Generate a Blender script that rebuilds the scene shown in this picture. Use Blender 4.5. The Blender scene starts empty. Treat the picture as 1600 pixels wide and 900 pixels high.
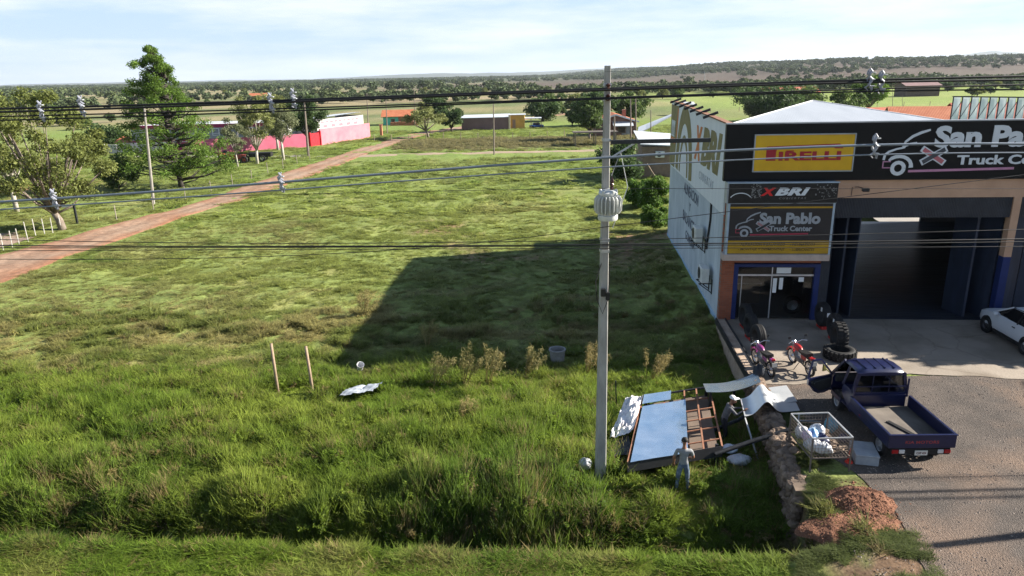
import bpy, math, random
import numpy as np
from mathutils import Vector, Matrix, Euler
random.seed(7)
NR = np.random.default_rng(11)
PI = math.pi
scene = bpy.context.scene
COL = scene.collection
# ------------------------------------------------------------------ camera model
F_PX = 1101.0; PITCH = math.atan((450 - 119) / F_PX); ROLL = 0.0212; CAM_H = 10.5
_u0 = (0, math.sin(PITCH), math.cos(PITCH)); _fw = (0, math.cos(PITCH), -math.sin(PITCH))
_c, _s = math.cos(ROLL), math.sin(ROLL)
_R = tuple(_c * a - _s * b for a, b in zip((1, 0, 0), _u0)); _U = tuple(_c * b + _s * a for a, b in zip((1, 0, 0), _u0))
def ray(x, y):
    a = (x - 800) / F_PX; b = (450 - y) / F_PX
    return [a * _R[i] + b * _U[i] + _fw[i] for i in range(3)]
def gp(x, y, z=0.0):            # photo pixel -> point at height z
    d = ray(x, y); t = (z - CAM_H) / d[2]; return Vector((d[0] * t, d[1] * t, z))
def dp(x, y, Y):                # photo pixel -> point at distance Y
    d = ray(x, y); t = Y / d[1]; return Vector((d[0] * t, Y, CAM_H + d[2] * t))
cam = bpy.data.cameras.new('camera'); camo = bpy.data.objects.new('camera', cam); COL.objects.link(camo)
cam.sensor_width = 36; cam.lens = F_PX / 1600 * 36; cam.clip_end = 30000; cam.clip_start = .1
camo.matrix_world = Matrix(((_R[0], _U[0], -_fw[0], 0), (_R[1], _U[1], -_fw[1], 0), (_R[2], _U[2], -_fw[2], CAM_H), (0, 0, 0, 1)))
scene.camera = camo
# ------------------------------------------------------------------ light
SUN = Vector((1.786, .247, 1.0)).normalized()
sl = bpy.data.lights.new('sun', 'SUN'); so = bpy.data.objects.new('sun', sl); COL.objects.link(so)
sl.energy = 5.0; sl.angle = math.radians(.5); sl.color = (1, .93, .82)
so.rotation_euler = SUN.to_track_quat('Z', 'Y').to_euler()
W = bpy.data.worlds.new('World'); scene.world = W; W.use_nodes = True
nt = W.node_tree; bg = nt.nodes['Background']
sky = nt.nodes.new('ShaderNodeTexSky'); sky.sky_type = 'NISHITA'; sky.sun_disc = False
sky.sun_elevation = math.asin(SUN.z); sky.sun_rotation = math.atan2(SUN.x, SUN.y); sky.dust_density = .3; sky.air_density = 1.0; sky.ozone_density = 1.6
tc = nt.nodes.new('ShaderNodeTexCoord'); mp = nt.nodes.new('ShaderNodeMapping'); mp.inputs['Scale'].default_value = (1.6, 1.6, 11)
nz = nt.nodes.new('ShaderNodeTexNoise'); nz.inputs['Scale'].default_value = 2.2; nz.inputs['Detail'].default_value = 7; nz.inputs['Roughness'].default_value = .58
cr = nt.nodes.new('ShaderNodeValToRGB'); cr.color_ramp.elements[0].position = .42; cr.color_ramp.elements[1].position = .66
cr.color_ramp.elements[0].color = (0, 0, 0, 1); veil = nt.nodes.new('ShaderNodeMixRGB'); veil.inputs[2].default_value = (3.85, 5.15, 6.9, 1); sx = nt.nodes.new('ShaderNodeSeparateXYZ'); vr = nt.nodes.new('ShaderNodeMapRange'); vr.interpolation_type = 'SMOOTHSTEP'; vr.inputs[1].default_value = .10; vr.inputs[2].default_value = .42; vr.inputs[3].default_value = .85; vr.inputs[4].default_value = .08; cm = nt.nodes.new('ShaderNodeMath'); cm.operation = 'MULTIPLY'; cr.color_ramp.elements[1].color = (.95, .95, .95, 1)
mx = nt.nodes.new('ShaderNodeMixRGB'); mx.inputs[2].default_value = (6.6, 7.0, 7.5, 1)
L = nt.links.new
L(tc.outputs['Generated'], mp.inputs[0]); L(mp.outputs[0], nz.inputs['Vector']); L(nz.outputs[0], cr.inputs[0]); L(tc.outputs['Generated'], sx.inputs[0]); L(sx.outputs['Z'], vr.inputs[0]); L(vr.outputs[0], veil.inputs[0]); L(cr.outputs[0], cm.inputs[0]); L(vr.outputs[0], cm.inputs[1]); L(cm.outputs[0], mx.inputs[0]); L(sky.outputs[0], veil.inputs[1]); L(veil.outputs[0], mx.inputs[1]); L(mx.outputs[0], bg.inputs[0])
bg.inputs[1].default_value = .05
scene.view_settings.view_transform = 'Standard'; scene.view_settings.look = 'None'; scene.view_settings.gamma = 1; scene.view_settings.exposure = 1.62
cy = scene.cycles
cy.max_bounces = 5; cy.diffuse_bounces = 3; cy.glossy_bounces = 3; cy.transmission_bounces = 4; cy.transparent_max_bounces = 8; cy.volume_bounces = 0
cy.caustics_reflective = False; cy.caustics_refractive = False
cy.sample_clamp_indirect = 3.0
try: cy.use_denoising = True; cy.denoiser = 'OPENIMAGEDENOISE'; cy.denoising_input_passes = 'RGB_ALBEDO_NORMAL'; cy.denoising_prefilter = 'NONE'
except Exception: pass
# ------------------------------------------------------------------ materials
MATS = {}
def mat(name, col, rough=.8, metal=0, var=.12, scale=3.0, bump=0.0, bscale=None, spec=.3, col2=None, coord='Object', detail=6, island=0.0, transl=0.0, alpha=1.0, stretch=None, trans=0.0):
    if name in MATS: return MATS[name]
    m = bpy.data.materials.new(name); m.use_nodes = True; t = m.node_tree; b = t.nodes['Principled BSDF']
    b.inputs['Roughness'].default_value = rough; b.inputs['Metallic'].default_value = metal; b.inputs['Specular IOR Level'].default_value = spec
    tcn = t.nodes.new('ShaderNodeTexCoord'); n = t.nodes.new('ShaderNodeTexNoise'); n.inputs['Scale'].default_value = scale; n.inputs['Detail'].default_value = detail; n.inputs['Roughness'].default_value = .62
    src = tcn.outputs[coord]
    if stretch:
        ma = t.nodes.new('ShaderNodeMapping'); ma.inputs['Scale'].default_value = stretch; t.links.new(src, ma.inputs[0]); src = ma.outputs[0]
    t.links.new(src, n.inputs['Vector'])
    r = t.nodes.new('ShaderNodeValToRGB'); r.color_ramp.elements[0].position = .33; r.color_ramp.elements[1].position = .67
    c2 = col2 or tuple(min(1, c * (1 + var)) for c in col); c1 = col if col2 else tuple(c * (1 - var) for c in col)
    r.color_ramp.elements[0].color = (*c1, 1); r.color_ramp.elements[1].color = (*c2, 1)
    t.links.new(n.outputs[0], r.inputs[0]); out = r.outputs[0]
    if island:
        g = t.nodes.new('ShaderNodeNewGeometry'); mr = t.nodes.new('ShaderNodeMapRange'); mr.inputs[3].default_value = 1 - island; mr.inputs[4].default_value = 1 + island
        t.links.new(g.outputs['Random Per Island'], mr.inputs[0])
        mm = t.nodes.new('ShaderNodeMixRGB'); mm.blend_type = 'MULTIPLY'; mm.inputs[0].default_value = 1
        t.links.new(out, mm.inputs[1]); t.links.new(mr.outputs[0], mm.inputs[2]); out = mm.outputs[0]
    t.links.new(out, b.inputs['Base Color'])
    if bump:
        n2 = t.nodes.new('ShaderNodeTexNoise'); n2.inputs['Scale'].default_value = bscale or scale * 4; n2.inputs['Detail'].default_value = 5
        t.links.new(src, n2.inputs['Vector']); bp = t.nodes.new('ShaderNodeBump'); bp.inputs['Strength'].default_value = bump; bp.inputs['Distance'].default_value = .05
        t.links.new(n2.outputs[0], bp.inputs['Height']); t.links.new(bp.outputs[0], b.inputs['Normal'])
    if trans: b.inputs['Transmission Weight'].default_value = trans
    if transl:
        tr = t.nodes.new('ShaderNodeBsdfTranslucent'); t.links.new(out, tr.inputs[0]); ms = t.nodes.new('ShaderNodeMixShader'); ms.inputs[0].default_value = transl
        o = t.nodes['Material Output']; t.links.new(b.outputs[0], ms.inputs[1]); t.links.new(tr.outputs[0], ms.inputs[2]); t.links.new(ms.outputs[0], o.inputs[0])
    MATS[name] = m; return m
def corrugate(m, axis, freq, strength=.6):
    t = m.node_tree; b = t.nodes['Principled BSDF']; w = t.nodes.new('ShaderNodeTexWave'); w.bands_direction = axis; w.inputs['Scale'].default_value = freq; w.inputs['Distortion'].default_value = 0
    tcn = t.nodes.new('ShaderNodeTexCoord'); t.links.new(tcn.outputs['Object'], w.inputs['Vector'])
    bp = t.nodes.new('ShaderNodeBump'); bp.inputs['Strength'].default_value = strength; bp.inputs['Distance'].default_value = .03
    t.links.new(w.outputs['Fac'], bp.inputs['Height']); t.links.new(bp.outputs[0], b.inputs['Normal']); return m
def bricks(name, c1, c2, mortar, scale=4.0, coord='Object', rot=None):
    m = mat(name, c1, .9); t = m.node_tree; b = t.nodes['Principled BSDF']; k = t.nodes.new('ShaderNodeTexBrick'); k.inputs['Scale'].default_value = scale
    k.inputs['Color1'].default_value = (*c1, 1); k.inputs['Color2'].default_value = (*c2, 1); k.inputs['Mortar'].default_value = (*mortar, 1); k.inputs['Mortar Size'].default_value = .018
    k.inputs['Brick Width'].default_value = .9; k.inputs['Row Height'].default_value = .3
    tcn = t.nodes.new('ShaderNodeTexCoord'); ma = t.nodes.new('ShaderNodeMapping'); ma.inputs['Rotation'].default_value = rot or (PI / 2, 0, 0)
    t.links.new(tcn.outputs[coord], ma.inputs[0]); t.links.new(ma.outputs[0], k.inputs['Vector']); t.links.new(k.outputs[0], b.inputs['Base Color']); return m
def glass(name, col=(.02, .03, .035), rough=.04, alpha=.55):
    m = bpy.data.materials.new(name); m.use_nodes = True; t = m.node_tree; t.nodes.remove(t.nodes['Principled BSDF']); o = t.nodes['Material Output']
    gl = t.nodes.new('ShaderNodeBsdfGlossy'); gl.inputs['Roughness'].default_value = rough; gl.inputs[0].default_value = (.9, .95, 1, 1)
    tr = t.nodes.new('ShaderNodeBsdfTransparent'); tr.inputs[0].default_value = (alpha, alpha * 1.02, alpha * 1.04, 1)
    lw = t.nodes.new('ShaderNodeFresnel'); lw.inputs[0].default_value = 1.5; ms = t.nodes.new('ShaderNodeMixShader')
    t.links.new(lw.outputs[0], ms.inputs[0]); t.links.new(tr.outputs[0], ms.inputs[1]); t.links.new(gl.outputs[0], ms.inputs[2]); t.links.new(ms.outputs[0], o.inputs[0])
    MATS[name] = m; return m
# ------------------------------------------------------------------ mesh collector
class MB:
    def __init__(s): s.v = []; s.f = []; s.m = []
    def add(s, vs, fs, mi=0, M=None):
        o = len(s.v)
        if M is not None: vs = [M @ Vector(p) for p in vs]
        s.v += [tuple(p) for p in vs]; s.f += [tuple(i + o for i in f) for f in fs]; s.m += [mi] * len(fs); return s
    def box(s, c, d, mi=0, rz=0, M=None, bev=0):
        x, y, z = d[0] / 2, d[1] / 2, d[2] / 2
        if bev:
            b = min(bev, x * .9, y * .9, z * .9); vs = []; fs = []
            for sx in (-1, 1):
                for sy in (-1, 1):
                    for sz in (-1, 1):
                        vs += [(sx * x, sy * (y - b), sz * (z - b)), (sx * (x - b), sy * y, sz * (z - b)), (sx * (x - b), sy * (y - b), sz * z)]
            I = lambda a, b_, c_, k: ((a > 0) * 4 + (b_ > 0) * 2 + (c_ > 0)) * 3 + k
            for q in (-1, 1):
                fs += [(I(q, -1, -1, 0), I(q, 1, -1, 0), I(q, 1, 1, 0), I(q, -1, 1, 0)), (I(-1, q, -1, 1), I(1, q, -1, 1), I(1, q, 1, 1), I(-1, q, 1, 1)), (I(-1, -1, q, 2), I(1, -1, q, 2), I(1, 1, q, 2), I(-1, 1, q, 2))]
                for w in (-1, 1):
                    fs += [(I(q, w, -1, 0), I(q, w, 1, 0), I(q, w, 1, 1), I(q, w, -1, 1)), (I(q, -1, w, 0), I(q, 1, w, 0), I(q, 1, w, 2), I(q, -1, w, 2)), (I(-1, q, w, 1), I(1, q, w, 1), I(1, q, w, 2), I(-1, q, w, 2))]
                    for e in (-1, 1): fs.append((I(q, w, e, 0), I(q, w, e, 1), I(q, w, e, 2)))
        else:
            vs = [(sx * x, sy * y, sz * z) for sx in (-1, 1) for sy in (-1, 1) for sz in (-1, 1)]
            fs = [(0, 1, 3, 2), (4, 6, 7, 5), (0, 4, 5, 1), (2, 3, 7, 6), (0, 2, 6, 4), (1, 5, 7, 3)]
        T = Matrix.Translation(c) @ Matrix.Rotation(rz, 4, 'Z')
        if M is not None: T = M @ T
        return s.add(vs, fs, mi, T)
    def bx(s, x0, x1, y0, y1, z0, z1, mi=0, bev=0): return s.box(((x0 + x1) / 2, (y0 + y1) / 2, (z0 + z1) / 2), (x1 - x0, y1 - y0, z1 - z0), mi, bev=bev)
    def bar(s, a, b, w, h=None, mi=0):
        a, b = Vector(a), Vector(b); d = b - a; q = d.to_track_quat('Z', 'Y').to_matrix().to_4x4()
        return s.box((0, 0, 0), (w, h or w, d.length), mi, M=Matrix.Translation((a + b) / 2) @ q)
    def tube(s, pts, r, n=8, mi=0, caps=True):
        pts = [Vector(p) for p in pts]; rs = r if isinstance(r, (list, tuple)) else [r] * len(pts); vs = []; fs = []; up = None
        for i, p in enumerate(pts):
            d = (pts[min(i + 1, len(pts) - 1)] - pts[max(i - 1, 0)]).normalized()
            if up is None: up = Vector((0, 0, 1)) if abs(d.z) < .9 else Vector((1, 0, 0))
            x = d.cross(up); x = x.normalized() if x.length > 1e-4 else Vector((1, 0, 0)); y = x.cross(d).normalized(); up = y
            for k in range(n):
                a = 2 * PI * k / n; vs.append(p + (x * math.cos(a) + y * math.sin(a)) * rs[i])
        for i in range(len(pts) - 1):
            for k in range(n): fs.append((i * n + k, i * n + (k + 1) % n, (i + 1) * n + (k + 1) % n, (i + 1) * n + k))
        if caps: fs += [tuple(range(n))[::-1], tuple(range((len(pts) - 1) * n, len(pts) * n))]
        return s.add(vs, fs, mi)
    def lathe(s, prof, n=20, mi=0, M=None, closed=False, mod=None):
        vs = []; fs = []; k_ = len(prof)
        for j in range(n):
            a = 2 * PI * j / n
            for i, (r, z) in enumerate(prof):
                rr = r * (mod(j, i) if mod else 1); vs.append((rr * math.cos(a), rr * math.sin(a), z))
        for j in range(n):
            for i in range(k_ if closed else k_ - 1): fs.append((j * k_ + i, ((j + 1) % n) * k_ + i, ((j + 1) % n) * k_ + (i + 1) % k_, j * k_ + (i + 1) % k_))
        return s.add(vs, fs, mi, M)
    def prism(s, poly, h0, h1, mi=0, M=None):       # polygon in local xy, extruded z h0..h1
        n = len(poly); vs = [(x, y, h0) for x, y in poly] + [(x, y, h1) for x, y in poly]
        fs = [tuple(range(n))[::-1], tuple(range(n, 2 * n))] + [(i, (i + 1) % n, n + (i + 1) % n, n + i) for i in range(n)]
        return s.add(vs, fs, mi, M)
    def ribbon(s, pts, w, h0, h1, mi=0, M=None):    # thick stroke in local xy
        P = [Vector((p[0], p[1])) for p in pts]; ws = w if isinstance(w, (list, tuple)) else [w] * len(P); l = []; r = []
        for i, p in enumerate(P):
            d = (P[min(i + 1, len(P) - 1)] - P[max(i - 1, 0)]).normalized(); nn = Vector((-d.y, d.x)) * ws[i] / 2; l.append(p + nn); r.append(p - nn)
        for i in range(len(P) - 1): s.prism([l[i], l[i + 1], r[i + 1], r[i]], h0, h1, mi, M)
        return s
    def grid(s, fn, nu, nv, mi=0, M=None):
        vs = [fn(i / nu, j / nv) for j in range(nv + 1) for i in range(nu + 1)]
        fs = [(j * (nu + 1) + i, j * (nu + 1) + i + 1, (j + 1) * (nu + 1) + i + 1, (j + 1) * (nu + 1) + i) for j in range(nv) for i in range(nu)]
        return s.add(vs, fs, mi, M)
    def mesh(s, name, mats, smooth=False):
        me = bpy.data.meshes.new(name); me.from_pydata(s.v, [], s.f)
        for m in (mats if isinstance(mats, (list, tuple)) else [mats]): me.materials.append(m)
        me.polygons.foreach_set('material_index', s.m)
        if smooth is not False:
            me.polygons.foreach_set('use_smooth', [True] * len(me.polygons))
            if smooth is not True: me.set_sharp_from_angle(angle=math.radians(smooth))
        me.update(); return me
    def build(s, name, mats, parent=None, loc=(0, 0, 0), rz=0, smooth=False, label=None):
        o = bpy.data.objects.new(name, s.mesh(name, mats, smooth)); COL.objects.link(o); o.location = loc; o.rotation_euler = (0, 0, rz)
        if parent is not None: o.parent = parent
        if label: o['label'] = label
        return o
def tag(o, label, cat, group=None):
    o['label'] = label; o['category'] = cat
    if group: o['group'] = group
    return o
def thing(name, label, cat, loc=(0, 0, 0), rz=0, group=None):
    o = bpy.data.objects.new(name, None); COL.objects.link(o); o.location = loc; o.rotation_euler = (0, 0, rz); o.empty_display_size = .3
    return tag(o, label, cat, group)
def dup(root, loc, rz=0, scale=1.0, label=None, group=None):
    r = root.copy(); COL.objects.link(r); r.location = loc; r.rotation_euler = (0, 0, rz); r.scale = (scale,) * 3 if isinstance(scale, (int, float)) else scale
    if label: r['label'] = label
    if group: r['group'] = group
    for ch in list(root.children):
        c = ch.copy(); COL.objects.link(c); c.parent = r
        for g in list(ch.children): d = g.copy(); COL.objects.link(d); d.parent = c
    return r
def kind(o, k): o['kind'] = k; return o
def text(mb, s, x0, x1, y0, y1, h0, h1, mi=0, M=None, bold=.0, shear=0, spacing=1.0, flip=False):
    cu = bpy.data.curves.new('lettering_curve', 'FONT'); cu.body = s; cu.size = 1; cu.offset = bold; cu.shear = shear; cu.space_character = spacing; cu.resolution_u = 3; cu.extrude = .5
    ob = bpy.data.objects.new('lettering_curve', cu); COL.objects.link(ob); dg = bpy.context.evaluated_depsgraph_get(); me = bpy.data.meshes.new_from_object(ob.evaluated_get(dg))
    vs = [v.co.copy() for v in me.vertices]; fs = [tuple(p.vertices) for p in me.polygons]
    bpy.data.objects.remove(ob); bpy.data.curves.remove(cu); bpy.data.meshes.remove(me)
    ax = min(v.x for v in vs); bx_ = max(v.x for v in vs); ay = min(v.y for v in vs); by = max(v.y for v in vs)
    out = [((x0 + (v.x - ax) / (bx_ - ax) * (x1 - x0)) if not flip else (x1 - (v.x - ax) / (bx_ - ax) * (x1 - x0)), y0 + (v.y - ay) / (by - ay) * (y1 - y0), h0 + (v.z + .5) * (h1 - h0)) for v in vs]
    return mb.add(out, fs, mi, M)
# ------------------------------------------------------------------ numpy noise
def _hash(ix, iy, seed):
    h = (ix.astype(np.int64) * 374761393 + iy.astype(np.int64) * 668265263 + seed * 974711) & 0x7fffffff
    h = ((h ^ (h >> 13)) * 1274126177) & 0x7fffffff
    return ((h ^ (h >> 16)) & 0xffff) / 65535.0
def vnoise(x, y, seed=0):
    x = np.asarray(x, float); y = np.asarray(y, float); ix = np.floor(x); iy = np.floor(y); fx = x - ix; fy = y - iy; fx = fx * fx * (3 - 2 * fx); fy = fy * fy * (3 - 2 * fy)
    a = _hash(ix, iy, seed); b = _hash(ix + 1, iy, seed); c = _hash(ix, iy + 1, seed); d = _hash(ix + 1, iy + 1, seed)
    return (a * (1 - fx) + b * fx) * (1 - fy) + (c * (1 - fx) + d * fx) * fy
def fbm(x, y, seed=0, oct=4):
    t = 0; a = .5; n = 0
    for i in range(oct): t = t + a * vnoise(x * 2 ** i, y * 2 ** i, seed + i * 17); n += a; a *= .5
    return t / n
def ss(e0, e1, x): t = np.clip((np.asarray(x, float) - e0) / (e1 - e0), 0, 1); return t * t * (3 - 2 * t)
# ------------------------------------------------------------------ terrain
BA = math.radians(5.3); BC = Vector((9.07, 29.35, 0)); E1 = Vector((math.cos(BA), -math.sin(BA), 0)); E2 = Vector((math.sin(BA), math.cos(BA), 0))
def xwall(y): return np.where(y < 29.35, 7.5 + (y - 16.09) * .152, 9.09 + (y - 29.35) * .093)
def verge_y(x): return 14.15 - .078 * x
def hz(x, y):
    x = np.asarray(x, float); y = np.asarray(y, float)
    z = -1 + .22 * ss(24, 34, y) * (1 - ss(60, 120, y)) + (fbm(x / 3.1, y / 3.1, 3) - .5) * .34 * (1 - ss(150, 400, y))
    dw = (9.07 + (y - 29.35) * .093) - x; z = z + .62 * (1 - ss(0, 3.2, dw)) * ss(25, 30, y) * (1 - ss(47, 52, y))
    z = z + (fbm(x / 160, y / 160, 5) - .5) * 3 * ss(250, 600, y)
    s = y - verge_y(x)
    near = np.where(s < 0, -.5 + .02 * s, np.where(s < .9, -.5 - 2.0 * ss(0, .9, s), np.where(s < 1.5, -2.5, -2.5 + 1.25 * ss(1.5, 2.8, s) + .25 * ss(2.7, 4.4, s))))
    near = near + (fbm(x / 1.3, y / 1.3, 8) - .5) * .22
    k = 1 - ss(4.0, 5.4, s); z = z * (1 - k) + near * k
    # lot platform
    xw = xwall(y); t_ = ss(13.0, 16.1, y); lo = 4.9 * (1 - t_) + (xw - .12) * t_; hi = 8.3 * (1 - t_) + (xw + .12) * t_; plat = np.clip((x + (1 - t_) * (fbm(x, y, 4) - .5) * .9 - lo) / (hi - lo), 0, 1); plat = plat * plat * (3 - 2 * plat)
    plat = plat * (1 - ss(46.5, 50, y)) * (1 - ss(45, 60, x))
    z = z * (1 - plat) + (-.014) * plat
    # distant rise on the right
    z = z + 26 * ss(150, 700, x) * ss(600, 1500, y) * (.6 + .8 * fbm(x / 500, y / 500, 9)) + 6 * ss(1500, 3000, y)
    return z
# ------------------------------------------------------------------ ground sheet
def axis(lo, hi, c0, c1, step):
    a = list(np.arange(c0, c1 + 1e-6, step)); d = step
    up = []; v = c1
    while v < hi: d *= 1.09; v += d; up.append(min(v, hi))
    dn = []; v = c0; d = step
    while v > lo: d *= 1.09; v -= d; dn.append(max(v, lo))
    return np.array(dn[::-1] + a + up)
gx = axis(-9000, 9000, -22, 17, .24); gy = axis(-60, 12000, 11.5, 40, .24)
GX, GY = np.meshgrid(gx, gy); GZ = hz(GX, GY)
def road_d(x, y):       # signed distance (approx) to the dirt road centre line
    rx = np.interp(y, [20, 42, 52, 66, 96, 112, 128, 150, 190], [-52, -34.5, -32.2, -29.8, -26.5, -25.2, -23.2, -20.2, -4])
    rw = np.interp(y, [20, 42, 66, 112, 150], [5.5, 3.6, 1.9, 2.2, 2.6])
    return np.abs(x - rx) - rw
def ground_col(x, y):
    n1 = fbm(x / 2.2, y / 2.2, 21); n2 = fbm(x / 14, y / 14, 22); n3 = fbm(x / 120, y / 60, 23); n4 = fbm(x / 420, y / 200, 24)
    mix = lambda a, b, t: a * (1 - t[..., None]) + np.array(b) * t[..., None]
    c = np.zeros(x.shape + (3,)) + np.array([.130, .158, .046])
    c = mix(c, [.155, .15, .055], ss(.5, .8, n1) * .7)
    c = mix(c, [.17, .105, .065], ss(.62, .8, n2) * ss(.4, .7, n1))
    far = ss(55, 120, y)
    c = mix(c, [.12, .165, .042], far * ss(.3, .7, n2))
    f2 = ss(175, 235, y)
    c = mix(c, [.165, .150, .075], f2)
    c = mix(c, [.20, .165, .10], f2 * ss(.38, .58, n3))
    c = mix(c, [.09, .11, .045], f2 * ss(.55, .62, fbm(x / 90, y / 45, 31)))
    mead = f2 * ss(40, 90, x) * (1 - ss(420, 520, y)); c = mix(c, [.155, .20, .05], mead * .85)
    burnt = ss(560, 720, y) * ss(-250, 60, x + (n4 - .5) * 500) * (1 - ss(1800, 2400, y)); c = mix(c, [.066, .050, .043], burnt * .9)
    c = mix(c, [.05, .07, .035], ss(1100, 1800, y) * (1 - ss(.62, .75, n4)) * .8 * (1 - burnt * .5))
    vg = (1 - ss(-1.4, -.5, y - verge_y(x))) * ss(.5, .66, fbm(x / 1.1, y / .8, 40)); c = mix(c, [.27, .16, .09], vg * (y < 16))
    dz = ss(6.0, 7.4, x + (n1 - .5) * 1.2) * (1 - ss(15.5, 17, y)) * (x < 12); c = mix(c, [.115, .075, .048], dz); c = mix(c, [.085, .085, .035], dz * ss(.5, .62, fbm(x / .7, y / .7, 41)))
    rl = ss(-42, -60, x) * ss(60, 75, y) * (1 - ss(85, 95, y)); c = mix(c, [.22, .12, .07], rl * ss(.4, .6, n2))
    return c * (1.08 + .4 * n1[..., None])
GCc = ground_col(GX, GY)
ny_, nx_ = GX.shape
me = bpy.data.meshes.new('ground'); nv = nx_ * ny_; me.vertices.add(nv); me.vertices.foreach_set('co', np.stack([GX, GY, GZ], -1).astype(np.float32).ravel())
idx = np.arange(nv).reshape(ny_, nx_); q = np.stack([idx[:-1, :-1], idx[:-1, 1:], idx[1:, 1:], idx[1:, :-1]], -1).reshape(-1, 4)
me.loops.add(q.size); me.loops.foreach_set('vertex_index', q.astype(np.int32).ravel()); me.polygons.add(len(q)); me.polygons.foreach_set('loop_start', np.arange(0, q.size, 4, dtype=np.int32)); me.polygons.foreach_set('use_smooth', np.ones(len(q), bool))
me.update(calc_edges=True); at_ = me.color_attributes.new('col', 'FLOAT_COLOR', 'POINT'); at_.data.foreach_set('color', np.concatenate([GCc, np.ones((ny_, nx_, 1))], -1).astype(np.float32).ravel())
gm = mat('ground_soil', (.1, .1, .04), .95, scale=2.0, bump=.5, bscale=9, spec=.1); t = gm.node_tree; b_ = t.nodes['Principled BSDF']
va = t.nodes.new('ShaderNodeAttribute'); va.attribute_name = 'col'; n_ = t.nodes.new('ShaderNodeTexNoise'); n_.inputs['Scale'].default_value = .9; n_.inputs['Detail'].default_value = 9; n_.inputs['Roughness'].default_value = .7
mr_ = t.nodes.new('ShaderNodeMapRange'); mr_.inputs[1].default_value = .3; mr_.inputs[2].default_value = .7; mr_.inputs[3].default_value = .7; mr_.inputs[4].default_value = 1.25
n3_ = t.nodes.new('ShaderNodeTexNoise'); n3_.inputs['Scale'].default_value = 5.5; n3_.inputs['Detail'].default_value = 6; n3_.inputs['Roughness'].default_value = .75; m3_ = t.nodes.new('ShaderNodeMapRange'); m3_.inputs[1].default_value = .32; m3_.inputs[2].default_value = .68; m3_.inputs[3].default_value = .45; m3_.inputs[4].default_value = 1.5; mq_ = t.nodes.new('ShaderNodeMath'); mq_.operation = 'MULTIPLY'
tc_ = t.nodes.new('ShaderNodeTexCoord'); mm_ = t.nodes.new('ShaderNodeMixRGB'); mm_.blend_type = 'MULTIPLY'; mm_.inputs[0].default_value = 1
t.links.new(tc_.outputs['Object'], n_.inputs['Vector']); t.links.new(n_.outputs[0], mr_.inputs[0]); t.links.new(va.outputs[0], mm_.inputs[1]); t.links.new(tc_.outputs['Object'], n3_.inputs['Vector']); t.links.new(n3_.outputs[0], m3_.inputs[0]); t.links.new(mr_.outputs[0], mq_.inputs[0]); t.links.new(m3_.outputs[0], mq_.inputs[1]); t.links.new(mq_.outputs[0], mm_.inputs[2]); t.links.new(mm_.outputs[0], b_.inputs['Base Color'])
me.materials.append(gm); go = bpy.data.objects.new('ground', me); COL.objects.link(go); kind(go, 'structure')
# dirt road and tracks: strips that follow the terrain
M_road = mat('red_dirt', (.235, .128, .08), .95, scale=.22, col2=(.255, .19, .145), bump=.4, bscale=6, detail=9)
M_track = mat('pale_track', (.24, .19, .14), .95, scale=.4, col2=(.30, .22, .155), bump=.3, bscale=6)
def strip(name, pts, ws, m, lift=.05, nu=10, seed=1):
    P = [Vector((p[0], p[1], 0)) for p in pts]; ds = [0]
    for a, b in zip(P, P[1:]): ds.append(ds[-1] + (b - a).length)
    n = int(ds[-1] / .8); mb = MB(); X = np.interp(np.linspace(0, ds[-1], n), ds, [p.x for p in P]); Y = np.interp(np.linspace(0, ds[-1], n), ds, [p.y for p in P]); Wd = np.interp(np.linspace(0, ds[-1], n), ds, ws)
    k = np.ones(9) / 9
    X = np.convolve(np.pad(X, 4, 'edge'), k, 'valid'); Y = np.convolve(np.pad(Y, 4, 'edge'), k, 'valid')
    dx = np.gradient(X); dy = np.gradient(Y); l = np.hypot(dx, dy); nx, ny = -dy / l, dx / l; vs = []
    for i in range(n):
        wl = Wd[i] * (1 + .35 * (fbm(np.array(i / 5.), np.array(seed * 7.), seed) - .5)); wr = Wd[i] * (1 + .35 * (fbm(np.array(i / 5.), np.array(seed * 9.), seed + 3) - .5))
        for j in range(nu + 1):
            o = -wl + (wl + wr) * j / nu; x = X[i] + nx[i] * o; y = Y[i] + ny[i] * o; vs.append((x, y, 0))
    zz = hz(np.array([v[0] for v in vs]), np.array([v[1] for v in vs])) + lift
    vs = [(v[0], v[1], float(z_) - (.09 if (i % (nu + 1)) in (0, nu) else 0)) for i, (v, z_) in enumerate(zip(vs, zz))]
    zc = [abs(2 * (i % (nu + 1)) / nu - 1) for i in range(len(vs))]
    fs = [(i * (nu + 1) + j, i * (nu + 1) + j + 1, (i + 1) * (nu + 1) + j + 1, (i + 1) * (nu + 1) + j) for i in range(n - 1) for j in range(nu)]
    mb.add(vs, fs); o_ = mb.build(name, m, smooth=True); ca = o_.data.color_attributes.new('across', 'FLOAT_COLOR', 'POINT'); ca.data.foreach_set('color', [q for v in zc for q in (v, v, v, 1)]); return kind(o_, 'structure')
t = M_road.node_tree; b_ = t.nodes['Principled BSDF']; old = b_.inputs['Base Color'].links[0].from_socket; va = t.nodes.new('ShaderNodeAttribute'); va.attribute_name = 'across'; r_ = t.nodes.new('ShaderNodeValToRGB'); e_ = r_.color_ramp.elements; e_[0].position = .12; e_[0].color = (.92, .88, .83, 1); e_[1].position = .95; e_[1].color = (.95, .72, .60, 1); q_ = e_.new(.30); q_.color = (1.12, 1.08, 1.03, 1); q_ = e_.new(.52); q_.color = (1.13, 1.09, 1.03, 1); q_ = e_.new(.70); q_.color = (1.0, .88, .79, 1)
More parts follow.
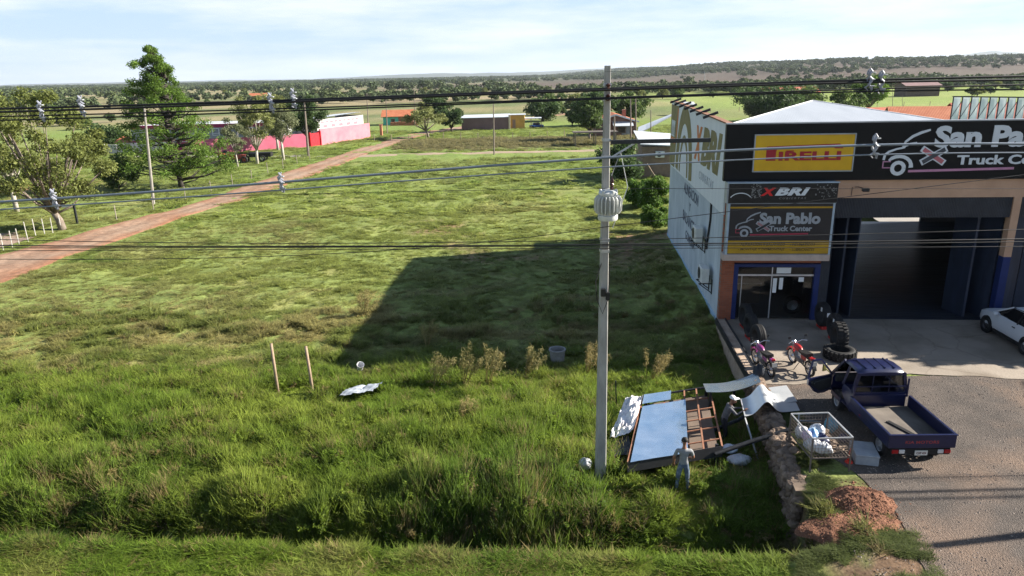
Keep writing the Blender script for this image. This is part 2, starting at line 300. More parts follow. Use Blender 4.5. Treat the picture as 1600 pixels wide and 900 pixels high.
n_ = t.nodes.new('ShaderNodeTexNoise'); n_.inputs['Scale'].default_value = 2.5; n_.inputs['Detail'].default_value = 8; mr_ = t.nodes.new('ShaderNodeMapRange'); mr_.inputs[1].default_value = .3; mr_.inputs[2].default_value = .7; mr_.inputs[3].default_value = .72; mr_.inputs[4].default_value = 1.25; tc_ = t.nodes.new('ShaderNodeTexCoord'); t.links.new(tc_.outputs['Object'], n_.inputs['Vector']); t.links.new(n_.outputs[0], mr_.inputs[0])
m1 = t.nodes.new('ShaderNodeMixRGB'); m1.blend_type = 'MULTIPLY'; m1.inputs[0].default_value = 1; m2 = t.nodes.new('ShaderNodeMixRGB'); m2.blend_type = 'MULTIPLY'; m2.inputs[0].default_value = 1
t.links.new(va.outputs[0], r_.inputs[0]); t.links.new(old, m1.inputs[1]); t.links.new(r_.outputs[0], m1.inputs[2]); t.links.new(m1.outputs[0], m2.inputs[1]); t.links.new(mr_.outputs[0], m2.inputs[2]); t.links.new(m2.outputs[0], b_.inputs['Base Color'])
strip('dirt_road', [(-62, 14), (-44, 28), (-34.8, 40), (-32.4, 52), (-30.2, 63), (-28.4, 73), (-26.6, 95), (-25.4, 110), (-23.2, 128), (-20.2, 150), (-6, 185), (40, 260)], [6, 5, 4.0, 2.6, 1.8, 2.1, 2.5, 2.2, 2.1, 2.3, 2, 2], M_road, .06, 20)
strip('cross_track', [(-25, 112), (-19.6, 112), (-2, 112.3), (14, 112.7), (24, 113)], [2.0, 1.7, 1.5, 1.5, 1.2], M_track, .05, 6, 2)
strip('gravel_path', [(-110, 116), (-69, 119), (-46, 116), (-28, 112)], [1.8, 1.6, 1.6, 1.6], mat('grey_gravel', (.25, .23, .21), .95, scale=1.2, col2=(.33, .3, .27), bump=.3), .05, 6, 5)
strip('yard_track', [(-80, 52), (-48, 52.5), (-37, 50)], [3.5, 4.5, 5], mat('stony_dirt', (.23, .17, .14), .95, scale=.9, col2=(.31, .22, .17), bump=.5), .04, 8, 6)
# concrete apron and gravel lot
def sheet(name, poly, z, m, cell=.5, jag=.25, seed=1):
    mb = MB(); pts = []
    for i in range(len(poly)):
        a = Vector(poly[i]); b = Vector(poly[(i + 1) % len(poly)]); n = max(1, int((b - a).length / cell))
        for k in range(n):
            p = a.lerp(b, k / n); j = jag * (float(fbm(np.array(p.x * 1.1), np.array(p.y * 1.1), seed)) - .5); pts.append((p.x + j, p.y + j))
    mb.add([(x, y, z) for x, y in pts], [tuple(range(len(pts)))]); return kind(mb.build(name, m), 'structure')
M_lot = mat('gravel_asphalt', (.080, .068, .060), .95, scale=.7, col2=(.138, .113, .096), bump=1.0, bscale=30, detail=12)
t = M_lot.node_tree; b_ = t.nodes['Principled BSDF']; old = b_.inputs['Base Color'].links[0].from_socket
n_ = t.nodes.new('ShaderNodeTexNoise'); n_.inputs['Scale'].default_value = .33; n_.inputs['Detail'].default_value = 5; r_ = t.nodes.new('ShaderNodeValToRGB'); r_.color_ramp.elements[0].position = .5; r_.color_ramp.elements[1].position = .68
r_.color_ramp.elements[1].color = (.8, .8, .8, 1); mx_ = t.nodes.new('ShaderNodeMixRGB'); mx_.inputs[2].default_value = (.21, .145, .105, 1); v_ = t.nodes.new('ShaderNodeTexVoronoi'); v_.inputs['Scale'].default_value = 22
mr_ = t.nodes.new('ShaderNodeMapRange'); mr_.inputs[2].default_value = .6; mr_.inputs[3].default_value = 1.25; mr_.inputs[4].default_value = .75; mm_ = t.nodes.new('ShaderNodeMixRGB'); mm_.blend_type = 'MULTIPLY'; mm_.inputs[0].default_value = 1
tc_ = t.nodes.new('ShaderNodeTexCoord')
for nn in (n_, v_): t.links.new(tc_.outputs['Object'], nn.inputs['Vector'])
t.links.new(n_.outputs[0], r_.inputs[0]); t.links.new(r_.outputs[0], mx_.inputs[0]); t.links.new(old, mx_.inputs[1]); t.links.new(v_.outputs['Distance'], mr_.inputs[0]); t.links.new(mx_.outputs[0], mm_.inputs[1]); t.links.new(mr_.outputs[0], mm_.inputs[2]); t.links.new(mm_.outputs[0], b_.inputs['Base Color'])
sheet('gravel_lot', [(8.75, 12), (8.95, 13.1), (9.25, 14.4), (9.5, 15.6), (9.3, 16.8), (8.9, 18.5), (8.75, 20.2), (8.6, 23), (44, 22.6), (44, 5), (8.8, 5)], .004, M_lot, .3, .55)
M_conc = mat('forecourt_concrete', (.22, .186, .15), .85, scale=.5, col2=(.29, .245, .20), bump=.25, bscale=14, detail=10)
t = M_conc.node_tree; b_ = t.nodes['Principled BSDF']; old = b_.inputs['Base Color'].links[0].from_socket
n_ = t.nodes.new('ShaderNodeTexNoise'); n_.inputs['Scale'].default_value = .55; n_.inputs['Detail'].default_value = 6; r_ = t.nodes.new('ShaderNodeValToRGB'); r_.color_ramp.elements[0].position = .36; r_.color_ramp.elements[0].color = (.76, .74, .71, 1); r_.color_ramp.elements[1].position = .52; r_.color_ramp.elements[1].color = (1, 1, 1, 1)
v_ = t.nodes.new('ShaderNodeTexVoronoi'); v_.feature = 'DISTANCE_TO_EDGE'; v_.inputs['Scale'].default_value = .38; r2_ = t.nodes.new('ShaderNodeValToRGB'); r2_.color_ramp.elements[0].position = .004; r2_.color_ramp.elements[0].color = (.84, .82, .80, 1); r2_.color_ramp.elements[1].position = .012; r2_.color_ramp.elements[1].color = (1, 1, 1, 1)
tc_ = t.nodes.new('ShaderNodeTexCoord'); m1 = t.nodes.new('ShaderNodeMixRGB'); m1.blend_type = 'MULTIPLY'; m1.inputs[0].default_value = 1; m2 = t.nodes.new('ShaderNodeMixRGB'); m2.blend_type = 'MULTIPLY'; m2.inputs[0].default_value = 1; n9 = t.nodes.new('ShaderNodeTexNoise'); n9.inputs['Scale'].default_value = 1.5; va9 = t.nodes.new('ShaderNodeVectorMath'); va9.operation = 'MULTIPLY_ADD'; va9.inputs[1].default_value = (.5, .5, 0)
t.links.new(tc_.outputs['Object'], n_.inputs['Vector']); t.links.new(tc_.outputs['Object'], n9.inputs['Vector']); t.links.new(n9.outputs['Color'], va9.inputs[0]); t.links.new(tc_.outputs['Object'], va9.inputs[2]); t.links.new(va9.outputs[0], v_.inputs['Vector'])
t.links.new(n_.outputs[0], r_.inputs[0]); t.links.new(v_.outputs['Distance'], r2_.inputs[0]); t.links.new(old, m1.inputs[1]); t.links.new(r_.outputs[0], m1.inputs[2]); t.links.new(m1.outputs[0], m2.inputs[1]); t.links.new(r2_.outputs[0], m2.inputs[2]); t.links.new(m2.outputs[0], b_.inputs['Base Color'])
sheet('rear_yard', [(26, 47.5), (40, 46.2), (42, 58), (28, 60)], .03, mat('yard_concrete', (.24, .22, .20), .9, scale=.6, col2=(.32, .30, .27)), .5, .3, 9)
sheet('concrete_apron', [(8.55, 22.6), (9.36, 29.5), (9.4, 30.2), (44, 27), (44, 22.2), (30, 22.5), (17.8, 22.55), (14.2, 23.2), (11.5, 22.75), (9.8, 22.5)], .02, M_conc, .3, .22, 3)
# dark hills on the horizon
mb = MB()
def ridge(y, x0, x1, h, seed, depth=900):
    n = 90
    def fn(u, v):
        x = x0 + (x1 - x0) * u; e = math.sin(PI * u) ** .5 if 0 < u < 1 else 0
        top = h * e * (.45 + .9 * float(fbm(np.array(x / 900.), np.array(seed * 3.1), seed, 5))) + 0
        return (x, y + depth * (v - .5) * 2, -8 + (top + 8) * (1 - abs(2 * v - 1)) ** .8)
    mb.grid(fn, n, 6)
ridge(9200, -2600, 900, 62, 3); ridge(9800, -600, 3400, 84, 5); ridge(8200, 2300, 7600, 150, 8); ridge(9600, -8600, -1500, 40, 11)
kind(mb.build('hills', mat('hill_woods', (.035, .05, .03), .95, scale=.01), smooth=True), 'structure')
# ------------------------------------------------------------------ tyre workshop (local frame: x along the front, y back, z up)
M_wallw = mat('painted_wall', (.36, .42, .46), .85, scale=1.1, col2=(.55, .60, .64), bump=.12, detail=9, stretch=(1, 1, .35))
M_panel = corrugate(mat('white_corrugated', (.64, .68, .72), .55, scale=1.4, col2=(.72, .75, .78), stretch=(1, 1, .3)), 'Y', 4.0, .5)
M_black = mat('black_vinyl', (.0035, .0035, .0045), .5, scale=2, var=.25, spec=.2)
M_beige = mat('salmon_plaster', (.47, .29, .19), .85, scale=1.5, col2=(.55, .345, .23), detail=8, bump=.1)
M_dkcorr = corrugate(mat('dark_corrugated', (.032, .036, .048), .5, scale=1.5, var=.25), 'X', 5.0, .9)
M_brick = bricks('orange_brick', (.33, .10, .05), (.25, .075, .04), (.20, .13, .1), 3.2)
M_blue = mat('blue_paint', (.010, .024, .115), .5, scale=2, var=.2)
M_navy = mat('navy_door_sheet', (.021, .030, .055), .4, scale=1.5, var=.3, stretch=(4, 1, .4))
M_roof = corrugate(mat('galvanised_roof', (.36, .38, .41), .45, metal=.25, scale=.9, col2=(.44, .46, .49), stretch=(1, .2, 1)), 'X', 3.0, .35)
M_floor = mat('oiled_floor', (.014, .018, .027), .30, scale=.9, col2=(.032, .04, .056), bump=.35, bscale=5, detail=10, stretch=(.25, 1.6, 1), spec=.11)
M_intw = mat('workshop_inside', (.16, .16, .17), .9, scale=1)
M_rust = mat('rusty_edge', (.16, .07, .04), .85, scale=4, col2=(.26, .14, .09))
M_white = mat('white_paint', (.72, .72, .72), .6, scale=3, var=.05)
M_frame = mat('dark_steel', (.03, .032, .036), .5, scale=6, metal=.4, var=.3)
M_lblue = mat('pale_blue_base', (.26, .42, .58), .8, scale=2, col2=(.38, .52, .64), detail=9)
M_floorw = mat('shop_floor_tile', (.22, .22, .22), .35, scale=4)
shop = thing('tyre_workshop', 'tyre workshop with black signboard front, salmon band and open truck bay', 'building', BC, -BA)
def pt(u, v, w): return BC + E1 * u + E2 * v + Vector((0, 0, w))
mb = MB()
mb.bx(0, .25, .36, 18, -1.3, 4.70)                                 # left side wall
mb.build('side_wall', M_wallw, shop)
MB().bx(-.03, 0, .36, 18, -1.3, .02).build('wall_base', M_lblue, shop)
mb = MB()                                                          # upper sheet cladding with rising top
Mx = Matrix(((0, 0, 1, 0), (1, 0, 0, 0), (0, 1, 0, 0), (0, 0, 0, 1)))   # local xy -> (y,z), extrude -> x
mb.prism([(.14, 4.68), (18.1, 4.68), (18.1, 8.72), (15.6, 8.74), (.14, 8.45)], -.07, .06, 0, Mx); mb.build('side_cladding', M_panel, shop)
mb = MB(); mb.ribbon([(.1, 8.46), (15.6, 8.76), (18.1, 8.74)], .06, -.16, .12, 0, Mx)
mb.build('cladding_edge', M_rust, shop)
for i, v in enumerate(np.arange(4.2, 18, 2.0)):
    MB().bar((-.42, v, 8.38 + .02 * v), (.25, v, 8.62 + .02 * v), .07, .12).build('rafter_tail', M_frame, shop)
mb = MB(); mb.bx(0, .52, -.02, .36, -.6, 2.84); mb.bx(0, 4.45, .05, .30, 2.60, 6.15); mb.build('brick_front', M_brick, shop)
mb = MB(); mb.bx(4.32, 24, -.04, .22, 5.40, 6.15); mb.build('lintel_band', M_beige, shop)
mb = MB(); mb.bx(4.45, 11.38, .0, .16, 4.56, 5.40); mb.bx(11.72, 18, .0, .16, 4.56, 5.40); mb.build('roller_shutter', M_dkcorr, shop)
p = MB().bx(11.40, 11.70, -.05, .3, 2.9, 5.40).build('bay_pillar', M_beige, shop); MB().bx(11.40, 11.70, -.05, .3, .03, 2.9).build('pillar_base', M_blue, p)
# fascia board
mb = MB(); mb.bx(-.2, 24, -.16, .10, 6.15, 8.44); fas = mb.build('fascia_board', M_black, shop); MB().bx(-.2, 24, -.18, .14, 8.44, 8.49).build('fascia_cap', mat('cap_flashing', (.3, .31, .33), .4, metal=.4), fas)
# interior of the bay
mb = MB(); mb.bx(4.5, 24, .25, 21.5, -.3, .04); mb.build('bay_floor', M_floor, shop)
mb = MB(); mb.bx(4.38, 4.52, .31, 21.5, .04, 6.9); mb.bx(23.8, 24, .3, 21.5, -.5, 6.9); mb.bx(4.5, 12.4, 21.3, 21.5, -.3, 6.9); mb.bx(18.0, 24, 21.3, 21.5, -.3, 6.9); mb.bx(12.4, 18.0, 21.3, 21.5, 2.5, 6.9); mb.bx(.25, 4.38, 17.8, 18, -1, 6.9); mb.build('rear_walls', M_intw, shop)
mb = MB(); mb.bx(4.40, 24.1, .2, 21.6, 6.92, 7.04); mb.bx(.06, 4.40, .32, 18.05, 6.92, 7.04); mb.build('roof', M_roof, shop)
mb = MB(); a, b, c = (-.15, .14, 8.40), (8.7, .14, 8.40), (5.64, 8.0, 9.01)
mb.add([a, b, c, (-.15, .14, 7.05), (8.7, .14, 7.05), (5.64, 8.0, 7.05)], [(0, 1, 2), (0, 2, 5, 3), (1, 4, 5, 2), (0, 3, 4, 1)]); rf = mb.build('front_roof_slope', M_roof, shop)
MB().bar(a, c, .05).bar(b, c, .05).build('ridge_trim', M_white, rf)
mb = MB()                                                          # folded bay doors
def fold(u0, v0, v1, n, dirn):
    for i in range(n):
        f = i / n; mb.bar((u0 + (.16 if i % 2 else 0) * dirn, v0 + (v1 - v0) * f, 2.3), (u0 + (0 if i % 2 else .16) * dirn, v0 + (v1 - v0) * (i + 1) / n, 2.3), .06, 4.5)
def panel(p0, p1, z0, z1, th=.05):
    a, b = Vector(p0), Vector(p1); d = (b - a); ang = math.atan2(d.y, d.x); mb.box(((a.x + b.x) / 2, (a.y + b.y) / 2, (z0 + z1) / 2), (d.length, th, z1 - z0), 0, ang)
panel((4.62, .35), (5.0, 1.5), .05, 4.55); panel((5.0, 1.5), (5.15, .35), .05, 4.55); panel((5.2, .4), (5.55, 1.6), .05, 4.55); panel((5.6, 1.6), (5.75, .5), .05, 4.55); mb.build('folding_door', M_navy, shop)
mb = MB(); panel((11.35, .35), (11.0, 1.7), .05, 4.55); panel((10.95, 1.7), (10.55, .55), .05, 4.55); panel((10.5, .55), (10.25, 1.8), .05, 4.55); mb.build('folding_door', M_navy, shop)
mb = MB(); x = 11.75
while x < 17.8: panel((x, .2), (x + .55, .34), .05, 4.55); panel((x + .6, .34), (x + 1.1, .2), .05, 4.55); x += 1.15
mb.build('folding_door', M_navy, shop)
# small shop room behind glass
mb = MB(); mb.bx(.52, 4.38, .36, 5.2, -.2, .05); mb.build('shop_floor', M_floorw, shop)
mb = MB(); mb.bx(.25, 4.38, 5.2, 5.35, .05, 2.8); mb.bx(.25, .50, .37, 5.2, -.6, 2.8); mb.build('shop_walls', mat('shop_inner_wall', (.30, .29, .26), .8), shop)
MB().bx(.25, 4.38, .31, 5.2, 2.82, 2.9).build('shop_ceiling', M_white, shop)
mb = MB(); mb.bx(.53, .72, -.0, .2, .05, 2.56); mb.bx(3.92, 4.14, -.0, .2, .05, 2.56); mb.bx(.72, 3.92, 0, .2, 2.42, 2.56); mb.build('shopfront_frame', M_blue, shop)
sf = MB().bx(.72, 3.92, .14, .155, .08, 2.42).build('shop_glass', glass('shop_glass', alpha=.62), shop)
mb = MB(); mb.bx(.72, 3.92, .10, .20, 2.0, 2.07); mb.bx(2.16, 2.20, .10, .20, .06, 2.42); mb.bx(.9, .93, .10, .2, .06, 2.0); mb.build('door_bar', mat('aluminium', (.6, .6, .62), .35, metal=.6), shop)
for q_ in ((2.24, 2.40, .09, .095, 1.25, 1.9), (2.5, 2.66, .09, .095, 1.4, 1.92), (2.35, 2.95, .09, .095, 2.12, 2.38), (3.3, 3.52, .09, .095, 1.75, 1.95)): MB().bx(*q_).build('window_poster', M_white, shop)
mb = MB(); mb.bx(4.14, 4.50, 0, .3, .04, 4.56); mb.build('door_post', M_dkcorr, shop)
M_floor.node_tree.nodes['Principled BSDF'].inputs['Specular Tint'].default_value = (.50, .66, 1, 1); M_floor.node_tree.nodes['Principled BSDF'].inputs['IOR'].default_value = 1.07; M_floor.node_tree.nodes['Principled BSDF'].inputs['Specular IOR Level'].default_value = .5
def own(o, label, cat, group=None):      # top-level thing in the workshop's frame
    o.location = BC + Matrix.Rotation(-BA, 3, 'Z') @ Vector(o.location); o.rotation_euler = (0, 0, -BA); return tag(o, label, cat, group)
# things inside the shop
o = thing('counter', 'wooden shop counter behind the glass front', 'counter', (1.4, 2.6, .05)); own(o, o['label'], 'counter')
MB().bx(-.6, .9, -.3, .3, 0, .95).build('counter_body', mat('counter_wood', (.20, .14, .09), .6), o); MB().bx(-.65, .95, -.36, .36, .95, 1.0).build('counter_top', M_white, o)
def wheel_rim(o, R=.42):
    M = Matrix.Rotation(PI / 2, 4, 'X')
    MB().lathe([(R * .62, -.10), (R * .9, -.12), (R, -.06), (R, .06), (R * .9, .12), (R * .62, .10)], 24, 0, M, closed=True).build('tyre', mat('tyre_rubber', (.014, .014, .015), .75, scale=20, var=.2), o, smooth=40)
    r = MB().lathe([(R * .64, -.1), (R * .56, -.11), (R * .52, .05), (R * .15, .0), (.001, -.02)], 24, 0, M)
    r.build('rim', mat('alloy_rim', (.62, .63, .65), .3, metal=.7), o, smooth=40)
o = thing('display_wheel', 'silver display wheel standing inside the shop window', 'wheel', (3.35, .75, .48)); own(o, o['label'], 'wheel'); wheel_rim(o)
# ---- signs
M_yel = mat('yellow_sign', (.62, .36, .012), .5, scale=1.5, var=.06)
M_red = mat('red_lettering', (.33, .018, .028), .5, scale=4, var=.08)
M_let = mat('white_lettering', (.62, .65, .68), .5, scale=4, var=.06)
M_pinkl = mat('pink_line', (.48, .22, .34), .5); M_grey = mat('grey_frame', (.34, .37, .41), .5, metal=.3)
MF = Matrix(((1, 0, 0, 0), (0, 0, 1, 0), (0, 1, 0, 0), (0, 0, 0, 1)))     # local xy -> (x,z), extrude -> y (negative = towards the street)
def FR(off): return Matrix.Translation((0, off, 0)) @ MF
def at_front(v): return (0, v, 0)
sg = thing('billboard', 'yellow board with one red word on the black signboard', 'sign', (2.9, -.17, 7.28)); own(sg, sg['label'], 'sign')
MB().bx(-1.94, 1.94, -.07, .0, -.72, .72, bev=.01).build('panel', M_yel, sg)
mb = MB(); mb.bx(-1.98, -1.94, -.09, 0, -.76, .76).bx(1.94, 1.98, -.09, 0, -.76, .76).bx(-1.94, 1.94, -.09, 0, .72, .76).bx(-1.94, 1.94, -.09, 0, -.76, -.72); mb.build('border', M_grey, sg)
mb = MB(); T = FR(-.07); q = -2.9
mb.prism([(1.42 + q, .27), (4.25 + q, .36), (4.38 + q, .30), (4.42 + q, .17), (4.1 + q, .17), (4.02 + q, .25), (1.85 + q, .20), (1.80 + q, .06), (1.80 + q, -.30), (1.42 + q, -.30)], -.02, -.004, 0, T)
text(mb, 'IRELLI', 1.92 + q, 4.36 + q, -.30, .06, -.021, -.004, 0, T, bold=.035)
mb.prism([(2.2 + q, .105), (2.5 + q, .105), (2.5 + q, .062), (2.2 + q, .062)], -.019, -.004, 0, T); mb.build('lettering', M_red, sg)
def truck_logo(mb, T, x0, z0, s, h0, h1, wi=0, pi=1, ri=2):
    S = lambda pts: [(x0 + a * s, z0 + b * s) for a, b in pts]
    mb.ribbon(S([(0.02, .42), (.05, .62), (.18, .74), (.45, .84), (.74, .90), (.80, 1.0)]), [.09 * s, .09 * s, .08 * s, .07 * s, .07 * s, .06 * s], h0, h1, wi, T)
    mb.ribbon(S([(.68, .92), (.76, 1.12), (1.0, 1.32), (1.3, 1.46), (1.62, 1.56)]), [.05 * s, .08 * s, .1 * s, .1 * s, .07 * s], h0 - .001, h1, wi, T)
    mb.ribbon(S([(.80, .95), (.95, 1.04), (1.18, 1.08)]), [.04 * s, .07 * s, .05 * s], h0 - .002, h1, wi, T)
    arc = [(.60 + .48 * math.cos(a), .16 + .40 * math.sin(a)) for a in np.linspace(2.5, -.1, 9)]
    mb.ribbon(S(arc), [.06 * s] + [.13 * s] * 7 + [.16 * s], h0 - .003, h1, wi, T)
    ring = [(.60 + .22 * math.cos(a), .10 + .22 * math.sin(a)) for a in np.linspace(0, 2 * PI, 17)]; mb.ribbon(S(ring), .14 * s, h0 - .004, h1, wi, T)
    for a_, b_ in (((.0, .36), (.30, .36)), ((.0, .12), (.30, .12)), ((.02, .36), (.02, .12))): mb.ribbon(S([a_, b_]), .04 * s, h0 - .001, h1, pi, T)
    mb.ribbon(S([(1.0, -.02), (4.9, .06)]), .09 * s, h0, h1, pi, T)
    for (a_, b_), mi, k in ((((1.40, .86), (2.30, .28)), ri, .005), (((1.42, .30), (2.32, .84)), wi, .006)):
        mb.ribbon(S([a_, b_]), .24 * s, h0 - k, h1, wi, T); mb.ribbon(S([(a_[0] + .06, a_[1] + (.02 if b_[1] > a_[1] else -.04)), (b_[0] - .06, b_[1] - (.02 if b_[1] > a_[1] else -.04))]), .16 * s, h0 - k - .003, h1, ri if mi == ri else 3, T)
sg = thing('shop_sign', 'white truck drawing with big white words across the black signboard', 'sign', (0, -.165, 0)); own(sg, sg['label'], 'sign')
mb = MB(); T = FR(0); truck_logo(mb, T, 6.04, 6.52, 1.03, -.03, -.004)
mb.build('truck_emblem', [M_let, M_pinkl, mat('pink_tread', (.45, .13, .15), .5), mat('dark_tread', (.06, .065, .075), .6)], sg)
mb = MB(); text(mb, 'San Pablo', 7.92, 12.9, 7.42, 8.28, -.03, -.004, 0, T, bold=.045, spacing=1.0); text(mb, 'Truck Center', 8.88, 12.9, 6.74, 7.12, -.03, -.004, 0, T, bold=.03); mb.build('lettering', M_let, sg)
# projecting sign box over the shop door
bxs = thing('sign_box', 'dark shop sign box with yellow strip hanging above the glass door', 'sign', (0, 0, 0)); own(bxs, bxs['label'], 'sign')
M_dkp = mat('sign_print', (.024, .021, .023), .5, scale=2.0, var=.2)
mb = MB(); mb.bx(-.10, 4.30, -.55, -.02, 5.28, 6.13); mb.bx(.02, 4.20, -.52, -.02, 3.12, 5.28); mb.build('box_body', M_grey, bxs)
MB().bx(-.03, 4.28, -.60, -.55, 5.30, 6.11).build('top_panel', mat('tyre_print', (.006, .005, .005), .5, scale=9, col2=(.016, .015, .015)), bxs)
MB().bx(.07, 4.16, -.57, -.52, 3.15, 5.26).build('main_panel', M_dkp, bxs)
mb = MB(); mb.bx(.07, 4.16, -.585, -.571, 3.17, 3.72); mb.bx(.07, 4.16, -.583, -.571, 5.08, 5.15); mb.build('yellow_strip', mat('yellow_print', (.40, .235, .012), .55), bxs)
MB().bx(-.10, 4.26, -.58, -.02, 2.84, 3.12, bev=.02).build('slab', mat('pinkish_slab', (.45, .36, .31), .8), bxs)
mb = MB(); mb.bx(-.02, .065, -.57, -.5, 3.12, 5.28); mb.bx(4.165, 4.25, -.57, -.5, 3.12, 5.28); mb.bx(-.10, 4.32, -.62, -.5, 6.11, 6.16); mb.build('box_frame', mat('pale_frame', (.34, .42, .50), .5), bxs)
mb = MB(); T = FR(-.60)
text(mb, 'X', 1.22, 1.84, 5.60, 5.93, -.02, -.003, 0, T, bold=.05, shear=.25); text(mb, 'BRI', 1.80, 3.18, 5.61, 5.93, -.018, -.003, 1, T, bold=.05, shear=.3, spacing=1.05); text(mb, 'CUBIERTAS', 1.98, 3.05, 5.46, 5.54, -.012, -.003, 2, T, shear=.2, spacing=1.5)
arc = [(.45 + .45 * math.cos(a), 5.40 + .32 * math.sin(a)) for a in np.linspace(2.7, .5, 12)]; mb.ribbon(arc, .035, -.012, -.003, 1, T)
rr = random.Random(4)
for k in range(90):                                                # printed tyre-tread chips either side of the word
    sx = rr.choice((0, 1)); x = rr.uniform(.85, 1.28) if sx == 0 else rr.uniform(3.4, 4.2); z = rr.uniform(5.45, 6.05); a = rr.uniform(.02, .05)
    mb.prism([(x, z), (x + a, z + a * .6), (x + a * .7, z + a * 1.5), (x - a * .4, z + a)], -.008, -.003, 2, T)
mb.build('lettering', [mat('bright_red', (.62, .02, .02), .5), M_let, mat('grey_print', (.20, .20, .20), .6)], bxs)
mb = MB(); T = FR(-.57); truck_logo(mb, T, .34, 3.98, .60, -.02, -.003)
text(mb, 'San Pablo', 1.28, 3.72, 4.42, 4.90, -.02, -.003, 0, T, bold=.045); text(mb, 'Truck Center', 1.70, 3.42, 4.12, 4.35, -.02, -.003, 0, T, bold=.03)
mb.build('truck_lettering', [mat('dim_print', (.30, .32, .35), .6), mat('red_print', (.36, .04, .07), .6), mat('pink_print', (.30, .16, .17), .6), M_frame], bxs)
mb = MB(); T = FR(-.585)
for k, (s1, s2) in enumerate((('- ALINEACION Y BALANCEO', '- NEUMATICOS'), ('- MONTAJE Y DESMONTAJE', '- LUBRICANTES'))):
    z = 3.50 - .22 * k; text(mb, s1, .50, 2.40, z, z + .12, -.006, -.002, 0, T, bold=.01, shear=.15); text(mb, s2, 2.60, 3.60, z, z + .12, -.006, -.002, 0, T, bold=.01, shear=.15)
mb.build('strip_lettering', mat('dark_ink', (.07, .05, .02), .7), bxs)
# painted signs on the side wall (local: y back, z up; seen from -x, so text runs from far to near)
MS = Matrix(((0, 0, 1, 0), (-1, 0, 0, 0), (0, 1, 0, 0), (0, 0, 0, 1)))    # local x -> -y
ws = thing('wall_sign', 'faded tyre picture and orange and olive lettering on white cladding of the side wall', 'sign', (-.075, 0, 0)); own(ws, ws['label'], 'sign')
M_olive = mat('faded_olive', (.17, .15, .055), .7, scale=1.2, col2=(.24, .205, .09)); M_or = mat('faded_orange', (.55, .19, .06), .7, scale=2)
mb = MB(); text(mb, 'X', -8.25, -6.1, 6.15, 7.9, -.012, -.002, 1, MS, bold=.05, shear=.25); text(mb, 'BRI', -6.2, -1.15, 6.1, 7.95, -.010, -.002, 0, MS, bold=.06, shear=.25); text(mb, 'CUBIERTAS', -6.4, -2.6, 5.35, 5.75, -.008, -.002, 2, MS, shear=.15, spacing=1.6)
mb.build('lettering', [M_olive, M_or, mat('faint_grey', (.34, .38, .42), .7)], ws)
mb = MB()
arc = lambda r, a0, a1, cx=-11.9, cz=4.75, k=1.02: [(cx + r * math.cos(a), cz + r * k * math.sin(a)) for a in np.linspace(a0, a1, 17)]
mb.ribbon(arc(2.65, 0.02, PI - .02, k=1.3), 1.0, -.012, -.002, 0, MS); mb.ribbon(arc(1.5, .03, PI - .03, k=1.4), .40, -.010, -.002, 0, MS)
mb.prism([(-18, 4.75), (-18, 8.55), (-14.6, 8.55), (-15.2, 6.6), (-15.6, 4.75)], -.008, -.002, 0, MS); mb.prism([(-17.6, 6.6), (-17.6, 7.6), (-15.9, 7.6), (-16.1, 6.6)], -.014, -.008, 2, MS); mb.prism([(-17.7, 6.2), (-17.7, 6.55), (-15.6, 6.55), (-15.7, 6.2)], -.013, -.008, 1, MS); mb.prism([(-15.4, 6.4), (-14.95, 8.4), (-14.6, 8.4), (-15.1, 6.4)], -.015, -.008, 1, MS)
for k in range(7): mb.prism([(-17.5 + k * .24, 6.7), (-17.5 + k * .24, 7.4 - .1 * (k % 3)), (-17.42 + k * .24, 7.4 - .1 * (k % 3)), (-17.42 + k * .24, 6.7)], -.017, -.014, 0, MS)
mb.build('tyre_picture', [M_olive, M_or, mat('faded_white', (.55, .6, .64), .7)], ws)
pl = thing('painted_sign', 'dark painted words ALINEACION Y BALANCEO low on the white side wall', 'sign', (-.004, 0, 0)); own(pl, pl['label'], 'sign')
mb = MB(); M_ink = mat('faded_ink', (.055, .065, .10), .8, scale=3, col2=(.14, .16, .2))
text(mb, 'ALINEACION', -11.6, -6.6, 3.85, 4.45, -.008, -.001, 0, MS, bold=.02); text(mb, 'Y', -9.4, -8.9, 3.15, 3.6, -.008, -.001, 0, MS, bold=.02); text(mb, 'BALANCEO', -11.5, -6.7, 2.25, 2.85, -.008, -.001, 0, MS, bold=.02); text(mb, 'GOMERIA', -10.2, -7.0, 1.4, 1.9, -.008, -.001, 0, MS, bold=.01)
mb.build('lettering', M_ink, pl)
def ac_unit(u, v, w, label, rz=PI / 2 * 3):
    o = thing('air_conditioner', label, 'air conditioner', (u, v, w)); own(o, label, 'air conditioner', 'air conditioners on the workshop wall')
    M_ac = mat('ac_casing', (.62, .62, .58), .5, scale=5, var=.08)
    MB().box((-.36, 0, 0), (.36, .95, .70), 0, bev=.03).build('casing', M_ac, o)
    MB().lathe([(.27, 0), (.27, .02), (.02, .02)], 20, 0, Matrix.Translation((-.545, .12, 0)) @ Matrix.Rotation(-PI / 2, 4, 'Y')).build('fan_grille', M_frame, o)
    for s in (-.35, .35):
        b = MB(); b.bar((0, s, -.40), (-.62, s, -.40), .05); b.bar((0, s, -.85), (-.58, s, -.42), .04); b.bar((-.02, s, -.9), (-.02, s, -.2), .05); b.build('bracket', M_frame, o)
ac_unit(-.0, 2.1, 1.55, 'white air conditioner on a bracket low on the side wall near the front'); ac_unit(-.0, 4.3, 2.95, 'white air conditioner higher and farther along the side wall')
mb = MB(); mb.tube([(-.05, 2.9, 4.7), (-.05, 2.9, 3.9), (-.06, 3.3, 2.8), (-.06, 3.4, 2.4)], .05, 6); pi_ = mb.build('drain_pipe', M_frame); own(pi_, 'dark pipe running down the white side wall above the air conditioners', 'pipe')
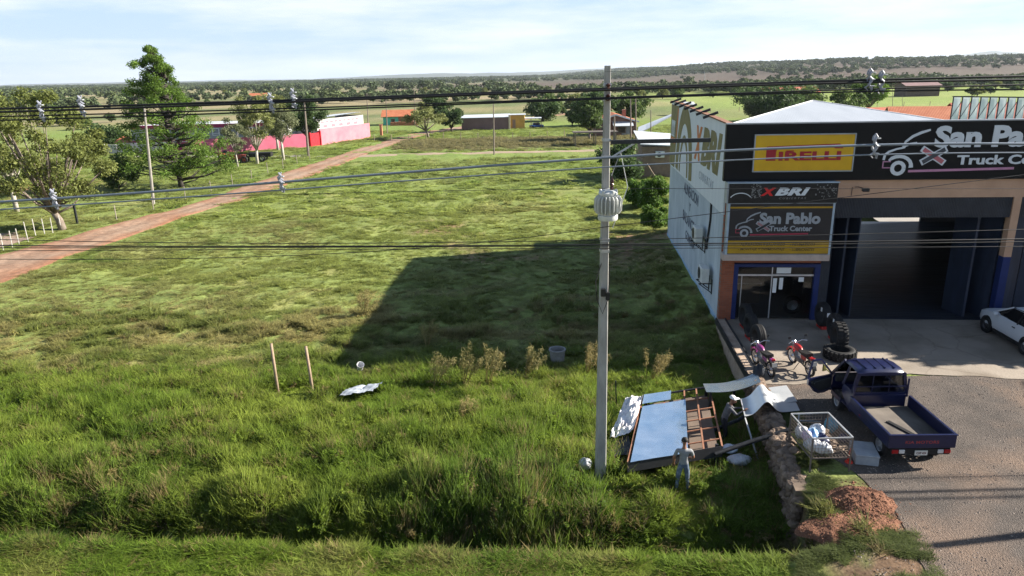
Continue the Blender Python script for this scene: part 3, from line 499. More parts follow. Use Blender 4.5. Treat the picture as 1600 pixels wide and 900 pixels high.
sp = thing('flood_lamp', 'small dark lamp on a bent arm on the salmon band', 'lamp', (5.15, -.05, 5.85)); own(sp, sp['label'], 'lamp')
MB().tube([(0, 0, 0), (0, -.3, .05), (.15, -.5, .02)], .02, 6).build('arm', M_frame, sp); MB().box((.2, -.55, -.03), (.26, .18, .14), 0, bev=.02).build('lamp_head', M_frame, sp); MB().tube([(-.12, -.01, 0), (-.14, -.02, -.35)], .012, 5).build('cord', M_frame, sp)
# lift ramp and clutter in the bay, back of a lattice billboard on the roof
o = thing('vehicle_ramp', 'pair of dark steel ramp rails lying on the workshop floor', 'ramp', (6.9, 11, .05)); own(o, o['label'], 'ramp')
for s in (0, 1.1): MB().bar((.0 + s, -3.4, .05), (-1.2 + s, 3.6, .05), .22, .1).build('rail', M_frame, o)
o = thing('floor_pit', 'dark inspection pit cover far back on the workshop floor', 'pit cover', (9.5, 18, .045)); own(o, o['label'], 'pit cover'); MB().bx(-.9, .9, -.5, .5, 0, .02).build('lid', M_frame, o); MB().bx(-.95, .95, -.55, .55, 0, .012).build('rim', M_dkcorr, o)
bb = thing('roof_billboard', 'steel lattice with pale translucent sheets standing behind the signboard', 'billboard', (0, 10, 0)); own(bb, bb['label'], 'billboard')
M_sheet = mat('pale_sheet', (.55, .63, .60), .4, scale=.9, col2=(.75, .80, .78), detail=7, transl=.75)
for i in range(24):
    x = 13.4 + i * .46; tb = Vector((x - .02, -.05, 7.05)); tt = Vector((x + .12, .25, 9.02 - .014 * i))
    MB().bar(tb, tt, .055).build('upright', M_frame, bb)
    if i < 23:
        m_ = MB(); m_.add([tb + Vector((.06, .06, .5)), tb + Vector((.42, .06, .5)), tt + Vector((.40, .06, -.05 - .014)), tt + Vector((.04, .06, -.05))], [(0, 1, 2, 3)]); m_.add([tb + Vector((.06, .075, .5)), tb + Vector((.42, .075, .5)), tt + Vector((.40, .075, -.05 - .014)), tt + Vector((.04, .075, -.05))], [(3, 2, 1, 0)]); m_.build('sheet', M_sheet, bb)
        MB().bar(tb + Vector((0, -.04, .9)), tt + Vector((.45, -.04, -.2)), .022).build('brace', M_frame, bb)
MB().bar((13.3, -.08, 7.6), (23.6, -.08, 7.5), .05).build('rail', M_frame, bb); MB().bar((13.45, .2, 9.0), (23.7, .2, 8.7), .06).build('rail', M_frame, bb)
# ------------------------------------------------------------------ utility pole, transformer, cables
M_cpole = mat('pole_concrete', (.235, .225, .21), .9, scale=3, col2=(.40, .385, .36), bump=.4, bscale=18, detail=10, stretch=(1, 1, .3))
M_cable = mat('black_cable', (.012, .012, .013), .55, var=.1); M_alu = mat('bare_cable', (.16, .19, .23), .4, metal=.3, var=.1); M_trafo = mat('transformer_paint', (.50, .51, .49), .5, scale=4, var=.12)
PX, PY = 2.48, 18.25
pole = thing('power_pole', 'tall square grey concrete power pole carrying the transformer', 'pole', (PX, PY, -1.3))
def sqtube(mb, z0, z1, w0, w1):
    a, b = w0 / 2, w1 / 2; c0, c1 = a * .16, b * .16; P = lambda h, c: [(-h, -h + c), (-h + c, -h), (h - c, -h), (h, -h + c), (h, h - c), (h - c, h), (-h + c, h), (-h, h - c)]
    vs = [(x, y, z0) for x, y in P(a, c0)] + [(x, y, z1) for x, y in P(b, c1)]; mb.add(vs, [(i, (i + 1) % 8, 8 + (i + 1) % 8, 8 + i) for i in range(8)] + [tuple(range(8, 16))])
mb = MB(); sqtube(mb, 0, 12.0, .29, .135); mb.build('shaft', M_cpole, pole, rz=.12)
M_galv = mat('galvanised', (.40, .41, .42), .45, metal=.5, scale=8)
for z, w in ((11.55, .145), (11.2, .15), (10.2, .165), (9.78, .17), (7.6, .198), (7.3, .202)): MB().bx(-w / 2 - .012, w / 2 + .012, -w / 2 - .012, w / 2 + .012, z - .035, z + .035).build('band', M_galv, pole, rz=.12)
mb = MB(); mb.bx(.1, 2.62, -.16, -.07, 10.10, 10.20); mb.build('side_arm', M_frame, pole); MB().bar((.1, -.1, 9.75), (.7, -.1, 10.1), .04).build('arm_brace', M_galv, pole)
for z in (11.5, 11.24):
    MB().lathe([(.03, -.08), (.07, -.04), (.03, 0), (.07, .04), (.03, .08)], 10, 0, Matrix.Translation((.0, -.17, z))).build('insulator', mat('brown_porcelain', (.07, .03, .022), .25), pole, smooth=40)
mb = MB(); mb.tube([(.14, -.1, 9.3), (.35, -.12, 9.9), (.55, -.15, 9.0), (.3, -.2, 8.3), (.17, -.22, 7.95)], .012, 5); mb.build('jumper_wire', M_galv, pole)
mb = MB(); mb.tube([(-.1, -.2, 7.0), (-.25, -.22, 6.5), (-.2, -.2, 6.0), (-.05, -.22, 5.6), (.1, -.2, 6.0), (.12, -.2, 6.9)], .014, 5); mb.bx(-.1, .02, -.28, -.18, 6.1, 6.3); mb.bx(.03, .13, -.28, -.18, 6.0, 6.2); mb.build('service_wires', M_cable, pole)
tr = thing('transformer', 'pale grey finned transformer mounted on the concrete pole', 'transformer', (PX + .02, PY - .40, 6.93)); tr.scale = (.80, .80, .88)
MB().lathe([(.001, -.02), (.30, -.02), (.32, .02), (.32, .12), (.27, .14), (.27, .72), (.31, .73), (.31, .78), (.25, .82), (.18, .86), (.001, .87)], 24).build('tank', M_trafo, tr, smooth=35)
for k in range(20):
    a = 2 * PI * k / 20; mb = MB(); mb.prism([(.26, .16), (.38, .18), (.44, .26), (.45, .45), (.44, .60), (.38, .68), (.26, .70)], -.014, .014, 0, Matrix.Rotation(a, 4, 'Z') @ Matrix(((1, 0, 0, 0), (0, 0, 1, 0), (0, 1, 0, 0), (0, 0, 0, 1)))); mb.build('fin', M_trafo, tr)
mb = MB(); mb.lathe([(.045, 0), (.075, .05), (.045, .1), (.075, .15), (.045, .2), (.07, .25), (.04, .3), (.03, .38), (.001, .39)], 12, 0, Matrix.Translation((.10, -.05, .86))); mb.build('bushing', mat('brown_porcelain', (.07, .03, .022), .25), tr, smooth=40)
mb = MB()
for a in (.3, 1.4, 2.6, 4.0, 5.2): MB().box((.27 * math.cos(a), .27 * math.sin(a), .80), (.09, .09, .12), 0, a, bev=.02).build('cover_clamp', M_trafo, tr)
for z in (.2, .6): MB().bar((0, .25, z), (0, .42, z), .3, .08).build('hanger', M_galv, tr)
def cable(name, pts, r, m, label, Y=None, group=None, n=4):
    P = [dp(x, y, Y) for x, y in pts]; xs = [p.x for p in P]; zs = [p.z for p in P]
    mb = MB(); X = np.concatenate([np.linspace(-30, xs[0], 4)[:-1], np.linspace(xs[0], xs[-1], 50), np.linspace(xs[-1], 32, 4)[1:]])
    if min(p[0] for p in pts) > 900: X = np.concatenate([np.linspace(xs[0], xs[-1], 50), np.linspace(xs[-1], 32, 4)[1:]])
    co = np.polyfit(xs, zs, min(3, len(xs) - 1)) if len(xs) < 9 else None
    Z = np.interp(X, xs, np.polyval(co, xs)) ; inner = (X >= xs[0]) & (X <= xs[-1]); Z[inner] = np.polyval(co, X[inner])
    s0 = np.polyval(np.polyder(co), xs[0]); s1 = np.polyval(np.polyder(co), xs[-1]); Z[X < xs[0]] = Z[inner][0] + s0 * (X[X < xs[0]] - xs[0]) * .8; Z[X > xs[-1]] = Z[inner][-1] + s1 * (X[X > xs[-1]] - xs[-1]) * .8
    mb.tube([(a, Y, b) for a, b in zip(X, Z)], r, 6); o = mb.build(name, m, smooth=True); return tag(o, label, 'cable', group)
G1 = 'black cables of the upper power line'
upper = [([(0, 170), (400, 158), (800, 145.5), (940, 136.5), (1200, 130.5), (1600, 119)], .030, 18.05, 'topmost black cable of the upper power line'),
         ([(0, 175), (400, 161.5), (800, 147.5), (940, 138), (1200, 134), (1600, 124.5)], .030, 18.0, 'second black cable from the top of the upper power line'),
         ([(0, 182), (400, 171), (800, 159), (940, 151), (1200, 145), (1600, 132)], .020, 18.06, 'third black cable from the top of the upper power line'),
         ([(0, 188), (400, 175.5), (800, 161), (940, 152.5), (1200, 148), (1600, 139.5)], .020, 17.98, 'lowest black cable of the upper power line')]
for pts, r, Y, lb in upper: cable('power_cable', pts, r, M_cable, lb, Y, G1)
cable('power_cable', [(0, 315), (400, 289), (800, 257.5), (940, 242), (1200, 236), (1600, 224)], .034, M_alu, 'thick grey cable crossing the pole above the transformer', 17.9, 'grey cables above the transformer')
cable('power_cable', [(0, 327), (400, 301), (800, 272), (940, 257), (1200, 251), (1600, 238)], .020, M_alu, 'thin grey cable just under the thick grey one', 17.92, 'grey cables above the transformer')
for i, (pts, r, Y, lb) in enumerate([([(0, 375), (400, 377.5), (940, 380), (1300, 362), (1600, 360)], .010, 18.0, 'uppermost thin telephone wire below the transformer'), ([(0, 384), (400, 384), (940, 384), (1300, 376), (1600, 374)], .016, 18.02, 'thickest telephone wire below the transformer'),
        ([(0, 387.5), (400, 386), (940, 385.5), (1300, 380), (1600, 378)], .011, 17.97, 'telephone wire just under the thickest one'), ([(0, 392), (400, 390), (940, 388), (1300, 387), (1600, 385)], .009, 18.05, 'fourth telephone wire below the transformer'), ([(0, 405), (400, 400), (940, 360), (1300, 340), (1600, 330)], .009, 18.08, 'lowest thin telephone wire rising from the left')]):
    if i == 4: pts = [(0, 405), (300, 403), (600, 393), (800, 372), (940, 356)]
    cable('telephone_wire', pts, r, M_cable, lb, Y, 'telephone wires below the transformer')
cable('telephone_wire', [(0, 318), (300, 309), (600, 299), (940, 296), (1140, 294.5)], .007, M_cable, 'single thin wire passing at transformer height', 18.1)
cable('telephone_wire', [(945, 112), (1300, 107), (1600, 102)], .003, M_cable, 'hair thin wire at the top of the concrete pole', 18.1)
M_sp = mat('spacer_plastic', (.15, .16, .20), .5, scale=14, col2=(.36, .37, .42))
def spacer(px, py, hpx, Y, label, rot=0.0):
    c = dp(px, py, Y); h = hpx / F_PX * Y; o = thing('cable_spacer', label, 'cable spacer', c, 0, 'plastic spacers clipped on the cables')
    zs = np.linspace(h / 2, -h / 2, 9); mb = MB(); mb.tube([(.04 * math.sin(i * 1.9) + .02 * i * (1 if rot > 0 else .4) - .06, -.03, z) for i, z in enumerate(zs)], [.02, .035, .045, .03, .05, .04, .032, .036, .02], 6)
    mb.tube([(-.05 + .05 * math.sin(i * 2.3 + 1), .05, z) for i, z in enumerate(zs)], [.012, .03, .02, .035, .025, .035, .02, .028, .012], 6); mb.build('body', M_sp, o)
    mb = MB()
    for z in (-.3, 0, .3): mb.box((.03, -.03, z * h), (.08, .09, .03), bev=.008)
    mb.build('clip', M_galv, o)
for a in ((66, 174, 31, 18.0, 'grey spacer on the upper cables at the far left'), (129, 166, 31, 18.05, 'grey spacer second from the left on the upper cables'), (425, 161, 30, 18.0, 'grey spacer on the upper cables before the leafy trees'), (460, 154, 30, 18.05, 'grey spacer on the upper cables just above the pole by the pink wall'), (1361, 124, 32, 18.0, 'left spacer of the pair over the roof'), (1379, 128, 34, 18.05, 'right spacer of the pair over the roof'), (86, 311, 32, 17.9, 'pale twisted spacer on the grey cables by the big leafy tree'), (441, 285, 31, 17.9, 'pale spacer on the grey cables above the dirt road'), (1369, 228, 38, 17.9, 'grey spacer in front of the truck drawing')): spacer(*a)
# pole off the right edge whose shadow crosses the lot, and trees that shade the forecourt
o = thing('power_pole', 'bare concrete pole beside the gravel lot beyond the right edge', 'pole', (21.5, 15.35, -.3)); mb = MB(); sqtube(mb, 0, 7.0, .3, .2); mb.build('shaft', M_cpole, o)
# ------------------------------------------------------------------ stone wall, kerb
M_stone = mat('rubble_stone', (.10, .072, .055), .95, scale=3.2, col2=(.26, .19, .14), bump=1.0, bscale=6, detail=10, island=.25)
sw = thing('stone_wall', 'low rubble stone retaining wall between grass and gravel lot', 'wall', (0, 0, 0)); mb = MB(); rr = random.Random(3)
def wl(y): return 7.5 + (y - 16.09) * .152
y = 16.0
def rock(mb, c, s):
    M = Matrix.Translation(c) @ Euler((rr.uniform(-.4, .4), rr.uniform(-.4, .4), rr.uniform(0, 3))).to_matrix().to_4x4(); vs = []
    n = 7; prof = [(.001, -.5), (.38, -.42), (.52, -.05), (.46, .28), (.2, .5), (.001, .52)]; fs = []
    for j in range(n):
        a = 2 * PI * j / n
        for r, z in prof: k = rr.uniform(.82, 1.15); vs.append((r * k * math.cos(a) * s[0], r * k * math.sin(a) * s[1], z * s[2] * rr.uniform(.9, 1.1)))
    for j in range(n):
        for i in range(5): fs.append((j * 6 + i, ((j + 1) % n) * 6 + i, ((j + 1) % n) * 6 + i + 1, j * 6 + i + 1))
    mb.add(vs, fs, 0, M)
core = MB(); core.prism([(wl(16.05) - .2, 16.05), (wl(16.05) + .16, 16.05), (wl(22.9) + .16, 22.9), (wl(22.9) - .2, 22.9)], -1.6, -.02)
while y < 23.0:
    top = .05 + .12 * ss(17, 20, y) - .25 * (1 - ss(16, 16.9, y))
    for z in np.arange(-1.35, float(top) - .02, .2):
        for dx in (-.18, .16): rock(mb, (wl(y) + dx + rr.uniform(-.05, .05), y + rr.uniform(-.06, .06), z + rr.uniform(-.03, .03)), (rr.uniform(.26, .38), rr.uniform(.26, .4), rr.uniform(.2, .28)))
    rock(mb, (wl(y), y, float(top) - .06), (rr.uniform(.36, .5), rr.uniform(.3, .4), .2)); y += .24
mb.build('stones', M_stone, sw); core.build('mortar_core', mat('wall_mortar', (.16, .12, .09), .95, scale=5), sw)
kb = thing('kerb_wall', 'narrow plastered kerb wall running back to the shop corner', 'wall', (0, 0, 0))
MB().prism([(wl(22.7) - .17, 22.7), (wl(22.7) + .2, 22.7), (9.30, 29.2), (8.96, 29.2)], -1.4, .10).build('kerb_body', mat('worn_plaster', (.26, .19, .14), .9, scale=3, col2=(.40, .31, .24), bump=.3, detail=10), kb)
MB().prism([(wl(22.7) - .23, 22.7), (wl(22.7) - .175, 22.7), (8.955, 29.2), (8.90, 29.2)], -.1, .16).prism([(wl(22.7) + .205, 22.7), (wl(22.7) + .26, 22.7), (9.36, 29.2), (9.305, 29.2)], 0, .15).build('steel_edge', M_frame, kb)
# dirt mound
def mound(name, cx, cy, rx, ry, h, seed, label):
    mb = MB()
    def fn(u, v):
        a = u * 2 * PI; r = v; r = r * (.8 + .45 * float(vnoise(np.array(math.cos(a) * 1.7 + 9), np.array(math.sin(a) * 1.7 + 9), seed))); x = math.cos(a) * r * rx; y = math.sin(a) * r * ry; e = math.cos(min(1, r) * PI / 2) ** 1.3
        return (x, y, h * e * (.75 + .6 * float(fbm(np.array(cx + x * 1.6), np.array(cy + y * 1.6), seed))) - .16 * r ** 3 + (.16 * (float(fbm(np.array(cx + x * 5), np.array(cy + y * 5), seed + 1)) - .3) if v < .95 else 0))
    mb.grid(fn, 90, 34); o = mb.build(name, mat('red_soil', (.115, .048, .028), .98, scale=4, col2=(.20, .095, .055), bump=1.0, bscale=22, detail=10), smooth=True); o.location = (cx, cy, float(hz(cx, cy)) + .0); tag(o, label, 'dirt mound')
mound('dirt_mound', 8.72, 15.5, 1.1, .8, .25, 3, 'low heap of reddish soil at the end of the stone wall'); mound('dirt_mound', 8.25, 14.55, 1.4, .75, .09, 8, 'flat spread of reddish soil in front of the heap')
# ------------------------------------------------------------------ dismantled billboard in the grass
M_shiny = mat('zinc_sheet', (.42, .58, .74), .2, metal=.85, scale=1.2, col2=(.62, .74, .86), bump=.5, bscale=1.1, detail=3)  # blue of the reflected sky is put into the base colour
M_zinc = mat('dull_zinc', (.55, .58, .60), .35, metal=.55, scale=1.5, col2=(.68, .70, .72), bump=.12, bscale=2)
M_rbar = mat('rusty_bar', (.20, .085, .05), .85, scale=6, col2=(.30, .15, .09)); M_tar = mat('black_sheet', (.03, .03, .033), .6, scale=3)
fr = thing('dismantled_billboard', 'rusty billboard frame lying on supports in the tall grass', 'frame', (0, 0, 0))
A, B, C_, D = Vector((3.25, 18.1, -.32)), Vector((6.17, 18.72, -.22)), Vector((6.95, 23.0, -.25)), Vector((4.5, 22.5, -.35))
bil = lambda u, v: (A * (1 - u) + B * u) * (1 - v) + (D * (1 - u) + C_ * u) * v
def rail(u0, v0, u1, v1, w=.05, m=M_rbar, name='rail', dz=0): MB().bar(bil(u0, v0) + Vector((0, 0, dz)), bil(u1, v1) + Vector((0, 0, dz)), w).build(name, m, fr)
for u in (0, .33, .62, .80, 1.0): rail(u, 0, u, 1)
for v in (.12, .3, .46, .62, .8): rail(.0, v, 1, v, .035)
for v in (0, 1): rail(0, v, 1, v, .06, M_frame)
mb = MB(); a, b = bil(0, -.015), bil(1.0, -.015); mb.add([a + Vector((0, 0, .06)), b + Vector((0, 0, .06)), b + Vector((0, -.02, -.26)), a + Vector((0, -.02, -.26))], [(0, 1, 2, 3)]); a2 = Vector((0, .02, 0)); mb.add([a + a2 + Vector((0, 0, .06)), b + a2 + Vector((0, 0, .06)), b + a2 + Vector((0, 0, -.26)), a + a2 + Vector((0, 0, -.26))], [(3, 2, 1, 0)]); mb.build('edge_plate', M_tar, fr)
mb = MB(); q = [bil(.02, .03), bil(.97, .03), bil(.97, .97), bil(.02, .97)]; mb.add([p + Vector((0, 0, -.24)) for p in q], [(0, 1, 2, 3)]); mb.add([p + Vector((0, 0, -.27)) for p in q], [(3, 2, 1, 0)]); mb.build('back_board', mat('brown_board', (.10, .07, .055), .8, scale=1.1, col2=(.17, .13, .10)), fr)
for u, v in ((.05, .05), (.95, .05), (.95, .95), (.05, .95), (.5, .5)):
    p = bil(u, v); MB().bar(p, Vector((p.x, p.y, -1.3)), .09).build('support', M_frame, fr)
def sheetmesh(fn, nu, nv, th=.008):
    mb = MB(); mb.grid(fn, nu, nv); n = len(mb.v); mb.grid(lambda u, v: Vector(fn(u, v)) - Vector((0, 0, th)), nu, nv); mb.f[len(mb.f) // 2:] = [f[::-1] for f in mb.f[len(mb.f) // 2:]]; return mb
o = sheetmesh(lambda u, v: bil(.03 + .60 * u, -.02 + .82 * v) + Vector((0, 0, .05 + .03 * float(fbm(np.array(u * 4), np.array(v * 4), 5)))), 20, 20).build('metal_sheet', M_shiny, smooth=True); tag(o, 'big bluish zinc sheet lying on the rusty frame by the standing man', 'metal sheet', 'loose zinc sheets')
o = sheetmesh(lambda u, v: bil(.02 + .40 * u, .83 + .16 * v) + Vector((0, 0, .09 + .03 * float(fbm(np.array(u * 3), np.array(v * 3), 6)))), 14, 8).build('metal_sheet', M_shiny, smooth=True); tag(o, 'short zinc sheet at the far left corner of the rusty frame', 'metal sheet', 'loose zinc sheets')
cq = [Vector((3.0, 20.1, -.75)), Vector((3.7, 19.9, -.28)), Vector((4.45, 22.2, -.22)), Vector((3.9, 22.5, -.38))]
def crump(u, v): p = (cq[0] * (1 - u) + cq[1] * u) * (1 - v) + (cq[3] * (1 - u) + cq[2] * u) * v; return p + Vector((0, 0, .55 * abs(float(fbm(np.array(u * 3 + v), np.array(v * 3.2 - u), 7)) - .5) + .05 * float(vnoise(np.array(u * 9), np.array(v * 11), 8))))
o = sheetmesh(crump, 22, 30).build('crumpled_banner', mat('torn_banner', (.50, .46, .46), .6, scale=2.2, col2=(.80, .78, .78), detail=4)); tag(o, 'crumpled white printed banner hanging off the left of the frame', 'banner')
tq = [Vector((2.55, 18.85, -.62)), Vector((3.5, 18.9, -.5)), Vector((3.6, 20.0, -.5)), Vector((3.1, 20.1, -.72))]
o = sheetmesh(lambda u, v: (tq[0] * (1 - u) + tq[1] * u) * (1 - v) + (tq[3] * (1 - u) + tq[2] * u) * v + Vector((0, 0, .08 * float(fbm(np.array(u * 5), np.array(v * 5), 9)))), 12, 12).build('tarpaulin', M_tar); tag(o, 'black plastic tarpaulin between the pole and the zinc sheet', 'tarpaulin')
o = sheetmesh(lambda u, v: (Vector((6.45, 21.6, .22)) * (1 - u) + Vector((8.5, 22.25, .24)) * u) * (1 - v) + (Vector((6.55, 22.4, .16)) * (1 - u) + Vector((8.62, 23.0, .28)) * u) * v + Vector((0, 0, -.14 * math.sin(u * PI))), 20, 8).build('metal_sheet', M_shiny, smooth=True); tag(o, 'bluish zinc sheet lying flat near the motorcycles, sagging slightly', 'metal sheet', 'loose zinc sheets')
for a_, b_, lb in (((6.62, 21.7, .14), (6.62, 21.7, -1.3), 'dark prop under the left end of the sagging zinc sheet'), ((7.6, 22.25, .03), (7.6, 22.25, -1.3), 'dark prop under the middle of the sagging zinc sheet')): tag(MB().bar(a_, b_, .07).build('prop_post', M_frame), lb, 'prop')
prof = lambda u: .0 + .42 * math.exp(-((u - .38) / .16) ** 2) + .10 * (1 - u)
o = sheetmesh(lambda u, v: (Vector((7.12, 19.72, .16)) * (1 - u) + Vector((9.1, 20.35, .10)) * u) * (1 - v) + (Vector((7.38, 20.95, .16)) * (1 - u) + Vector((9.35, 21.75, .10)) * u) * v + Vector((0, 0, prof(u))), 36, 6).build('metal_sheet', M_zinc, smooth=True); tag(o, 'pale zinc sheet with a bent hump held by the capped man', 'metal sheet', 'loose zinc sheets')
o = sheetmesh(lambda u, v: Vector((8.2 + 1.05 * u + .1 * v, 20.7 + 1.2 * v + .25 * u, .13 + .02 * v)), 6, 6).build('metal_sheet', M_zinc, smooth=True); tag(o, 'flat pale zinc sheet under the bent one on the wall top', 'metal sheet', 'loose zinc sheets')
o = MB().tube([(5.9, 18.55, -.35), (7.1, 18.85, -.12), (8.25, 18.9, .22)], [.07, .075, .08], 10).build('steel_post', M_frame, smooth=40); tag(o, 'dark round post leaning over the stone wall', 'post')
o = MB().tube([(6.3, 20.6, -.75), (7.3, 20.75, -.4), (7.9, 20.9, -.1)], .06, 8).build('steel_post', M_frame, smooth=40); tag(o, 'dark post lying behind the capped man under the sheets', 'post')
o = MB().bar((7.42, 18.7, -1.1), (7.2, 19.9, .12), .04).build('thin_rod', M_galv); tag(o, 'thin pale rod standing beside the stone wall', 'rod')
tag(MB().bar((8.15, 18.2, .3), (8.75, 19.6, .35), .035).build('thin_rod', M_galv), 'thin pale rod leaning on the far left corner of the wire cage', 'rod')
tag(MB().bar((8.75, 19.65, .12), (9.5, 19.7, .03), .03).build('thin_rod', M_galv), 'short pale rod lying on gravel behind the wire cage', 'rod')
o = MB().bar((3.62, 22.6, -1.2), (3.55, 22.6, .25), .035).build('thin_rod', M_frame); tag(o, 'thin dark rod upright in grass at far corner of the frame', 'rod')
def bag(name, c, s, m, label, seed, cat='bag', group=None):
    mb = MB()
    def fn(u, v):
        a = (u % 1) * 2 * PI; th = v * PI; k = 1 + .75 * (float(fbm(np.array(math.cos(a) * 1.8 + seed), np.array(math.sin(a) * 1.8 + v * 3 + seed), seed)) - .5) - .35 * abs(float(vnoise(np.array(math.cos(a) * 4 + seed), np.array(math.sin(a) * 4 + v * 7), seed + 5)) - .5); return (math.sin(th) * math.cos(a) * s[0] * k, math.sin(th) * math.sin(a) * s[1] * k, math.cos(th) * s[2] * k)
    mb.grid(fn, 26, 16); o = mb.build(name, m, smooth=True); o.location = c; return tag(o, label, cat, group)
M_bagw = mat('white_plastic', (.46, .47, .50), .45, scale=8, col2=(.58, .58, .60), bump=.6, bscale=14); M_bagb = mat('blue_plastic', (.10, .30, .62), .45, scale=5, col2=(.45, .62, .78), bump=.6, bscale=14); M_bagd = mat('dark_plastic', (.03, .035, .09), .4, scale=6)
bag('trash_bag', (6.75, 18.85, -.72), (.36, .22, .16), M_bagw, 'white plastic bag in the grass under the leaning post', 31); bag('trash_bag', (6.6, 19.3, -.62), (.25, .2, .14), mat('pale_blue_plastic', (.42, .5, .6), .45, scale=6, col2=(.7, .74, .8)), 'pale torn bag behind the leaning post', 33)
bag('trash_bag', (2.1, 18.75, -.72), (.22, .2, .2), M_bagw, 'grey white bag in grass left of the concrete pole base', 35); o = sheetmesh(lambda u, v: (-6.5 + 1.25 * u + .25 * v, 23.85 + .7 * v + .15 * u, -.72 + .35 * abs(float(fbm(np.array(u * 3), np.array(v * 3), 12)) - .5) + .12 * u), 16, 10).build('plastic_sheet', mat('pale_plastic', (.26, .29, .33), .5, scale=4, col2=(.36, .39, .43))); tag(o, 'flat pale plastic sheet lying in the open grass', 'sheet')
o = thing('white_bucket', 'white plastic bucket tipped in grass at the edge of the shadow', 'bucket', (-6.22, 26.4, -.70)); o.rotation_euler = (.5, .3, 0); o.scale = (.75,) * 3; MB().lathe([(.001, 0), (.15, 0), (.19, .36), (.20, .37), (.18, .36), (.14, .02), (.001, .02)], 20).build('bucket_wall', M_bagw, o, smooth=40); MB().tube([(.2 * math.cos(a), .06 * math.sin(a) + .0, .36 + .12 * math.sin(a)) for a in np.linspace(0, PI, 9)], .006, 5).build('handle', M_galv, o)
o = thing('concrete_ring', 'pale concrete well ring in the shaded grass', 'well ring', (1.83, 27.3, -.95)); MB().lathe([(.29, 0), (.31, .46), (.36, .50), (.36, .56), (.29, .56), (.26, .3), (.25, 0)], 20, 0, closed=True).build('ring', mat('ring_concrete', (.22, .22, .22), .9, scale=6, var=.2), o, smooth=40)
for x, y, z1, dx, lb in ((-9.05, 24.8, 1.25, -.05, 'left wooden stake of the two standing in the open grass'), (-7.6, 24.45, 1.3, -.1, 'right wooden stake of the two standing in the open grass')):
    o = MB().tube([(0, 0, -.5), (dx * .5, 0, 1.0), (dx, .02, 2.05)], [.062, .058, .055], 7).build('wooden_stake', mat('stake_wood', (.22, .15, .10), .9, scale=8, col2=(.33, .25, .18)), smooth=True); o.location = (x, y, -1.0); tag(o, lb, 'stake', 'wooden stakes in the grass')
# ------------------------------------------------------------------ garbage cage, box, cone
cg = thing('waste_cage', 'raised wire mesh waste cage full of garbage bags beside the wall', 'waste cage', (8.5, 17.62, 0), .02); M_wire = mat('rusty_wire', (.16, .13, .11), .7, scale=8, metal=.3)
X0, X1, Y0, Y1, Z0, Z1 = -.52, .56, -.72, .74, .42, 1.02
for a, b in (((X0, Y0), (X1, Y0)), ((X1, Y0), (X1, Y1)), ((X1, Y1), (X0, Y1)), ((X0, Y1), (X0, Y0))):
    MB().bar((*a, Z1), (*b, Z1), .035).build('top_rail', M_galv, cg); MB().bar((*a, Z0), (*b, Z0), .03).build('bottom_rail', M_wire, cg)
for a in ((X0, Y0), (X1, Y0), (X0, Y1), (X1, Y1)): MB().bar((*a, -.05), (*a, Z1), .035).build('leg', M_wire, cg)
mb = MB()
for i in range(1, 12):
    x = X0 + (X1 - X0) * i / 12
    for yy in (Y0, Y1): mb.bar((x, yy, Z0), (x, yy, Z1), .007)
    mb.bar((x, Y0, Z0), (x, Y1, Z0), .012)
for i in range(1, 16):
    y = Y0 + (Y1 - Y0) * i / 16
    for xx in (X0, X1): mb.bar((xx, y, Z0), (xx, y, Z1), .007)
for z in np.linspace(Z0 + .1, Z1 - .1, 5):
    for yy in (Y0, Y1): mb.bar((X0, yy, z), (X1, yy, z), .007)
    for xx in (X0, X1): mb.bar((xx, Y0, z), (xx, Y1, z), .007)
mb.build('wire_mesh', M_wire, cg)
for i, (dx, dy, dz, s, m, lb) in enumerate(((-.3, -.25, .58, (.24, .22, .2), M_bagw, 'white garbage bag at the near left of the wire cage'), (-.05, -.42, .56, (.26, .2, .17), M_bagw, 'big white garbage bag at the near side of the wire cage'), (-.12, .15, .66, (.24, .2, .18), M_bagb, 'blue and white garbage bag in the middle of the wire cage'), (.12, .42, .62, (.22, .2, .2), M_bagw, 'white garbage bag at the far side of the wire cage'), (.1, -.02, .60, (.2, .2, .15), M_bagd, 'dark blue garbage bag in the wire cage'), (-.3, .45, .58, (.2, .2, .18), M_bagw, 'white garbage bag in the far left corner of the wire cage'), (-.28, .12, .64, (.15, .17, .17), mat('lilac_plastic', (.35, .28, .5), .5, scale=5, col2=(.7, .6, .65)), 'lilac printed bag on top in the wire cage'))):
    bag('garbage_bag', (8.5 + dx, 17.62 + dy, dz), s, m, lb, 50 + i, 'bag', 'garbage bags in the wire cage')
mb = MB(); rr = random.Random(9)
for i in range(60): mb.box((8.5 + rr.uniform(.0, .5), 17.62 + rr.uniform(-.6, .6), .46 + rr.uniform(0, .12)), (rr.uniform(.06, .25), rr.uniform(.02, .1), rr.uniform(.01, .04)), 0, rr.uniform(0, 3))
kind(tag(mb.build('litter', mat('dry_rubbish', (.14, .10, .07), .9, scale=5, col2=(.32, .24, .18), island=.4)), 'loose brown rubbish in the wire cage', 'rubbish'), 'stuff')
o = tag(MB().lathe([(.11, 0), (.10, .03), (.055, .05), (.02, .42), (.001, .44)], 12).build('traffic_cone', mat('orange_red', (.62, .035, .02), .5), smooth=40), 'small red cone by the corner of the waste cage', 'cone'); o.location = (9.28, 17.35, .01)
o = thing('foam_box', 'pale grey box with lid on gravel by the rear wheel of the pickup', 'box', (9.78, 17.55, .01), -.25); MB().bx(-.3, .3, -.42, .42, 0, .26, bev=.02).build('box_body', mat('foam_grey', (.30, .32, .34), .8, scale=5), o); MB().bx(-.31, .31, -.43, -.03, .262, .31, bev=.01).bx(-.31, .31, .0, .43, .262, .30, bev=.01).build('lid', mat('foam_grey', (.30, .32, .34), .8), o)
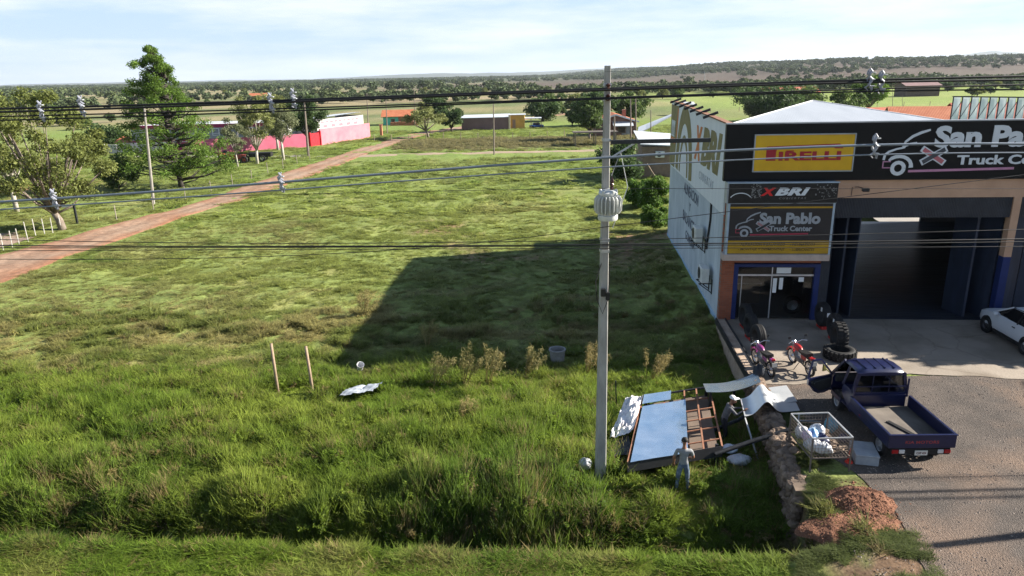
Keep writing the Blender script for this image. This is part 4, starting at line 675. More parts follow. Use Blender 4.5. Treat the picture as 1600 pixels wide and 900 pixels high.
bag('shopping_bag', (9.52, 19.1, .22), (.2, .16, .26), mat('teal_plastic', (.03, .22, .32), .5, scale=6, col2=(.15, .4, .5)), 'teal shopping bag on the gravel beside the pickup', 71); bag('shopping_bag', (9.62, 18.45, .13), (.16, .15, .14), M_bagd, 'dark blue bag on the gravel beside the pickup', 73)
# ------------------------------------------------------------------ wheels and tyres
M_rub = mat('tyre_rubber', (.014, .014, .015), .75, scale=20, var=.2)
def tyre_prof(R, w): return [(R * .60, -w * .42), (R * .72, -w * .52), (R * .90, -w * .50), (R * .975, -w * .40), (R, -w * .2), (R * .985, -w * .03), (R * .985, w * .03), (R, w * .2), (R * .975, w * .40), (R * .90, w * .50), (R * .72, w * .52), (R * .60, w * .42)]
def road_wheel(par, c, R, w, mrim, name='wheel', spokes=5, axis='X'):
    M = Matrix.Rotation(PI / 2, 4, 'Y') if axis == 'X' else Matrix.Rotation(PI / 2, 4, 'X')
    o = MB().lathe(tyre_prof(R, w), 28, 0, M, closed=True).build(name, M_rub, par, c, smooth=40)
    mb = MB(); mb.lathe([(R * .62, -w * .40), (R * .56, -w * .30), (R * .56, w * .30), (R * .62, w * .40)], 24, 0, M); mb.lathe([(.001, -w * .25), (R * .16, -w * .25), (R * .16, w * .25), (.001, w * .25)], 12, 0, M)
    for k in range(spokes):
        a = 2 * PI * k / spokes; v = Vector((0, math.cos(a), math.sin(a))) if axis == 'X' else Vector((math.cos(a), 0, math.sin(a))); mb.bar(v * R * .12, v * R * .58, w * .3, R * .17)
    mb.build('rim', mrim, o, smooth=40); return o
M_ply = M_rub
def tyre_thing(x, y, z, R, w, rz, label, lug=False, flat=False, tilt=0.0):
    o = thing('tyre', label, 'tyre', (x, y, z), rz, 'tyres for sale on the forecourt'); M = Matrix.Translation((0, 0, w * .55 if flat else R)) @ (Matrix() if flat else Matrix.Rotation(tilt, 4, 'Y') @ Matrix.Rotation(PI / 2, 4, 'Y'))
    b = MB().lathe(tyre_prof(R, w), 36, 0, M, closed=True)
    if lug:
        for k in range(22):
            a = 2 * PI * k / 22
            for s in (-1, 1): b.box((R * .98 * math.cos(a + s * .06), R * .98 * math.sin(a + s * .06), s * w * .24), (.09, .085, w * .42), 0, a, M=M)
    else:
        for zz in (-.24, 0, .24): b.lathe([(R * .99, zz * w - .02), (R * 1.012, zz * w - .02), (R * 1.012, zz * w + .02), (R * .99, zz * w + .02)], 36, 0, M)
    b.build('rubber', M_rub, o, smooth=40); return o
def stand(x, y, rz, label):
    o = MB().bx(-.12, .12, -.28, -.14, 0, .14, bev=.02).bx(-.12, .12, .14, .28, 0, .14, bev=.02).bx(-.10, .10, -.2, .2, 0, .04).build('tyre_stand', mat('red_block', (.50, .03, .025), .6, scale=5), smooth=False); o.location = (x, y, .02); o.rotation_euler = (0, 0, rz); tag(o, label, 'stand', 'red blocks under the tyres')
for x, y, R, w, rz, lb, lug in ((9.52, 25.62, .50, .30, .06, 'truck tyre nearest the motorcycles in the row by the kerb', False), (9.68, 26.95, .50, .30, .04, 'truck tyre in the middle of the row by the kerb', False), (9.88, 28.25, .50, .29, .05, 'truck tyre nearest the glass front in the row by the kerb', False), (13.08, 28.05, .52, .32, .0, 'truck tyre standing by the blue shopfront edge', False), (12.95, 26.6, .52, .32, -.04, 'truck tyre with white sticker in the middle of the short row', False), (12.62, 25.5, .52, .40, -.12, 'chunky lugged tyre standing behind the lying one', True)):
    t_ = tyre_thing(x, y, .10, R, w, rz, lb, lug)
    if not lug: stand(x, y, rz, 'red block under the ' + lb.split(' in the')[0].split(' standing')[0] + (' by the kerb' if x < 10 else ' by the bay'))
    if x > 12.9: MB().box((-w * .53, -.2, R * 1.55), (.006, .12, .17)).box((0, -R * .99, R * 1.25), (.12, .01, .18)).build('sticker', M_white, t_)
t_ = tyre_thing(12.35, 24.75, .02, .56, .36, 0, 'lugged tyre lying flat on the sunlit concrete', True, True)
# ------------------------------------------------------------------ loft helper for vehicle bodies
def loft(mb, rings, mi=0, caps=True, closed=True):
    n = len(rings[0]); vs = [p for r in rings for p in r]; fs = []
    for i in range(len(rings) - 1):
        for k in range(n if closed else n - 1): fs.append((i * n + k, i * n + (k + 1) % n, (i + 1) * n + (k + 1) % n, (i + 1) * n + k))
    if caps: fs += [tuple(range(n))[::-1], tuple(range((len(rings) - 1) * n, len(rings) * n))]
    return mb.add(vs, fs, mi)
M_tpaint = mat('truck_blue_paint', (.0055, .009, .045), .33, scale=3, var=.2, spec=.6); M_tdark = mat('black_trim', (.012, .012, .013), .6); M_seat = mat('cab_interior', (.03, .03, .032), .8)
M_cglass = glass('car_glass', alpha=.35, rough=.02)
# ------------------------------------------------------------------ blue pickup (local: x right, y forward, origin under the tailgate)
tk = thing('pickup_truck', 'dark blue flatbed pickup with its left door open, parked on the gravel', 'pickup', (11.03, 17.0, 0), -.025)
mb = MB(); mb.bx(-.88, .88, .06, 2.45, .58, .64); mb.build('bed_frame', M_tdark, tk)
M_bedf = mat('bed_floor', (.07, .058, .05), .85, scale=1.6, col2=(.17, .145, .12), detail=10, stretch=(1, .5, 1))
MB().bx(-.84, .84, .08, 2.42, .64, .66).build('bed_floor', M_bedf, tk)
mb = MB()
for i in range(9): mb.bx(-.80 + i * .09, -.75 + i * .09, .12, .42, .66, .675)
mb.build('bed_slats', M_tpaint, tk)
for s in (-1, 1):
    m_ = MB(); x0, x1 = sorted((s * .845, s * .90)); m_.bx(x0, x1, .05, 2.45, .60, .97, bev=.012); x0, x1 = sorted((s * .84, s * .915)); m_.bx(x0, x1, .04, 2.45, .97, 1.0, bev=.008); x0, x1 = sorted((s * .898, s * .908)); m_.bx(x0, x1, .1, 2.4, .74, .80).build('side_board', M_tpaint, tk)
m_ = MB(); m_.bx(-.90, .90, .0, .05, .60, .975, bev=.01); m_.bx(-.915, .915, -.01, .06, .975, 1.0); tg = m_.build('tailgate', M_tpaint, tk)
mb = MB(); text(mb, 'KIA MOTORS', -.46, .44, .74, .83, -.006, .0, 0, Matrix.Translation((0, .0, 0)) @ MF, bold=.02, spacing=1.05); mb.build('lettering', mat('dull_red_letters', (.30, .05, .05), .6), tg)
m_ = MB(); m_.bx(-.78, .78, .02, .10, .40, .58); m_.build('rear_bumper', M_tdark, tk)
for s in (-1, 1):
    MB().box((s * .70, .005, .50), (.17, .04, .11), bev=.01).build('tail_light', mat('tail_red', (.35, .01, .012), .3), tk); MB().box((s * .52, .005, .50), (.15, .04, .11), bev=.01).build('reverse_light', mat('lamp_white', (.6, .58, .55), .3), tk)
pn = MB().box((.0, -.0, .46), (.34, .02, .14)).build('number_plate', mat('plate_white', (.62, .60, .54), .5), tk); mb = MB(); text(mb, 'CXP 424', -.13, .13, .425, .49, -.014, -.009, 0, MF, bold=.02); mb.build('plate_lettering', mat('plate_ink', (.12, .03, .03), .6), pn)
m_ = MB(); m_.bx(-.42, -.34, .3, 4.4, .44, .56); m_.bx(.34, .42, .3, 4.4, .44, .56); m_.bx(-.5, .5, 1.1, 1.3, .36, .5); m_.build('chassis', M_tdark, tk)
for x in (-.70, .70):
    for y, R in ((.72, .33), (3.55, .34)): road_wheel(tk, (x, y, R), R, .2, mat('steel_rim', (.42, .43, .45), .4, metal=.5), spokes=8)
# cab: lower body, roof, pillars, glass
def cr(y, hw, z0, z1, top, r=.10): return [(-hw, y, z0), (hw, y, z0), (hw, y, z1 - r), (hw - .04, y, z1), (-hw + .04, y, z1), (-hw, y, z1 - r)]
cb = MB(); loft(cb, [cr(2.50, .80, .45, 1.05, 0), cr(2.56, .82, .42, 1.07, 0), cr(3.18, .82, .78, 1.07, 0)]); loft(cb, [cr(3.9, .82, .80, 1.07, 0), cr(4.05, .80, .45, 1.05, 0), cr(4.40, .74, .42, .92, 0), cr(4.46, .70, .45, .80, 0)]); cb.bx(.77, .83, 3.18, 3.9, .80, 1.07); cb.bx(-.83, -.79, 3.2, 3.9, .42, .55)
cb.bx(-.78, .78, 2.54, 4.0, .44, .50); cab = cb.build('cab', M_tpaint, tk, smooth=35)
rf_ = lambda y, hw, z, c=.10: [(-hw, y, z - c), (-hw + .05, y, z - .03), (-hw * .6, y, z + .012), (0, y, z + .02), (hw * .6, y, z + .012), (hw - .05, y, z - .03), (hw, y, z - c), (hw - .04, y, z - c - .03), (-hw + .04, y, z - c - .03)]
rb = MB(); loft(rb, [rf_(2.50, .68, 1.72, .05), rf_(2.56, .70, 1.78), rf_(2.75, .71, 1.815), rf_(3.2, .70, 1.815), rf_(3.50, .67, 1.77), rf_(3.58, .65, 1.72, .04)])
for i in range(4): rb.bx(-.45 + i * .28, -.41 + i * .28, 2.62, 3.4, 1.82, 1.845)
rfo = rb.build('roof', M_tpaint, tk, smooth=40)
pb = MB()
for s in (-1, 1):
    pb.bar((s * .79, 2.55, 1.05), (s * .67, 2.54, 1.70), .10, .09); pb.bar((s * .76, 4.12, 1.02), (s * .64, 3.55, 1.72), .06, .07); pb.bar((s * .79, 3.22, 1.06), (s * .685, 3.1, 1.72), .05, .07)
pb.bar((-.7, 2.52, 1.68), (.7, 2.52, 1.68), .06, .08); pb.bar((-.8, 2.52, 1.06), (.8, 2.52, 1.06), .06, .06); pb.bar((-.26, 2.49, 1.06), (-.24, 2.5, 1.7), .022).bar((.26, 2.49, 1.06), (.24, 2.5, 1.7), .022); pb.build('pillars', M_tpaint, tk)
gq = lambda *p: (MB().add(p, [(0, 1, 2, 3)]).add([Vector(q) + Vector((0, .008, 0)) for q in p], [(3, 2, 1, 0)]))
gq((-.74, 2.515, 1.09), (.74, 2.515, 1.09), (.64, 2.515, 1.66), (-.64, 2.515, 1.66)).build('rear_window', M_cglass, tk); gq((-.72, 4.1, 1.06), (.72, 4.1, 1.06), (.6, 3.58, 1.7), (-.6, 3.58, 1.7)).build('windscreen', M_cglass, tk); gq((.79, 3.25, 1.08), (.77, 4.02, 1.08), (.66, 3.55, 1.68), (.685, 3.12, 1.68)).build('side_window', M_cglass, tk)
m_ = MB()
for x in (-.38, .38): m_.box((x, 2.95, .70), (.5, .5, .2), bev=.05).box((x, 2.72, 1.05), (.5, .14, .6), bev=.05)
m_.box((0, 3.95, .95), (1.5, .25, .25), bev=.05); m_.build('seats', M_seat, tk)
mb = MB(); mb.bar((-.8, 2.46, 1.0), (.8, 2.46, 1.0), .04)
for x in (-.8, .8): mb.bar((x, 2.46, .95), (x, 2.46, 1.55), .04)
mb.bar((-.8, 2.46, 1.3), (.8, 2.46, 1.3), .03); mb.build('bed_rack', M_tpaint, tk)
# open left door, hinged at the front edge
dr = MB(); Md = Matrix.Translation((-.83, 3.95, 0)) @ Matrix.Rotation(math.radians(-68), 4, 'Z') @ Matrix.Translation((0, 0, 0))
dprof = [(-.02, .55), (-.30, .48), (-.55, .50), (-.70, .58), (-.86, .78), (-.98, .86), (-1.0, 1.07), (-.02, 1.07)]     # local y negative = rearwards
Ddoor = Matrix(((0, 0, 1, 0), (1, 0, 0, 0), (0, 1, 0, 0), (0, 0, 0, 1)))
dr.prism(dprof, -.035, .035, 0, Md @ Ddoor)
for a, b in (((-.0, 1.07), (-.52, 1.66)), ((-.52, 1.66), (-.86, 1.68)), ((-.86, 1.68), (-1.0, 1.07))): dr.bar(Md @ Ddoor @ Vector((*a, 0)), Md @ Ddoor @ Vector((*b, 0)), .04, .05)
door = dr.build('door', M_tpaint, tk, smooth=30)
m_ = MB(); m_.prism([(-.08, .62), (-.5, .58), (-.88, .85), (-.92, 1.0), (-.06, 1.0)], .036, .06, 0, Md @ Ddoor); m_.bar(Md @ Ddoor @ Vector((-.15, .95, .08)), Md @ Ddoor @ Vector((-.8, .92, .08)), .07, .09); m_.build('door_lining', M_seat, door)
m_ = MB(); m_.box(Md @ Ddoor @ Vector((-.10, 1.22, -.24)), (.06, .18, .26), 0, math.radians(-68), bev=.03); m_.bar(Md @ Ddoor @ Vector((-.08, 1.12, -.02)), Md @ Ddoor @ Vector((-.1, 1.2, -.2)), .03); m_.build('mirror', mat('mirror_shell', (.16, .15, .05), .4), door)
o = bag('red_cloth', (10.30, 18.75, .72), (.17, .08, .06), mat('red_fabric', (.45, .03, .04), .8), 'red cloth lying on the pickup bed near the left board', 81, 'cloth')
o = MB().bx(-.06, .06, -.45, .45, 0, .03).build('plank', M_tdark); o.location = (10.98, 18.0, .665); o.rotation_euler = (0, 0, .35); tag(o, 'dark plank lying on the pickup bed floor', 'plank')
mb = MB(); rr = random.Random(5)
for i in range(50): mb.box((11.0 + rr.uniform(-.2, .5), 17.2 + rr.uniform(-.1, .12), .675 + rr.uniform(0, .03)), (rr.uniform(.03, .1), rr.uniform(.03, .09), rr.uniform(.02, .05)), 0, rr.uniform(0, 3))
kind(tag(mb.build('rubble', mat('broken_rubble', (.2, .17, .12), .95, scale=6, island=.4)), 'broken rubble along the back of the pickup bed', 'rubble'), 'stuff')
# ------------------------------------------------------------------ white car
M_cpaint = mat('white_car_paint', (.60, .62, .65), .25, scale=3, var=.02, spec=.6)
car = thing('parked_car', 'white hatchback parked at the right edge facing the workshop', 'car', (20.1, 23.9, .02), -.06)
def sect(y, hw, zb, zs, zt, hr): return [(-hw * .90, y, zb), (-hw, y, zb + .18), (-hw, y, zs * .62 + zb * .38), (-hw * .955, y, zs), (-hr, y, zt), (hr, y, zt), (hw * .955, y, zs), (hw, y, zs * .62 + zb * .38), (hw, y, zb + .18), (hw * .90, y, zb)]
cbm = MB(); loft(cbm, [sect(-.05, .70, .42, .78, .82, .5), sect(.05, .80, .28, .92, 1.0, .66), sect(.45, .86, .24, .98, 1.03, .72), sect(1.2, .87, .22, .97, 1.0, .74), sect(2.4, .87, .22, .95, .98, .74), sect(2.95, .86, .22, .93, .97, .70), sect(3.5, .84, .24, .86, .93, .66), sect(3.85, .78, .28, .76, .82, .55), sect(4.02, .66, .36, .62, .66, .45)]); cbody = cbm.build('body', M_cpaint, car, smooth=40)
gl_ = MB(); gs = lambda y, hb, zb, ht, zt: [(-hb, y, zb), (-ht, y, zt), (ht, y, zt), (hb, y, zb)]
loft(gl_, [gs(.10, .72, .99, .55, 1.05), gs(.55, .80, .98, .60, 1.40), gs(1.3, .81, .97, .63, 1.47), gs(2.1, .80, .95, .61, 1.42), gs(2.55, .79, .95, .58, 1.22), gs(3.1, .74, .94, .60, .97)]); gl_.build('windows', mat('tinted_glass', (.008, .009, .011), .06, spec=.6), car, smooth=40)
rfm = MB(); rs_ = lambda y, hw, z: [(-hw, y, z - .035), (-hw * .85, y, z + .012), (0, y, z + .03), (hw * .85, y, z + .012), (hw, y, z - .035)]
loft(rfm, [rs_(.45, .58, 1.36), rs_(.7, .63, 1.43), rs_(1.3, .655, 1.475), rs_(2.0, .635, 1.44), rs_(2.2, .60, 1.385)], closed=False, caps=False); rfm.build('roof', M_cpaint, car, smooth=40)
m_ = MB()
for s in (-1, 1): m_.bar((s * .80, 2.98, .95), (s * .615, 2.12, 1.41), .06, .05); m_.bar((s * .82, .25, .98), (s * .60, .62, 1.42), .22, .05)
m_.build('pillars', M_cpaint, car)
for s in (-1, 1):
    MB().bar((s * .84, 1.42, .95), (s * .645, 1.38, 1.45), .05, .04).build('door_pillar', M_tdark, car); MB().box((s * .95, 2.6, 1.0), (.18, .12, .14), 0, bev=.04).build('wing_mirror', M_cpaint, car)
    MB().bx(*sorted((s * .845, s * .885)), .95, 2.75, .20, .34).build('side_skirt', M_tdark, car); MB().box((s * .875, 1.55, .80), (.03, .18, .04), bev=.01).box((s * .875, .75, .82), (.03, .18, .04), bev=.01).build('door_handle', M_tdark, car)
    MB().box((s * .62, 3.80, .70), (.3, .16, .12), 0, -s * .5, bev=.04).build('headlight', mat('headlight_glass', (.35, .38, .42), .1), car); MB().box((s * .68, .0, .86), (.2, .10, .18), 0, bev=.04).build('tail_light', mat('tail_red', (.35, .01, .012), .3), car)
    for y in (.72, 3.22):
        MB().lathe([(.37, -.03), (.37, .03), (.30, .035), (.30, -.035)], 26, 0, Matrix.Translation((s * .855, y, .34)) @ Matrix.Rotation(PI / 2, 4, 'Y'), closed=True).build('wheel_arch', M_tdark, car)
        w_ = road_wheel(car, (s * .80, y, .32), .32, .22, mat('dark_alloy', (.08, .08, .085), .35, metal=.6), spokes=5)
# ------------------------------------------------------------------ motorcycles
def motorcycle(x, y, rz, paint, label, box=False):
    o = thing('motorcycle', label, 'motorcycle', (x, y, .02), rz, 'motorcycles parked on the concrete'); ln = Matrix.Rotation(-.12, 4, 'Y')
    M_ch = mat('chrome', (.5, .5, .52), .2, metal=.9)
    def put(mb, name, m, par=o, smooth=35):
        q = mb.build(name, m, par, smooth=smooth)
        q.matrix_basis = ln.copy() if par is o else Matrix(); return q
    for nm, yy, R in (('wheel', .62, .30), ('wheel', -.62, .30)):
        mb = MB(); mb.lathe([(.235, -.035), (.28, -.05), (R, -.02), (R, .02), (.28, .05), (.235, .035)], 26, 0, Matrix.Translation((0, yy, .30)) @ Matrix.Rotation(PI / 2, 4, 'Y'), closed=True); w = put(mb, nm, M_rub)
        mb = MB(); mb.lathe([(.236, -.03), (.215, -.03), (.215, .03), (.236, .03)], 24, 0, Matrix.Translation((0, yy, .30)) @ Matrix.Rotation(PI / 2, 4, 'Y'), closed=True); mb.lathe([(.001, -.06), (.06, -.06), (.06, .06), (.001, .06)], 10, 0, Matrix.Translation((0, yy, .30)) @ Matrix.Rotation(PI / 2, 4, 'Y'))
        for k in range(12): a = 2 * PI * k / 12; mb.bar((0, yy + .05 * math.cos(a), .30 + .05 * math.sin(a)), (0, yy + .22 * math.cos(a + .2), .30 + .22 * math.sin(a + .2)), .008)
        q = mb.build('rim', M_ch, w)
    mb = MB(); mb.tube([(-.07, .62, .30), (-.07, .36, .90)], .022, 8); mb.tube([(.07, .62, .30), (.07, .36, .90)], .022, 8); put(mb, 'fork', M_ch)
    mb = MB(); mb.tube([(0, .38, .80), (0, .30, .45), (0, .0, .28), (0, -.2, .32), (0, -.25, .62), (0, .33, .82)], .022, 8); mb.tube([(.1, -.2, .38), (.1, -.62, .30)], .025, 8); mb.tube([(-.1, -.2, .38), (-.1, -.62, .30)], .025, 8); mb.tube([(0, -.25, .62), (0, -.75, .72)], .03, 8); put(mb, 'frame', M_frame)
    mb = MB(); mb.box((0, .06, .42), (.24, .34, .26), bev=.05); mb.lathe([(.11, 0), (.11, .2), (.06, .24)], 10, 0, Matrix.Translation((0, .16, .45)) @ Matrix.Rotation(-.5, 4, 'X')); put(mb, 'engine', mat('engine_grey', (.16, .16, .17), .5, metal=.5))
    mb = MB(); mb.grid(lambda u, v: (.15 * math.sin(v * PI) * math.cos(u * 2 * PI) * (.8 + .2 * math.cos(v * 3)), .14 + .26 * math.cos(v * PI), .80 + .12 * math.sin(v * PI) * math.sin(u * 2 * PI) + .04 * math.cos(v * PI)), 14, 10); put(mb, 'fuel_tank', paint, smooth=True)
    mb = MB(); loft(mb, [[(-.09, .0, .74), (.09, .0, .74), (.09, .0, .82), (-.09, .0, .82)], [(-.13, -.25, .72), (.13, -.25, .72), (.13, -.25, .82), (-.13, -.25, .82)], [(-.12, -.65, .78), (.12, -.65, .78), (.11, -.65, .88), (-.11, -.65, .88)]]); put(mb, 'saddle', mat('saddle_black', (.018, .017, .017), .6))
    mb = MB(); 
    for s in (-1, 1): mb.box((s * .11, -.38, .64), (.03, .34, .16), bev=.015)
    mb.box((0, -.78, .74), (.16, .2, .07), bev=.02); put(mb, 'side_panel', paint)
    mb = MB(); arc = [(yy_, .30 + .35 * math.sin(a)) for a, yy_ in ((a, .62 + .35 * math.cos(a)) for a in np.linspace(.3, 2.5, 9))]
    mb.ribbon(arc, .015, -.06, .06, 0, Matrix(((0, 0, 1, 0), (1, 0, 0, 0), (0, 1, 0, 0), (0, 0, 0, 1)))); put(mb, 'front_mudguard', paint)
    mb = MB(); arc = [(yy_, .30 + .36 * math.sin(a)) for a, yy_ in ((a, -.62 + .36 * math.cos(a)) for a in np.linspace(.9, 3.0, 9))]
    mb.ribbon(arc, .015, -.06, .06, 0, Matrix(((0, 0, 1, 0), (1, 0, 0, 0), (0, 1, 0, 0), (0, 0, 0, 1)))); put(mb, 'rear_mudguard', M_frame)
    mb = MB(); mb.tube([(-.36, .18, 1.02), (-.2, .26, 1.04), (0, .34, .94), (.2, .26, 1.04), (.36, .18, 1.02)], .014, 8); put(mb, 'handlebar', M_ch)
    for s in (-1, 1):
        mb = MB(); mb.tube([(s * .24, .24, 1.04), (s * .30, .2, 1.2)], .008, 6); mb.box((s * .31, .2, 1.23), (.11, .02, .08), bev=.008); put(mb, 'mirror', M_frame)
    mb = MB(); mb.lathe([(.001, 0), (.085, .01), (.09, .06), (.04, .12), (.001, .13)], 14, 0, Matrix.Translation((0, .52, .90)) @ Matrix.Rotation(PI / 2, 4, 'X')); put(mb, 'headlight', M_ch)
    mb = MB(); mb.box((0, -.86, .76), (.13, .06, .09), bev=.02); put(mb, 'tail_light', mat('tail_red', (.35, .01, .012), .3))
    mb = MB(); mb.box((0, -.94, .60), (.18, .012, .15)); put(mb, 'number_plate', mat('plate_white', (.62, .60, .54), .5))
    mb = MB(); mb.tube([(.12, .1, .34), (.13, -.2, .24), (.14, -.75, .38)], [.02, .025, .04], 10); put(mb, 'exhaust', M_ch)
    mb = MB(); mb.bar((-.08, .0, .28), (-.28, .05, .0), .02); put(mb, 'kickstand', M_frame); return o
motorcycle(9.12, 23.75, .10, mat('magenta_paint', (.22, .03, .15), .35, spec=.6), 'motorcycle with magenta tank parked nearer the kerb wall')
motorcycle(10.5, 23.75, .12, mat('red_paint', (.36, .014, .016), .35, spec=.6), 'red motorcycle parked on the concrete between the tyres')
bag('backpack', (8.66, 22.95, .3), (.2, .2, .32), mat('dark_canvas', (.03, .035, .045), .8, scale=6), 'dark bulky bag standing beside the magenta motorcycle', 91)
# ------------------------------------------------------------------ people
def person(name, label, loc, rz, J, cols, cap=None, lean=0.0, hair=(.02, .016, .014)):
    """J: joint -> (x,y,z); one continuous skinned body; materials by nearest limb"""
    root = thing(name, label, 'person', loc, rz)
    vs = []; es = []; rad = []; key = {}
    def V(k, p, r): key[k] = len(vs); vs.append(Vector(p)); rad.append(r); return key[k]
    def Ed(a, b): es.append((key[a], key[b]))
    V('pel', J['pel'], (.155, .115)); V('wai', J['wai'], (.145, .105)); V('che', J['che'], (.17, .115)); V('nk0', J['nk0'], (.085, .07)); V('nk1', J['nk1'], (.056, .06)); hd = Vector(J['head']); f = Vector(J['face'])
    V('h0', hd + Vector((0, 0, -.045)) + f * .01, (.072, .085)); V('h1', hd + Vector((0, 0, .05)), (.08, .095)); V('h2', hd + Vector((0, 0, .115)) - f * .01, (.055, .065)); V('nose', hd + f * .115 + Vector((0, 0, -.03)), (.014, .014)); V('chin', hd + f * .075 + Vector((0, 0, -.095)), (.032, .03))
    for a, b in (('pel', 'wai'), ('wai', 'che'), ('che', 'nk0'), ('nk0', 'nk1'), ('nk1', 'h0'), ('h0', 'h1'), ('h1', 'h2'), ('h0', 'nose'), ('h0', 'chin')): Ed(a, b)
    for s in ('l', 'r'):
        V(s + 'sh', J[s + 'sh'], (.066, .066)); V(s + 'el', J[s + 'el'], (.046, .046)); V(s + 'wr', J[s + 'wr'], (.03, .034)); w = Vector(J[s + 'wr']); e = Vector(J[s + 'el']); d = (w - e).normalized(); sx = -1 if s == 'l' else 1
        side = d.cross(Vector((0, 0, 1))); side = side.normalized() if side.length > .2 else Vector((0, 1, 0)); nrm = side.cross(d).normalized()
        V(s + 'pm', w + d * .075, (.038, .022)); Ed('che', s + 'sh'); Ed(s + 'sh', s + 'el'); Ed(s + 'el', s + 'wr'); Ed(s + 'wr', s + 'pm')
        for k, (o_, ln) in enumerate(((-.030, .066), (-.010, .078), (.010, .074), (.030, .058))):
            p0 = w + d * .11 + side * o_; V(f'{s}f{k}a', p0, (.0095,) * 2); V(f'{s}f{k}b', p0 + d * ln * .55 - nrm * .012, (.0085,) * 2); V(f'{s}f{k}c', p0 + d * ln * .85 - nrm * .036, (.007,) * 2); Ed(s + 'pm', f'{s}f{k}a'); Ed(f'{s}f{k}a', f'{s}f{k}b'); Ed(f'{s}f{k}b', f'{s}f{k}c')
        V(s + 'ta', w + d * .045 + side * .036 * sx - nrm * .01, (.012,) * 2); V(s + 'tb', w + d * .09 + side * .052 * sx - nrm * .025, (.009,) * 2); Ed(s + 'wr', s + 'ta'); Ed(s + 'ta', s + 'tb')
        V(s + 'hp', J[s + 'hp'], (.102, .102)); V(s + 'kn', J[s + 'kn'], (.064, .066)); V(s + 'an', J[s + 'an'], (.046, .05)); V(s + 'he', Vector(J[s + 'an']) + Vector((0, .0, -.055)), (.042, .04)); V(s + 'to', Vector(J[s + 'an']) + Vector((sx * .03, .17, -.075)), (.042, .03)); Ed('pel', s + 'hp'); Ed(s + 'hp', s + 'kn'); Ed(s + 'kn', s + 'an'); Ed(s + 'an', s + 'he'); Ed(s + 'he', s + 'to')
    me = bpy.data.meshes.new('body_cage'); me.from_pydata(vs, es, []); ob = bpy.data.objects.new('body_cage', me); COL.objects.link(ob); sk = ob.modifiers.new('skin', 'SKIN'); sk.use_smooth_shade = True; sk.branch_smoothing = .6; su = ob.modifiers.new('sub', 'SUBSURF'); su.levels = su.render_levels = 2
    for i, d_ in enumerate(me.skin_vertices[0].data): d_.radius = rad[i]; d_.use_root = (i == 0)
    dg = bpy.context.evaluated_depsgraph_get(); res = bpy.data.meshes.new_from_object(ob.evaluated_get(dg)); bpy.data.objects.remove(ob)
    mats_ = [mat(f'{name}_{k}_{abs(hash(label)) % 97}', c, .8 if k != 'skin' else .55, scale=9, var=.18, col2=c2) for k, c, c2 in cols]; ix = {k: i for i, (k, _, _) in enumerate(cols)}; res.materials.clear(); [res.materials.append(m_) for m_ in mats_]
    inv = {i: k for k, i in key.items()}
    def lab(k):
        if k in ('pel',) or k[1:] in ('hp', 'kn'): return 'trousers'
        if k in ('wai', 'che', 'nk0') or k[1:] == 'sh': return 'shirt'
        if k[1:] in ('an', 'he', 'to'): return 'shoes'
        return 'skin'
    for p in res.polygons:
        c = Vector(p.center); bi = min(range(len(es)), key=lambda q: segd(c, vs[es[q][0]], vs[es[q][1]])[0]); t_ = segd(c, vs[es[bi][0]], vs[es[bi][1]])[1]; a, b = inv[es[bi][0]], inv[es[bi][1]]
        if b[1:] == 'el': l_ = 'shirt' if (t_ < .62 or cols_long(cols)) else 'skin'
        elif b[1:] == 'wr': l_ = 'shirt' if cols_long(cols) and t_ < .93 else 'skin'
        elif b[1:] == 'an': l_ = 'trousers' if t_ < .93 else 'shoes'
        elif a == 'pel' and b == 'wai': l_ = 'trousers' if t_ < .25 else 'shirt'
        else: l_ = lab(b)
        p.material_index = ix[l_]; p.use_smooth = True
    bo = bpy.data.objects.new('body', res); COL.objects.link(bo); bo.parent = root
    up = Vector((0, 0, 1)); rt = f.cross(up).normalized()
    hm = MB()
    def cap_fn(u, v, R=(.098, .112, .105), vmax=.55, off=.055):
        a = u * 2 * PI; th = v * PI * vmax; return hd + rt * (R[0] * math.sin(th) * math.cos(a)) - f * (R[1] * math.sin(th) * math.sin(a) + .012) + up * (R[2] * math.cos(th) + off)
    if cap: 
        hm.grid(lambda u, v: cap_fn(u, v, (.108, .12, .115), .5, .055), 18, 8); hm.prism([(-.075, .09), (.075, .09), (.06, .19), (0, .215), (-.06, .19)], .045, .058, 0, Matrix.Translation(hd) @ Matrix((( rt.x, f.x, 0, 0), (rt.y, f.y, 0, 0), (0, 0, 1, 0), (0, 0, 0, 1)))); hm.build('cap', mat('cap_' + cap[0], cap[1], .8), root, smooth=40)
    else: hm.grid(lambda u, v: cap_fn(u, v), 18, 9); hm.build('hair', mat('dark_hair', hair, .7), root, smooth=True)
    em = MB()
    for s in (-1, 1): em.lathe([(.001, -.011), (.009, -.006), (.011, 0), (.009, .006), (.001, .011)], 8, 0, Matrix.Translation(hd + f * .088 + rt * .032 * s + up * .012))
    em.build('eyes', mat('dark_eye', (.02, .015, .012), .2), root)
    er = MB()
    for s in (-1, 1): er.grid(lambda u, v: hd + rt * s * (.083 + .012 * math.sin(v * PI) * math.sin(u * 2 * PI)) + f * (-.005 + .018 * math.sin(v * PI) * math.cos(u * 2 * PI)) + up * (.0 + .03 * math.cos(v * PI)), 8, 6)
    er.build('ears', mats_[ix['skin']], root, smooth=True); mo = MB().bar(hd + f * .093 - rt * .022 + up * -.068, hd + f * .093 + rt * .022 + up * -.068, .008); mo.build('mouth', mat('lips', (.22, .08, .07), .6), root)
    return root
def segd(p, a, b):
    d = b - a; t_ = max(0, min(1, (p - a).dot(d) / max(1e-9, d.length_squared))); return ((p - (a + d * t_)).length, t_)
def cols_long(cols): return any(k == 'long' for k, _, _ in cols)
